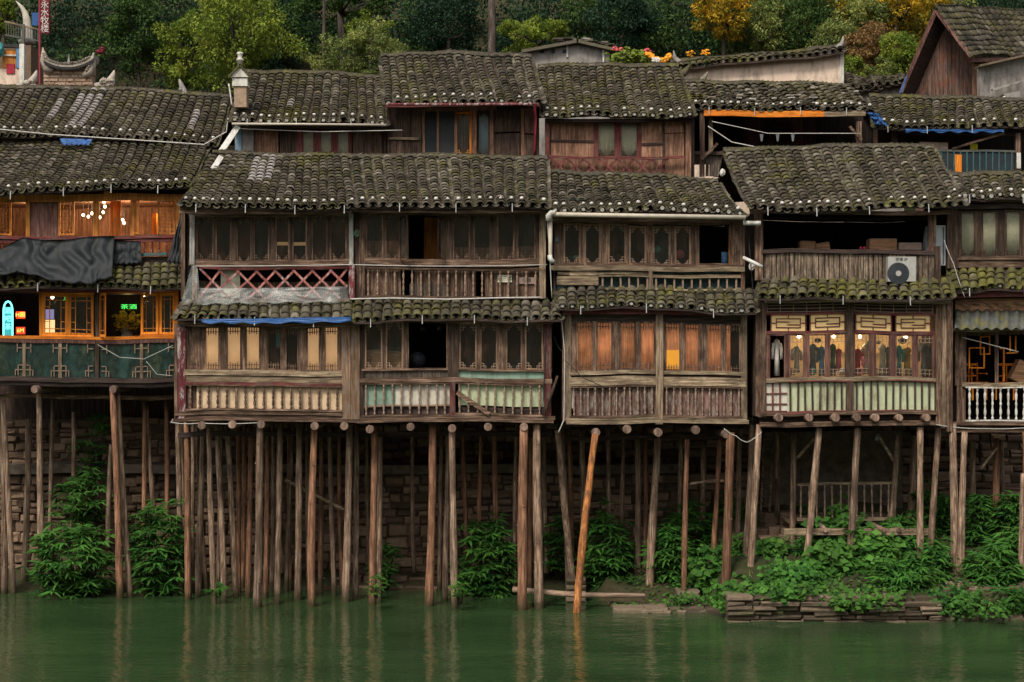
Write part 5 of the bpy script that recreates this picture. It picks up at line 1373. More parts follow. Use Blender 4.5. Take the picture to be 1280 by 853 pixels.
arm_chair('orange wooden chair in the left half of the corner window', 1219, 500, 1.2, .4); arm_chair('orange wooden chair in the right half of the corner window', 1256, 500, 1.3, -.3)
boxx('brown cardboard carton tilted in the corner window at the right edge', 1262, 452, 1285, 478, .9, rz=.45)
cable('washing_cable', [(1203, 422, .2), (1273, 440, .2)], .012, 'cable_white', 'white cord slanting across the corner window', 'cable')

# clutter in the gaps between the houses
for (u, v, Y, r_, mt, lb) in ((940, 333, .2, .08, 'cloth_white', 'crumpled white plastic stuffed in the gap beside the open dark balcony'), (903, 216, 2.2, .07, 'cloth_white', 'crumpled white sheet caught at the left foot of the right-hand big roof'), (697, 300, .3, .06, 'cloth_grey', 'grey rag tied to the down pipe of the orange-curtained house'), (446, 292, .1, .07, 'cloth_green', 'small green plant-like rag hanging on the white post of the middle house'), (1096, 548, .6, .05, 'cloth_grey', 'grey rag hanging under the clothes-shop house')):
    m = MB(); m.warp = False; m.blob(P(u, v, Y), r_, 9, 6, 1.5, amp=.35); tag(m.build('crumpled_sheet', mt), lb, 'rag')
for i, (pp, lb) in enumerate((([(692, 420, .1), (700, 437, .1), (706, 438, 0)], 'dark cable hanging in the narrow gap left of the orange-curtained house'), ([(1180, 300, .1), (1192, 330, .0), (1206, 372, -.1)], 'pale cable drooping from the fridge panel to the corner awning'), ([(936, 300, .1), (946, 420, .1), (940, 530, .1)], 'dark cable bundle running down the gap left of the clothes shop'), ([(952, 540, -.2), (934, 553, -.2), (920, 545, -.2), (905, 536, -.2)], 'pale loop of cable under the corner between the two right-hand houses'), ([(216, 524, -.1), (213, 528, -.1), (250, 529, -.15), (330, 528, -.15)], 'thin pale cable hanging along the lower left floor edge of the middle house'), ([(1170, 531, -.2), (1230, 536, -.2), (1300, 533, -.2)], 'long pale cable slung along the floor beam at the right edge'))):
    cable('loose_cable', pp, .010, 'cable_white' if 'pale' in lb else 'cable_black', lb, 'cable', dip=.03)
for (a, b, w_, lb) in (((697, 470, -.1), (680, 520, -.15), .035, 'thin stick leaning in the gap between the two central houses'), ((1060, 492, -.18), (1061, 492.5, -.18), .0, '')):
    if w_: m = MB(); m.warp = False; m.tube([P(*a), P(*b)], w_, 6); tag(m.build('stick', 'old_wood_v'), lb, 'stick')
# ================================================================ UPPER ROW
def wall_body(parent, u0, v0, u1, v1, Y, d, mat='dark_wood_v'):
    m = MB(); m.box(PX(u0, Y), PX(u1, Y), Y + .1, Y + d, 4.4, PZ(v0, Y)); m.build('wall', mat, parent)
# A2
A2 = house('back_house', 'low tiled house behind the bar house with a patch of pale replaced tiles', 110, 200, 5.2)
roof(A2, [(-80, 166, 4.6), (90, 172, 4.6), (270, 182, 4.6)], [(-45, 107, 8.2), (130, 112, 8.2), (288, 123, 8.2)], 'tiles', patch=[(.36, .40, .35, .8), (.42, .45, .5, .85), (.46, .53, .12, .95), (.865, .91, .2, .7)], dab_t=.09, hooks=False)
wall_body(A2, -80, 172, 262, 200, 5.3, 3.5)
cable('roof_cable', [(-10, 161, 4.45), (60, 168, 4.45), (150, 174, 4.45), (255, 181, 4.4), (283, 165, 4.4), (285, 148, 4.4)], .018, 'cable_white', 'white cable running along the eave of the low tiled house at the left', 'cable')
m = MB(); m.warp = False; m.box(-.08, .08, -.03, .03, 0, 1.0); o = m.build('white_board', 'white_paint', None, nowarp=True); o.location = P(275, 192, 4.1); o.rotation_euler = (rad(-25), rad(28), 0); tag(o, 'white painted board leaning in the valley between the left roofs', 'board')
m = MB(); m.warp = False; m.box(-.07, .07, -.03, .03, 0, .45); o = m.build('white_board', 'white_paint', None, nowarp=True); o.location = P(266, 212, 2.2); o.rotation_euler = (rad(-25), rad(28), 0); tag(o, 'short white board lying on the middle house roof corner', 'board')
# B1
B1 = house('back_house', 'upper-row house with three cream window panes beside the roof shrine', 385, 195, 4.9)
roof(B1, [(288, 152, 4.3), (380, 152, 4.3), (484, 154, 4.3)], [(306, 92, 8.0), (390, 93, 8.0), (478, 99, 8.0)], 'tiles_mid', caps=True, patch=[(.37, .41, .3, .42)])
wall_body(B1, 292, 158, 484, 200, 5.0, 3.2)
f1 = Fac(B1, 4.95)
f1.part('fascia', (290, 156, 484, 161), 'dark_wood_h', dy=-.3, d=.2)
f1.part('wall_panel', (294, 160, 302, 200), 'curtain_blue'); f1.part('wall_panel', [(303, 160, 317, 200)], 'grey_plaster'); f1.planks('wall_panel', 318, 163, 348, 200, 'reddish_panel', 15, 0)
f1.planks('wall_panel', 350, 161, 370, 200, 'dark_wood_v', 8, 0)
f1.band(370, 163, 440, 200, [(377, 393.5, 'pale'), (399, 415.5, 'pale'), (420.5, 437, 'pale')], 'red_wood_v', 'red_wood_v', lat='none')
f1.planks('wall_panel', 441, 162, 483, 200, 'dark_wood_v', 12, 0)
t = thing('gutter_pipe', 'pale gutter pipe under the eave beside the roof shrine', 'pipe', P(385, 156, 4.2)); m = MB(); m.warp = False; m.tube([P(290, 155, 4.2), P(370, 155.5, 4.2), P(483, 156.5, 4.2)], .035, 8); m.build('pipe', 'pvc', t)
cable('washing_cable', [(296, 161, 4.5), (400, 165, 4.5), (503, 163, 4.1)], .012, 'cable_white', 'pale cord stretched under the eave of the upper house with cream panes', 'cable')
# B2
B2 = house('back_house', 'tallest upper-row house with an orange-framed open casement', 578, 195, 4.6)
roof(B2, [(480, 129, 4.0), (580, 130, 4.0), (680, 129, 4.0)], [(476, 69, 7.3), (560, 68, 7.3), (664, 71, 7.3)], 'tiles', caps=True, hooks=False)
wall_body(B2, 486, 132, 674, 200, 4.75, 3.)
f2 = Fac(B2, 4.7)
f2.part('fascia', (482, 129, 674, 133), 'red_wood_h', dy=-.7, d=.1)
f2.part('side_wall', (484, 133, 487, 200), 'dark_wood_v', dy=0, d=2.5)
f2.planks('wall_panel', 488, 134, 529, 200, 'dark_wood_v', 20, 0, .04); f2.part('rail_batten', (486, 171, 524, 174), 'pale_wood_h', dy=-.06, d=.06)
f2.part('window_frame', [(528, 138, 531, 197), (546, 138, 549, 197), (568, 138, 571, 197), (588, 138, 596, 197), (612, 138, 617, 197), (526, 134, 620, 139, .01)], 'reddish_panel', d=.08)
f2.part('dark_pane', (531, 139, 546, 197), 'tarp_black', dy=.04, d=.02)
f2.part('opening_shade', (549, 139, 568, 196), 'cable_black', dy=.04, d=.03)  # black sheet standing in for the shade inside the open gap
f2.window(569, 140, 589.5, 196, 'glass', 'orange_wood_v', 'corner', 'honey_wood', 2.4, .1, 'bright orange open casement')
f2.window(597, 140, 612, 196, 'blue', 'dark_wood_v', 'corner', 'dark_wood_v', 1.6, 0)
f2.part('wall_panel', [(618, 138, 650, 166), (618, 168, 650, 197, .01), (655, 170, 668, 197, 0)], 'dark_wood_v', d=.04); f2.part('post', (651, 136, 655, 200), 'reddish_panel'); f2.part('wall_panel', (656, 136, 670, 168), 'purple_panel', d=.04)
cable('red_drop_pipe', [(668, 130, 4.0), (670, 150, 4.1), (668, 195, 4.2)], .035, 'sign_red', 'dark red pipe at the corner of the tallest upper house', 'pipe')
cable('red_gutter', [(483, 130.5, 3.85), (580, 131, 3.85), (672, 130.5, 3.85)], .035, 'peeling_red', 'reddish gutter pipe under the eave of the tallest upper house', 'pipe')
# B3
B3 = house('back_house', 'upper-row house of reddish panels with a dark red crossed balcony rail', 772, 220, 4.5)
roof(B3, [(678, 144, 4.1), (770, 146, 4.1), (868, 146, 4.1)], [(672, 83, 7.7), (760, 83, 7.7), (848, 83, 7.7)], 'tiles_mid', caps=True, hooks=False)
wall_body(B3, 684, 150, 868, 225, 4.65, 3.)
f3 = Fac(B3, 4.6)
f3.part('fascia', (682, 148, 868, 152), 'dark_wood_h', dy=-.3, d=.2)
f3.part('post', (681, 148, 687, 228), 'red_wood_v', dy=-.12, d=.1); f3.part('post', (857, 150, 864, 228), 'reddish_panel', dy=-.05, d=.1)
f3.part('wall_panel', [(688, 152, 742, 175.5), (688, 177, 742, 196, .01), (802, 152, 828, 178), (802, 180, 828, 198, .01), (831, 168, 855, 225), (831, 152, 855, 167, .01), (688, 196, 856, 224, .02)], 'reddish_panel', d=.04)
f3.part('batten', [(686, 175, 743, 177.5), (802, 178, 830, 180.5), (828, 150, 831, 224)], 'dark_wood_h', dy=-.03, d=.04)
f3.band(742, 151, 802, 197, [(746, 770, 'pale'), (775, 798, 'pale')], 'red_wood_v', 'red_wood_v', latmat='dark_wood_v', lat='bottom')
m = MB(); Y = 4.4; m.box(PX(687, Y), PX(856, Y), Y - .02, Y + .04, PZ(198.5, Y), PZ(195.5, Y)); cr = m.build('crossed_railing', 'red_wood_h', B3)
for i in range(7):
    ua = 688 + i * 21.
    for p0, p1, dy in (((ua, 198), (ua + 21, 219), -.01), ((ua + 21, 198), (ua, 219), .012)):
        m = MB(); m.beam(P(*p0, Y + dy), P(*p1, Y + dy), .06, .02); m.build('cross_bar', 'red_wood_v', cr)
# B4
B4 = house('back_house', 'upper-row house with an orange beam over a deep dark balcony', 975, 188, 5.6)
roof(B4, [(866, 137, 5.1), (980, 138, 5.1), (1095, 140, 5.1)], [(852, 104, 7.2), (950, 106, 7.2), (1062, 110, 7.2)], 'tiles', hooks=True, messy=2.5)
for i in range(22):
    Y = R.uniform(5.25, 6.9); u = R.uniform(880, 1080); z = P(0, 137, 5.2).z + (Y - 5.2) * (PZ(104, 7.2) - PZ(137, 5.2)) / 2 + .1; x = PX(u, Y)
    m = MB(); m.warp = False; m.stone(x, x + R.uniform(.12, .25), Y, Y + .12, z, z + R.uniform(.03, .07), .03, R.random()); m.build('loose_tile', R.choice(('tile_clay', 'tiles', 'carved_stone')), B4)
f4 = Fac(B4, 5.2)
f4.part('fascia', (880, 138, 1030, 145.5), 'orange_wood_h', dy=-.08, d=.12); f4.part('fascia', (1030, 139, 1082, 145.5), 'pale_wood_h', dy=-.08, d=.12)
f4.part('floor', (868, 190, 1095, 194), 'dark_wood_h', dy=0, d=2.7)
f4.part('back_wall', (868, 140, 1100, 192), 'room_wood', dy=2.6, d=.08); f4.part('side_wall', (866, 140, 868, 230), 'dark_wood_v', dy=0, d=2.7)
f4.planks('wall_panel', 930, 146, 1020, 190, 'purple_panel', 22, 2.2, .04); f4.part('door', (960, 152, 988, 190), 'dark_wood_v', dy=2.1, d=.05)
f4.part('post', (875, 140, 881, 222), 'old_wood_v', d=.12); f4.part('post', (886, 148, 891, 190), 'pale_wood_v', dy=.3, d=.1); f4.part('post', (1071, 152, 1077, 190), 'old_wood_v', d=.12); f4.part('post', (1093, 158, 1097, 190), 'old_wood_v', d=.12); f4.part('post', (1116, 158, 1122, 190), 'dark_wood_v', d=.12)
f4.planks('shed_wall', 882, 192, 905, 222, 'dust_shingle', 5, .1)
for (a, b) in (((877, 200), (897, 180)), ((1077, 175), (1062, 158))): m = MB(); m.beam(P(*a, 5.1), P(*b, 5.1), .07, .05, 2); m.build('brace', 'old_wood_h', B4)
roof(B4, [(1092, 160, 4.6), (1190, 160, 4.6), (1330, 161, 4.6)], [(1086, 121, 7.0), (1190, 123, 7.0), (1300, 131, 7.0)], 'tiles_mid', hooks=True)
f5 = Fac(B4, 4.9)
f5.part('fascia', (1125, 162, 1300, 168), 'dark_wood_h', dy=.1, d=.14); f5.part('back_wall', (1086, 164, 1300, 230), 'room_wood', dy=2.4, d=.08)
f5.part('low_wall', [(1098, 184, 1170, 190), (1150, 178, 1185, 192, .4)], 'plaster', dy=.5, d=.1)
f5.part('balcony_net', (1168, 190, 1268, 216), 'net_dark', dy=-.02, d=.02); f5.each('railing_bar', [(1168 + i * 8, 189, 1169.5 + i * 8, 216) for i in range(13)], 'teal_metal', dy=-.05, d=.02)
f5.part('balcony_rail', [(1165, 187, 1270, 189.5), (1165, 215, 1270, 218)], 'rail_metal', dy=-.05, d=.05)
f5.part('orange_board', (1194, 193, 1202, 215), 'orange_wood_v', dy=-.09, d=.03); f5.part('post', (1270, 165, 1276, 218), 'old_wood_v', dy=-.04, d=.1); f5.part('post_wrap', (1271, 190, 1276, 210), 'white_paint', dy=-.09, d=.03)
m = MB(); m.beam(P(1190, 186, 4.85), P(1255, 166, 4.85), .06, .05, 2); m.build('brace', 'old_wood_h', B4)
tarp('tarpaulin', 'dark blue tarpaulin strip hanging under the right upper eave', [(1132, 161), (1255, 162)], [(1132, 165), (1255, 166)], 4.55, 4.55, 12, .02, 'tarp_blue')
tarp('tarpaulin', 'crumpled blue and white sheet bulging at the corner between two upper roofs', [(1084, 140), (1098, 142)], [(1092, 154), (1110, 158)], 4.5, 4.4, 4, .12, 'tarp_blue')
screen('small yellow notice behind the right upper balcony', 1213, 180, 1222, 188, 5.4, 'sign_yellow', 'yellow_sign', 'sign')
cable('washing_line', [(890, 152, 5.0), (960, 167, 5.0), (1076, 167, 5.0)], .012, 'cable_white', 'washing line stretched across the dark upper balcony', 'washing line')
cable('washing_line', [(885, 158, 5.0), (915, 178, 4.9), (945, 184, 4.8)], .016, 'cable_white', 'thicker white rope sagging at the left of the dark upper balcony', 'rope')
for i, u in enumerate((952, 972, 991)):
    m = MB(); m.warp = False; c = P(u, 168, 5.0); m.rings([[c + Vector((-.05, -.01, 0)), c + Vector((.05, -.01, 0)), c + Vector((.05, .01, 0)), c + Vector((-.05, .01, 0))], [c + Vector((-.02, -.01, -.2)), c + Vector((.02, -.01, -.2)), c + Vector((.02, .01, -.2)), c + Vector((-.02, .01, -.2))]]); o = m.build('clothes_peg', 'cloth_grey')
    tag(o, 'small blue cloth on the washing line, ' + ('leftmost', 'middle one', 'rightmost')[i] + ' of three', 'cloth', 'blue cloths on the washing line')

# ---- plaster wall with tiled coping
t = thing('plaster_wall', 'long pale plaster gable wall with a dark tiled coping above the right roofs', 'wall', P(950, 110, 12))
m = MB(); m.warp = False; Y = 12.; a, b = P(846, 84, Y), P(1052, 64, Y)
m.rings([[(a.x, Y, 4.4), (a.x, Y, a.z), (a.x, Y + .3, a.z), (a.x, Y + .3, 4.4)], [(b.x, Y, 4.4), (b.x, Y, b.z), (b.x, Y + .3, b.z), (b.x, Y + .3, 4.4)]], .5); m.build('wall', 'plaster', t)
m = MB(); m.warp = False; m.box(PX(1050, Y), PX(1054.5, Y), Y - .04, Y + .3, 4.4, PZ(64, Y)); m.build('end_strip', 'white_plaster', t)
roof(t, [(838, 84, 11.7), (900, 80, 11.7), (980, 73, 11.7), (1056, 64, 11.7)], [(838, 77, 12.15), (900, 74, 12.15), (980, 67, 12.15), (1056, 57, 12.15)], 'tiles', dabs=False, hooks=False, back=False)
def horn_tip(parent, u, v, Y, s=1, sg=1):
    m = MB(); m.warp = False
    m.tube([P(u - 14 * sg * s, v + 6 * s, Y), P(u - 6 * sg * s, v + 2 * s, Y), P(u - 1 * sg * s, v - 5 * s, Y), P(u, v - 14 * s, Y)], [.12 * s, .13 * s, .08 * s, .015], 6); m.build('upturned_tip', 'carved_stone' if s < .9 else 'grey_plaster', parent)
horn_tip(t, 1054, 58, 12.05, .9); horn_tip(t, 842, 76, 12.05, .9, -1)
for u, v, i in ((862, 88, 0), (885, 97, 1)):
    t2 = thing('curved_finial', ('upper-left' if i == 0 else 'lower-right') + ' dark curved roof finial in front of the pale plaster wall', 'finial', P(u - 8, v + 6, 8)); m = MB(); m.warp = False
    m.tube([P(u - 16, v + 8, 8), P(u - 7, v + 4, 8), P(u, v - 7, 8)], [.13, .11, .02], 6); m.build('finial', 'tiles', t2)
# ---- small plaster hut
t = thing('plaster_hut', 'small grey plaster hut with a shallow tiled roof on the skyline', 'hut', P(712, 80, 13))
Y = 13.; m = MB(); m.warp = False
ring = lambda y: [(PX(660, Y), y, 4.4), (PX(762, Y), y, 4.4), (PX(762, Y), y, PZ(64, Y)), (PX(722, Y), y, PZ(56, Y)), (PX(660, Y), y, PZ(66, Y))]
m.rings([ring(Y), ring(Y + 2.)], .5); m.build('wall', 'grey_plaster', t)
m = MB(); m.warp = False
for (a, b) in (((652, 66), (723, 53)), ((721, 53), (769, 64))):
    p, q = P(*a, Y - .25), P(*b, Y - .25); m.rings([[p, p + Vector((0, 2.6, 0)), p + Vector((0, 2.6, .1)), p + Vector((0, 0, .1))], [q, q + Vector((0, 2.6, 0)), q + Vector((0, 2.6, .1)), q + Vector((0, 0, .1))]], .6)
for _ in range(70):
    u = R.uniform(690, 765); v = (53 if u < 735 else 53 + (u - 735) * .33) - R.uniform(-1, 5); c = P(u, v, Y + R.uniform(.2, 1.)); s = R.uniform(.05, .13); m.stone(c.x, c.x + s * 2, c.y, c.y + .2, c.z, c.z + s * .5, .02)
m.build('roof', 'tiles', t)
for u in (675, 689, 703): m = MB(); m.warp = False; m.box(PX(u, Y), PX(u + 5, Y), Y - .01, Y + .02, PZ(67, Y), PZ(62, Y)); m.build('vent', 'cable_black', t)
m = MB(); m.warp = False; m.box(PX(708, Y), PX(710, Y), Y - .06, Y, PZ(72, Y), PZ(52, Y)); m.build('downpipe', 'galvanised', t); m = MB(); m.warp = False; m.box(PX(753, Y), PX(755, Y), Y - .06, Y, PZ(80, Y), PZ(63, Y)); m.build('downpipe', 'white_plaster', t)
# ---- gable house
G = house('gable_house', 'wooden gable house with reddish vertical boards at the upper right corner', 1170, 115, 9.5)
a0, ap, a1 = P(1126, 116, 10.8), P(1170, 14, 10.4), P(1214, 72, 9.4)
m = MB(); m.warp = False
n = 16; ro = (a0, ap, a1); a0, ap, a1 = P(1140, 122, 11.4), P(1181, 26, 11.2), P(1226, 92, 10.6); b0, b1 = Vector((a0.x + .1, a0.y - .6, 0)), Vector((a1.x - .05, a1.y - .6, 0))
for i in range(n):
    f0, f1 = i / n, (i + .93) / n
    def top(f):
        x = b0.x + (b1.x - b0.x) * f
        return (a0.z + (ap.z - a0.z) * (x - a0.x) / (ap.x - a0.x)) if x < ap.x else (ap.z + (a1.z - ap.z) * (x - ap.x) / (a1.x - ap.x))
    p, q = b0.lerp(b1, f0), b0.lerp(b1, f1); y = .5 + R.uniform(0, .02)
    m.rings([[(p.x, p.y + y, 8), (q.x, q.y + y, 8), (q.x, q.y + y + .05, 8), (p.x, p.y + y + .05, 8)], [(p.x, p.y + y, top(f0) - .12), (q.x, q.y + y, top(f1) - .12), (q.x, q.y + y + .05, top(f1) - .12), (p.x, p.y + y + .05, top(f0) - .12)]])
m.build('gable_wall', 'gable_board', G); a0, ap, a1 = ro
m = MB(); m.warp = False; m.beam(a0, ap + Vector((0, 0, .02)), .12, .06, 2); m.beam(ap, a1, .13, .06, 2); m.build('barge_board', 'purple_panel', G)
m = MB(); m.warp = False; m.rings([[a0, ap, ap + Vector((0, 0, -.06)), a0 + Vector((0, 0, -.06))], [a0 + Vector((3, 3.2, 0)), ap + Vector((3, 3.2, 0)), ap + Vector((3, 3.2, -.06)), a0 + Vector((3, 3.2, -.06))]]); m.build('roof_boarding', 'dark_wood_h', G)
roof(G, [(1213, 73, 9.4), (1260, 71, 11.), (1345, 69, 13.)], [(1170, 11, 10.4), (1215, 13, 12.), (1300, 15, 14.)], 'tiles', dabs=False, hooks=False)
m = MB(); m.warp = False; m.beam(P(1213, 76, 9.5), P(1330, 73, 13), .12, .12, 2); m.build('eave_beam', 'purple_panel', G)
m = MB(); m.warp = False; q0, q1 = P(1216, 80, 10.0), P(1330, 78, 13.3); m.rings([[(q0.x, q0.y, 8), (q0.x, q0.y, q0.z), (q0.x, q0.y + .1, q0.z), (q0.x, q0.y + .1, 8)], [(q1.x, q1.y, 8), (q1.x, q1.y, q1.z), (q1.x, q1.y + .1, q1.z), (q1.x, q1.y + .1, 8)]]); m.build('side_wall', 'reddish_panel', G)
tarp('tarpaulin', 'thin blue plastic edge along the lower left rake of the gable house', [(1131, 98), (1135, 92)], [(1124, 116), (1127, 116)], 10.2, 10.2, 2, .01, 'tarp_blue')
# ---- concrete wall and white coping at the right
t = thing('concrete_wall', 'stained concrete parapet wall at the right edge below the gable house', 'wall', P(1250, 120, 8.2))
m = MB(); m.warp = False; Y = 8.2
m.rings([[(PX(1225, Y), Y, 4.4), (PX(1225, Y), Y, PZ(84, Y)), (PX(1225, Y), Y + .3, PZ(84, Y)), (PX(1225, Y), Y + .3, 4.4)], [(PX(1340, Y), Y, 4.4), (PX(1340, Y), Y, PZ(58, Y)), (PX(1340, Y), Y + .3, PZ(58, Y)), (PX(1340, Y), Y + .3, 4.4)]], .5); m.build('wall', 'grey_plaster', t)
m = MB(); m.warp = False; m.beam(P(1222, 84, 8.1), P(1340, 57, 8.1), .06, .5, 2); m.build('coping', 'ledge_stone', t)
m = MB(); m.warp = False; m.beam(P(1252, 124, 7.2), P(1300, 158, 7.2), .2, .2, 2); m.build('white_strip', 'white_plaster', t)
m = MB(); m.warp = False; m.rings([[P(1254, 118, 7.6), P(1340, 100, 7.6), P(1340, 160, 7.6), P(1296, 150, 7.6)], [P(1254, 118, 7.6) + Vector((0, .4, 0)), P(1340, 100, 7.6) + Vector((0, .4, 0)), P(1340, 160, 7.6) + Vector((0, .4, 0)), P(1296, 150, 7.6) + Vector((0, .4, 0))]]); m.build('lower_wall', 'grey_plaster', t)
m = MB(); m.warp = False; m.beam(P(1240, 113, 7.9), P(1290, 98, 7.9), .07, .14, 3); m.build('ledge', 'grey_plaster', t)
# distant little roofs
for i, (u0, v0, u1, v1, uu0, vv0, uu1, vv1) in enumerate(((1052, 108, 1100, 112, 1050, 92, 1090, 104), (1085, 108, 1135, 103, 1080, 99, 1130, 96))):
    t = thing('distant_roof', ('low dark tiled roof just right of the pale plaster wall', 'small dark tiled roof left of the wooden gable')[i], 'roof', P((u0 + u1) / 2, v1, 13))
    roof(t, [(u0, v0, 13), ((u0 + u1) / 2, (v0 + v1) / 2, 13), (u1, v1, 13)], [(uu0, vv0, 15), ((uu0 + uu1) / 2, (vv0 + vv1) / 2, 15), (uu1, vv1, 15)], 'tiles', dabs=False, hooks=False)
    m = MB(); m.warp = False; m.box(PX(u0 + 4, 13.2), PX(u1 - 4, 13.2), 13.3, 15, 4.4, PZ(max(v0, v1) + 1, 13.2)); m.build('wall', 'grey_plaster', t)

# ---- roof shrine
Y = 4.6
t = thing('roof_shrine', 'small pale gabled brick shrine tower rising at the left end of the upper roofs', 'shrine', P(301, 133, Y)); k = sc(Y)
m = MB(); m.warp = False; m.box(PX(292.5, Y), PX(308, Y), Y, Y + .35, PZ(134, Y), PZ(108, Y), .6); m.build('shaft', 'brick_stone', t)
m = MB(); m.warp = False; m.box(PX(290.5, Y), PX(309.5, Y), Y - .04, Y + .39, PZ(108, Y), PZ(98, Y), .5); m.build('head_block', 'white_plaster', t)
m = MB(); m.warp = False; q = lambda y: [(PX(287, Y), y, PZ(97, Y)), (PX(312, Y), y, PZ(97, Y)), (PX(299.5, Y), y, PZ(83.5, Y))]; m.rings([q(Y - .08), q(Y + .43)], .5); m.build('pediment', 'white_plaster', t)
m = MB(); m.warp = False
for (a, b) in (((285, 98), (300, 82)), ((314, 98), (299, 82))):
    m.rings([[P(*a, Y - .14), P(*b, Y - .14), P(*b, Y - .14) + Vector((0, 0, .06)), P(*a, Y - .14) + Vector((0, 0, .06))], [P(*a, Y - .14) + Vector((0, .62, 0)), P(*b, Y - .14) + Vector((0, .62, 0)), P(*b, Y - .14) + Vector((0, .62, .06)), P(*a, Y - .14) + Vector((0, .62, .06))]], .4)
m.build('roof', 'tiles_mossy', t)
m = MB(); m.warp = False; m.lathe([(0, .07), (.12, .075), (.14, .11), (.18, .1), (.2, .06), (.3, .07), (.34, .1), (.37, .06)], 10, P(300, 82, Y + .15)); m.build('finial', 'white_plaster', t)
cable('white_rod', [(286, 105, 4.5), (290, 132, 4.5)], .02, 'white_paint', 'thin white rod standing beside the roof shrine', 'rod')
# ---- carved gateway at the left
Y = 11.; k = sc(Y)
t = thing('carved_gateway', 'carved stone gate top with two upswept horn ends behind the left roofs', 'gateway', P(85, 112, Y))
m = MB(); m.warp = False
z = PZ(112, Y)
while z < PZ(87, Y) - .02:
    x = PX(54, Y)
    while x < PX(115, Y): w = R.uniform(.15, .4); m.stone(x, min(x + w - .01, PX(116, Y)), Y + R.uniform(-.01, .02), Y + .4, z, z + .11, .01); x += w
    z += .12
m.box(PX(54, Y), PX(115, Y), Y + .05, Y + .4, 8, PZ(90, Y), .4); m.build('wall', 'brick_stone', t)
curve = lambda u: 85 - 9 * (abs(u - 84) / 30.) ** 2.2
for nm, off, hh, yy, mt in (('cornice', 2.5, .08, -.12, 'carved_stone'), ('cornice', -1, .07, -.2, 'carved_stone'), ('tile_course', -3.5, .07, -.14, 'carved_stone')):
    m = MB(); m.warp = False
    m.rings([[P(u, curve(u) + off, Y + yy), P(u, curve(u) + off, Y + yy) + Vector((0, .5 - yy, 0)), P(u, curve(u) + off, Y + yy) + Vector((0, .5 - yy, hh)), P(u, curve(u) + off, Y + yy) + Vector((0, 0, hh))] for u in np.linspace(53, 117, 17)], .6); m.build(nm, mt, t)
m = MB(); m.warp = False
for u in np.linspace(56, 114, 20): c = P(u, curve(u) + .8, Y - .2); m.tube([c, c + Vector((0, .1, 0))], .045, 6, .05)
m.build('tile_ends', 'cable_black', t)
for (u, v, sg, s) in ((53.5, 70, -1, 1.3), (117, 76, 1, 1.25)):
    m = MB(); m.warp = False
    m.tube([P(u - sg * 10 * s, v + 15 * s, Y), P(u - sg * 4 * s, v + 12 * s, Y), P(u - sg * 1, v + 4 * s, Y), P(u, v - 8 * s, Y)], [.1, .15, .12, .02], 7)
    for j in range(7): c = P(u - sg * (7 - j) * 1.2, v + 12 - j * 2.6, Y - .1); m.blob(c, .07, 6, 4, 1, amp=.3)
    m.build('upswept_horn', 'carved_stone', t)
m = MB(); m.warp = False
for u in np.linspace(57, 113, 30): m.stone(PX(u, Y), PX(u + 1.1, Y), Y - .24, Y - .1, PZ(curve(u) - 3.2, Y), PZ(curve(u) - 4.8 - R.uniform(0, 1.2), Y), .02)
m.build('crest_tiles', 'carved_stone', t)
m = MB(); m.warp = False; m.tube([P(86, 82, Y), P(86, 77, Y), P(86, 68, Y)], [.1, .04, .006], 7); m.build('spike', 'grey_plaster', t)
for (u, v, sg, lb) in ((143, 92, 1, 'small carved horn finial at the right foot of the gate top'), (46, 92, 1, 'carved curl finial at the left foot of the gate top')):
    t = thing('carved_finial', lb, 'finial', P(u - 6, v + 20, Y - .4)); m = MB(); m.warp = False
    m.tube([P(u - sg * 24, v + 16, Y - .4), P(u - sg * 10, v + 14, Y - .4), P(u - 3, v + 6, Y - .4), P(u, v - 4, Y - .4)], [.1, .14, .12, .02], 7)
    for j in range(14): c = P(u - R.uniform(1, 16), v + R.uniform(9, 18), Y - .5); m.blob(c, R.uniform(.05, .11), 6, 4, 1, amp=.3)
    m.box(PX(u - 22, Y - .4), PX(u + 1, Y - .4), Y - .4, Y, 8, PZ(v + 16, Y - .4)); m.build('curl', 'carved_stone', t)
for (u, v, w_) in ((62, 100, .5), (84, 99, .8), (104, 100, .5)):
    pass
m = MB(); m.warp = False; m.tube([P(232, 120, 8.2), P(229, 112, 8.2), P(226, 105, 8.2), P(224, 99, 8.2)], [.12, .09, .07, .02], 6)
for j in range(8): m.blob(P(229 + R.uniform(-4, 4), 114 + R.uniform(-6, 6), 8.15), .06, 6, 4, 1, amp=.3)
tag(m.build('ridge_ornament', 'grey_plaster'), 'small dark ornament standing on the ridge of the low left roof', 'ornament')
# ---- pavilion corner at far left
t = thing('painted_pavilion', 'painted pavilion corner with a white post at the far left edge', 'pavilion', P(15, 108, 12)); Y = 12.
fp = Fac(t, Y)
for nm, r_, mt in (('post', (24, 54, 30, 108), 'white_plaster'), ('blue_post', (20.5, 56, 24, 85), 'cloth_blue'), ('panel', (3, 62, 20, 85), 'honey_wood'), ('lattice_rail', (3, 68, 20, 70), 'white_plaster'), ('beam', (0, 55, 24, 59), 'cable_black'), ('low_wall', (-30, 86, 24, 110), 'plaster'), ('red_panel', (8, 80, 18, 92), 'cloth_red')):
    fp.part(nm, r_, mt, dy={'post': -.1, 'blue_post': -.05, 'lattice_rail': -.06, 'beam': -.08, 'red_panel': -.04}.get(nm, 0), d=.2)
m = MB(); m.warp = False; m.blob(P(-3, 62, 11.8), .22, 9, 6, 1.3, amp=.15); tag(m.build('awning', 'cloth_teal'), 'teal rounded awning at the extreme left edge', 'awning')
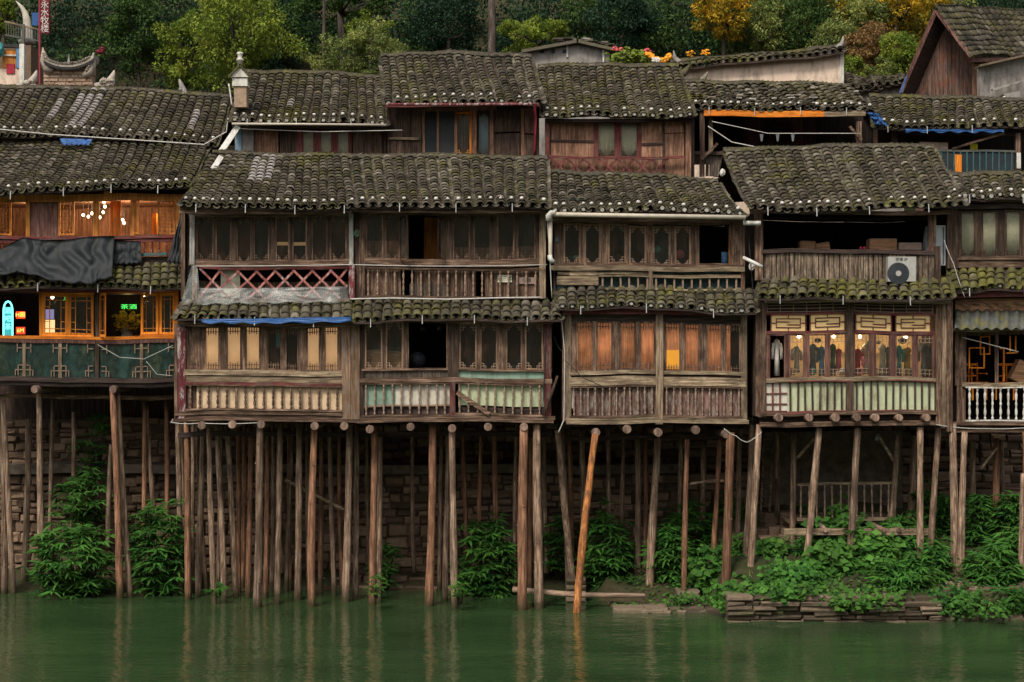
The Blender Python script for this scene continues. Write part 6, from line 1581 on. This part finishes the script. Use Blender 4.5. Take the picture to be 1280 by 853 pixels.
# ---- horn monument, railing, lantern sign
Y = 16.; t = thing('horn_sculpture', 'tall pale curved horn sculpture on the terrace at the upper left', 'sculpture', P(35, 45, Y))
m = MB(); m.warp = False
m.tube([P(34, 48, Y), P(34.5, 34, Y), P(33.5, 25, Y), P(31, 16, Y), P(27, 9, Y), P(20, 1.5, Y)], [.17, .155, .13, .1, .065, .01], 12, .5); m.build('horn', 'horn_stone', t)
m = MB(); m.warp = False; m.lathe([(0, .3), (.15, .3), (.18, .22), (.5, .2)], 12, P(34, 56, Y)); m.build('plinth', 'grey_plaster', t)
t = thing('terrace_railing', 'dark metal terrace railing in front of the horn sculpture', 'railing', P(30, 48, 15.4)); Y = 15.4
for (a, b) in (((6, 27), (52, 38)), ((6, 44), (52, 52))): m = MB(); m.warp = False; m.beam(P(*a, Y), P(*b, Y), .05, .06, 2); m.build('rail', 'pale_wood_h' if a[1] < 30 else 'rail_metal', t)
for i in range(15): u = 8 + i * 3.; m = MB(); m.warp = False; m.beam(P(u, 27.5 + (u - 6) * .24, Y), P(u, 44 + (u - 6) * .17, Y), .02, .02); m.build('bar', 'rail_metal', t)
for u in (29, 50): m = MB(); m.warp = False; m.beam(P(u, 27 + (u - 6) * .24 - 2, Y), P(u, 56, Y), .09, .09); m.build('post', 'rail_metal', t)
m = MB(); m.warp = False; c = P(25, 56, 15); m.box(c.x - 6, c.x + .35, 15.1, 19, 4.3, c.z); tag(m.build('terrace', 'stone'), 'stone terrace carrying the railing and horn at the upper left', 'terrace')
Y = 15.; t = thing('hanging_sign', 'vertical dark red sign with four pale characters hanging at the upper left', 'sign', P(56, 42, Y))
m = MB(); m.warp = False; m.box(PX(50.5, Y), PX(61.5, Y), Y, Y + .08, PZ(42, Y), PZ(-3, Y), .5, 0); m.build('board', 'sign_red', t)
for i, ch in enumerate('永水牧楼'): text('sign_character', ch, .30, 'sign_white', P(56, 6.5 + i * 10, Y - .01), t, ext=.01)
m = MB(); m.warp = False; c = P(50, 60, Y); m.tube([P(49.5, -2, Y), (c.x, Y, 5)], .04, 6); m.build('pole', 'sign_red', t)
m = MB(); m.warp = False; m.box(PX(40, 16), PX(49, 16), 16, 16.05, PZ(32, 16), PZ(16, 16), .5, 0); tag(m.build('blue_banner', 'tarp_blue'), 'dark blue-green banner between the horn and the red sign', 'banner')
m = MB(); m.warp = False
for j in range(7): m.blob(P(126 + R.uniform(-4, 4), 63 + R.uniform(-3, 3), 15), .09, 6, 4, .8, amp=.3)
tag(m.build('red_lantern', 'sign_red'), 'faded red lantern hanging against the dark trees behind the gate top', 'lantern')
# ---- flower ornaments
for (u, v, mt, lb) in ((772, 62, 'petal_pink', 'pink flower cluster left of the garland'), (809, 64, 'petal_pink', 'pink flower cluster in the middle of the roof flowers'), (862, 67, 'petal_yellow', 'yellow bloom left on the plaster wall coping'), (882, 66, 'petal_yellow', 'yellow bloom right on the plaster wall coping'), (778, 70, 'petal_white', 'small white blooms under the pink cluster')):
    t = thing('flower_cluster', lb, 'flowers', P(u, v + 4, 11.5), 'flowers on the skyline roof'); m = MB(); m.warp = False
    for _ in range(16): m.blob(P(u + R.gauss(0, 3), v + R.gauss(0, 2), 11.5 + R.uniform(-.1, .1)), R.uniform(.03, .06), 5, 3, .7, amp=.3)
    m.build('petals', mt, t); m = MB(); m.warp = False; m.tube([P(u, v, 11.55), P(u, v + 20, 11.6)], .015, 5); m.build('stem', 'leaf_bush', t)
m = MB(); m.warp = False
for s in np.linspace(0, 1, 60):
    u = 807 + 30 * s; v = 75 - 6 * abs(2 * s - 1) ** 1.5 * (1 if s < .5 else 1) - 3 * math.sin(s * 6.3); m.blob(P(u + R.uniform(-1.5, 1.5), v + R.uniform(-1.5, 1.5), 11.3), R.uniform(.05, .085), 6, 4, .9, amp=.25)
tag(m.build('yellow_garland', 'petal_yellow'), 'thick yellow flower garland lying on the skyline roof', 'garland')
m = MB(); m.warp = False
for _ in range(20): m.blob(P(820 + R.uniform(-4, 4), 75 + R.uniform(-2, 2), 11.2), .05, 5, 3, .8, amp=.3)
tag(m.build('white_blooms', 'petal_white'), 'white blooms in the middle of the yellow garland', 'flowers')
bush('low bright green roof shrub between the pink flowers', 788, 72, 24, 8, 11.8, 'leaf_lime', 70, 'broad', size=.8, stems=False)
for i, (u, v, w_, h_, mt, lb) in enumerate(((991, 440, 5, 9, 'cloth_white', 'pale bag hanging high behind the second shop pane'), (1022, 426, 9, 6, 'cloth_green', 'dark green hat on the rack above the third shop pane garments'), (1036, 424, 6, 7, 'cloth_ochre', 'yellow scarf bundle at the top left of the fourth shop pane'), (1087, 430, 8, 8, 'cloth_teal', 'teal hat above the white shirt of the fifth shop pane'), (1098, 428, 7, 5, 'cloth_white', 'white hat at the top of the sixth shop pane'), (1128, 426, 10, 8, 'cloth_grey', 'grey shawl bundle at the top of the seventh shop pane'), (1150, 432, 6, 16, 'cloth_white', 'long pale scarf at the left of the last shop pane'), (1079, 452, 6, 14, 'cloth_pink', 'patterned pink scarf beside the deep red dress'))):
    m = MB(); m.warp = False; m.blob(P(u, v, .22), w_ * .5 * sc(.22), 9, 6, h_ / w_, amp=.22); tag(m.build('shop_goods', mt), lb, 'clothes')
# ================================================================ VEGETATION
def forest(name, label, n, u0, u1, v0, v1, Ya, Yb, mat, leaf=.21, per=230, rr=(.7, 1.5)):
    cs, rs = [], []
    for _ in range(n):
        Y = NP.uniform(Ya, Yb); p = P(NP.uniform(u0, u1), NP.uniform(v0, v1), Y)
        z = max(p.z, ground_z(p.x, Y) + .3); cs.append((p.x, Y, z)); rs.append(NP.uniform(*rr))
    a = clumps(cs, rs, per, leaf, .75)
    o = leaves(name, *a, mat); o['kind'] = 'stuff'; o['label'] = label; o['category'] = 'forest'
    return o
forest('forest', 'dark dense forest mass covering the hillside behind the roofs', 360, -60, 1340, -25, 118, 27, 32, 'leaf_forest', .18, 300)
forest('forest', 'mid green forest patches on the hillside right of centre', 80, 700, 1180, -20, 90, 25.5, 28, 'leaf_midgreen', .16, 300, (.6, 1.2))
forest('forest', 'greenish undergrowth hanging over the dark slope at the upper left', 46, 60, 560, -25, 118, 26.5, 28, 'leaf_midgreen', .15, 260, (.5, 1.0))
forest('forest', 'pale yellow-green foliage covering the slope at the upper right', 60, 990, 1200, -25, 100, 24.5, 26.5, 'leaf_olive', .15, 300, (.6, 1.1))
forest('forest', 'golden foliage mixed through the slope at the upper right', 22, 1020, 1200, -20, 50, 24, 25.5, 'leaf_gold', .14, 220, (.4, .8))
T = tree
T('large yellow-green tree with a full crown left of centre, behind the roof shrine', 298, 40, 66, 70, 22, 'leaf_lime', 105, 80, .17)
T('shorter yellow-green tree just left of the large yellow-green tree', 232, 62, 34, 58, 22.8, 'leaf_lime', 60, 65, .17)
T('grey-green spreading tree with an ochre top between the shrine and the tallest roof', 452, 70, 66, 42, 22, 'leaf_olive', 90, 70, .16)
T('small ochre-topped tree crown rising from the grey-green spreading tree', 462, 38, 34, 24, 22.6, 'leaf_lime', 26, 60, .15)
T('small bright green rounded tree behind the little plaster hut', 672, 44, 50, 24, 17.5, 'leaf_lime', 80, 70, .13)
T('golden autumn tree left of the long plaster wall', 905, 12, 40, 40, 24, 'leaf_gold', 62, 60, .17)
T('olive-green tree just right of the golden autumn tree', 955, 34, 32, 46, 24.5, 'leaf_olive', 56, 55, .17)
T('yellow-tinted tree top at the upper edge right of centre', 1120, 8, 56, 36, 24.5, 'leaf_gold', 60, 55, .17)
T('rusty brown round tree left of the wooden gable', 1092, 58, 38, 32, 22, 'leaf_rust', 70, 60, .15)
T('pale olive tree between the plaster wall end and the rusty brown tree', 1045, 56, 42, 38, 23, 'leaf_olive', 55, 60, .16)
T('yellow-green tree squeezed against the left side of the wooden gable', 1128, 68, 32, 36, 20.5, 'leaf_lime', 55, 60, .15)
T('bushy mid green tree behind the right part of the plaster wall', 1005, 30, 38, 44, 24.5, 'leaf_midgreen', 60, 60, .17)
T('dark bluish green tree behind the tallest upper roof', 560, 20, 55, 55, 24.5, 'leaf_forest', 80, 65, .19)
T('dark green tree right of the small bright round tree', 775, 25, 50, 45, 24, 'leaf_forest', 80, 65, .18)
T('leafy dark green tree top overhanging at the upper left centre', 172, 34, 40, 62, 23.5, 'leaf_midgreen', 85, 60, .18)
T('small yellowish tree at the extreme upper left corner', 4, 18, 14, 28, 17, 'leaf_lime', 26, 60, .15)
T('grey-green tree high above the ochre-topped tree', 425, 4, 70, 22, 25, 'leaf_midgreen', 50, 60, .19)
for (u, vt, vb, Y, w, lb) in ((613, -30, 75, 23, .16, 'tall thin bare trunk rising behind the tallest upper roof'), (403, -30, 52, 22.5, .07, 'slender pale bare trunk standing in front of the dark gap left of the grey-green tree'), (583, -30, 70, 25.5, .09, 'second thin trunk just left of the tall bare trunk')):
    a, b = P(u, vt, Y), P(u + 1.5, vb, Y); g = ground_z(b.x, Y); t = thing('tree', lb, 'tree', (b.x, Y, g))
    m = MB(); m.warp = False; m.tube([(b.x, Y, g - .3), tuple(b), tuple(b.lerp(a, .5) + Vector((.05, 0, 0))), tuple(a)], [w * 1.3, w, w * .9, w * .7], 8, .9); m.build('trunk', 'bark', t)
    c = [(a.x + NP.normal() * .8, Y + NP.normal() * .6, a.z + abs(NP.normal()) * .8) for _ in range(14)]
    leaves('crown', *clumps(c, [.5] * 14, 60, .2), 'leaf_forest', t)
T('olive-yellow tree filling the slope above the rusty brown tree', 1075, 25, 46, 30, 24, 'leaf_olive', 60, 60, .16)
T('light green bush just right of the plaster wall end, low on the slope', 1062, 88, 26, 18, 19.5, 'leaf_lime', 36, 60, .13)
T('low mid green tree below the rusty brown tree', 1100, 90, 26, 16, 20, 'leaf_olive', 40, 60, .13)
# bushes on the bank
BU = 'shrubs growing under the houses'
bush('largest lance-leaved bush under the bar house, right at the water', 92, 700, 50, 48, 2.3, 'leaf_bush', 230, group=BU)
bush('tall lance-leaved bush beside the left stilts of the middle house', 198, 690, 34, 62, 2.4, 'leaf_bush', 190, group=BU)
bush('dark loose shrub high behind the thin stilt under the bar house', 108, 622, 36, 34, 3.4, 'leaf_bush', 90, group=BU, size=.9)
bush('small dark creeping plant on the wall right of the bar house stilts', 118, 548, 30, 36, 3.8, 'leaf_bush', 40, group=BU, size=.8)
bush('bamboo-like bush in the middle between two pairs of stilts', 608, 697, 34, 52, 2.3, 'leaf_bush', 190, group=BU)
bush('bamboo-like bush behind the orange leaning stilt', 756, 690, 30, 50, 2.6, 'leaf_bush', 130, group=BU)
bush('dark leafy bush left of the orange leaning stilt', 700, 680, 20, 40, 3.3, 'leaf_bush', 60, group=BU)
bush('small fern tuft beside the stilts left of centre', 482, 705, 16, 28, 3.0, 'leaf_bush', 40, group=BU, size=.8)
bush('small sprig growing on a stilt foot left of centre', 470, 730, 6, 14, -.15, 'leaf_vine', 10, group=BU, size=.6)
bush('small sprig at the foot of the paired stilts in the middle', 575, 735, 8, 16, -.25, 'leaf_vine', 14, group=BU, size=.6)
bush('low sprig at the water between the left cluster of stilts', 272, 735, 9, 8, .8, 'leaf_bush', 14, group=BU, size=.6)
bush('leafy bush right of the knotty stilt at the start of the bank', 838, 700, 26, 46, 2.0, 'leaf_bush', 120, group=BU)
bush('broad-leaved plant behind the two thick right stilts', 890, 715, 24, 34, 1.2, 'leaf_vine', 120, 'broad', BU)
bush('broad-leaved plant by the broken steps', 962, 688, 18, 14, 1.0, 'leaf_vine', 50, 'broad', BU)
bush('low broad-leaved plant at the left end of the quay top', 926, 738, 30, 16, -.6, 'leaf_vine', 90, 'broad', BU)
bush('bright broad-leaved vine patch in the middle of the quay top', 1035, 714, 32, 38, .1, 'leaf_vine', 190, 'broad', BU, size=1.15)
bush('tall broad-leaved vine growing up behind the leaning stilts', 1048, 676, 36, 30, 1.2, 'leaf_bush', 130, 'broad', BU, size=1.2)
bush('broad-leaved vine patch right of the leaning stilts', 1098, 706, 34, 40, .2, 'leaf_vine', 170, 'broad', BU)
bush('vine sprig climbing over the floor of the under-house balcony', 1052, 642, 14, 17, 1.9, 'leaf_vine', 40, 'broad', BU)
bush('lance-leaved bush behind the beam end of the under-house balcony', 1130, 672, 26, 30, 1.4, 'leaf_bush', 110, group=BU)
bush('low trailing broad-leaved plant hanging over the slab quay', 1075, 745, 60, 13, -1.3, 'leaf_vine', 130, 'broad', BU, size=.7)
bush('low trailing broad-leaved plant at the left end of the slab quay', 985, 738, 44, 13, -1.2, 'leaf_vine', 90, 'broad', BU, size=.8)
bush('dense lance-leaved bush in the gap between the right stilt groups', 1172, 720, 20, 42, -.2, 'leaf_bush', 110, group=BU)
bush('large lance-leaved bush at the right edge, lower half', 1238, 722, 36, 38, -.3, 'leaf_bush', 200, group=BU)
bush('dark bush behind the right-edge stilts', 1222, 655, 30, 38, 1.8, 'leaf_bush', 120, group=BU)
bush('upper lance-leaved bush touching the right-edge stilt', 1262, 650, 16, 34, 1.4, 'leaf_bush', 80, group=BU)
bush('bush of drooping leaves high behind the right leaning stilts', 1165, 640, 24, 40, 2.4, 'leaf_bush', 80, group=BU)
bush('yellowish low plants along the water at the right edge', 1215, 757, 60, 10, -1.3, 'leaf_vine', 130, 'broad', BU, size=.5)
bush('small bright weeds at the water edge between the bank stones', 858, 748, 26, 7, -.2, 'leaf_vine', 50, 'broad', BU, size=.45)
bush('dense dark green undergrowth below the under-house balcony beam', 1030, 690, 60, 26, 1.6, 'leaf_bush', 170, group=BU)
bush('dense undergrowth behind the right stilts of the clothes-shop house', 1125, 700, 44, 40, .9, 'leaf_bush', 170, group=BU)
bush('thick patch of broad leaves just above the quay, left part', 990, 722, 40, 22, -.5, 'leaf_bush', 170, 'broad', BU, size=.8)
bush('thick patch of broad leaves just above the quay, right part', 1130, 726, 40, 28, -.6, 'leaf_bush', 170, group=BU, size=.9)
bush('thin dark shrub filling the bank behind the reddish stilt', 862, 672, 40, 44, 3.0, 'leaf_bush', 130, group=BU)
bush('dark shrub behind the broken steps', 920, 650, 24, 30, 3.2, 'leaf_bush', 60, group=BU)
bush('dense green growth at the far right behind the edge stilts', 1270, 700, 34, 46, .6, 'leaf_bush', 150, group=BU)
for (u, v, r1, r2, Y, lb) in ((1018, 726, 12, 26, -.7, 'tuft of long grass standing left of the bright vines on the quay'), (1152, 735, 14, 26, -1.0, 'tuft of long grass at the foot of the paired right stilts'), (896, 744, 10, 16, -.3, 'grass tuft at the left corner of the slab quay'), (1200, 744, 16, 18, -1.1, 'grass tuft at the water right of the slab quay'), (1262, 742, 14, 20, -.9, 'grass tuft at the water by the right edge'), (950, 722, 12, 18, -.2, 'pale grass tuft below the broken steps')):
    c = P(u, v + r2, Y); n_ = 90; t = thing('grass_tuft', lb, 'grass', tuple(c)); k = sc(Y)
    cc = np.array([[c.x + NP.normal() * r1 * k * .4, Y + NP.normal() * .12, c.z] for _ in range(n_)]); dd = np.stack([NP.normal(0, .38, n_), NP.normal(-.1, .3, n_), np.ones(n_)], 1); nn = NP.normal(size=(n_, 3)) * .3 + np.array([0, -1, .2])
    leaves('blades', cc, dd, nn, NP.uniform(.7, 1.7, n_) * r2 * k, np.full(n_, .022), NP.uniform(0, 1, n_), 'leaf_olive' if 'pale' in lb else 'leaf_vine', t, droop=.25)
bush('leafy growth covering the bare slope left of the broken steps', 925, 700, 26, 26, 1.4, 'leaf_bush', 90, group=BU)
bush('low vines over the slope between the broken steps and the quay', 968, 742, 34, 12, -.9, 'leaf_vine', 110, 'broad', BU, size=.7)
bush('tall lance-leaved growth behind the middle of the quay', 1070, 690, 50, 40, .9, 'leaf_bush', 150, group=BU)
bush('trailing leaves over the stones right of the quay', 1185, 748, 40, 14, -1.2, 'leaf_bush', 120, 'broad', BU, size=.7)
bush('leaves hanging over the left corner of the slab quay', 915, 752, 20, 12, -1.2, 'leaf_vine', 60, 'broad', BU, size=.6)
bush('lance leaves trailing to the water at the far right edge', 1262, 750, 26, 16, -1.2, 'leaf_bush', 90, group=BU, size=.8)
# grass and weeds over the bank
n = 5200
xs_ = NP.uniform(2.6, 13.5, n); ys_ = NP.uniform(-1.3, 3.8, n); ys_ = np.where(xs_ < 5.3, np.maximum(ys_, .1), ys_)
zs_ = np.array([gz2(a, b) for a, b in zip(xs_, ys_)])
keep = (np.sin(xs_ * 1.7 + 1) + np.sin(ys_ * 2.1 + xs_) > -.5) & ~((xs_ > 6.0) & (xs_ < 7.4) & (ys_ > .2)) & (zs_ > -.2)
c = np.stack([xs_, ys_, zs_ + NP.uniform(0, .14, n)], 1)[keep]; k_ = len(c)
d = NP.normal(size=(k_, 3)); d[:, 2] = abs(d[:, 2]) * .6; nn = NP.normal(scale=.3, size=(k_, 3)); nn[:, 2] += 1; nn[:, 1] -= .4
o = leaves('ground_cover', c, d, nn, NP.uniform(.06, .16, k_), NP.uniform(.04, .09, k_), NP.uniform(0, 1, k_), 'leaf_bush'); o['kind'] = 'stuff'; o['label'] = 'low weeds covering the earth bank under the right houses'; o['category'] = 'weeds'
# ================================================================ LIGHT, CAMERA
w = bpy.data.worlds.new('World'); SC.world = w; w.use_nodes = True
nt = w.node_tree; nt.nodes.clear()
sky = N(nt, 'ShaderNodeTexSky'); sky.sky_type = 'NISHITA'; sky.sun_disc = False
SUN_EL, SUN_AZ = 52, 205      # degrees; azimuth measured clockwise from +Y
sky.sun_elevation = rad(SUN_EL); sky.sun_rotation = rad(SUN_AZ); sky.air_density = 1.2; sky.dust_density = 4; sky.ozone_density = 1
hs = N(nt, 'ShaderNodeHueSaturation'); hs.inputs['Saturation'].default_value = .35; L(nt, sky.outputs[0], hs.inputs['Color'])
bg = N(nt, 'ShaderNodeBackground'); bg.inputs[1].default_value = .10; L(nt, hs.outputs[0], bg.inputs[0])
out = N(nt, 'ShaderNodeOutputWorld'); L(nt, bg.outputs[0], out.inputs[0])
sl = bpy.data.lights.new('sun', 'SUN'); sl.energy = 1.5; sl.angle = rad(12); sl.color = (1, .93, .82)
so = bpy.data.objects.new('sun', sl); COL.objects.link(so)
dirv = Vector((math.sin(rad(SUN_AZ)) * math.cos(rad(SUN_EL)), math.cos(rad(SUN_AZ)) * math.cos(rad(SUN_EL)), math.sin(rad(SUN_EL))))
so.rotation_euler = dirv.to_track_quat('Z', 'Y').to_euler()
cam = bpy.data.cameras.new('camera'); co = bpy.data.objects.new('camera', cam); COL.objects.link(co)
co.location = (0, -40, H); co.rotation_euler = (rad(90), 0, 0); cam.sensor_width = 36; cam.lens = 36 * F / 1280; cam.clip_end = 1000
SC.camera = co
SC.view_settings.view_transform = 'Standard'; SC.view_settings.look = 'None'; SC.view_settings.exposure = 0.6; SC.view_settings.gamma = 1; SC.view_settings.use_curve_mapping = False
try: SC.cycles.max_bounces = 8; SC.cycles.transparent_max_bounces = 12
except Exception: pass
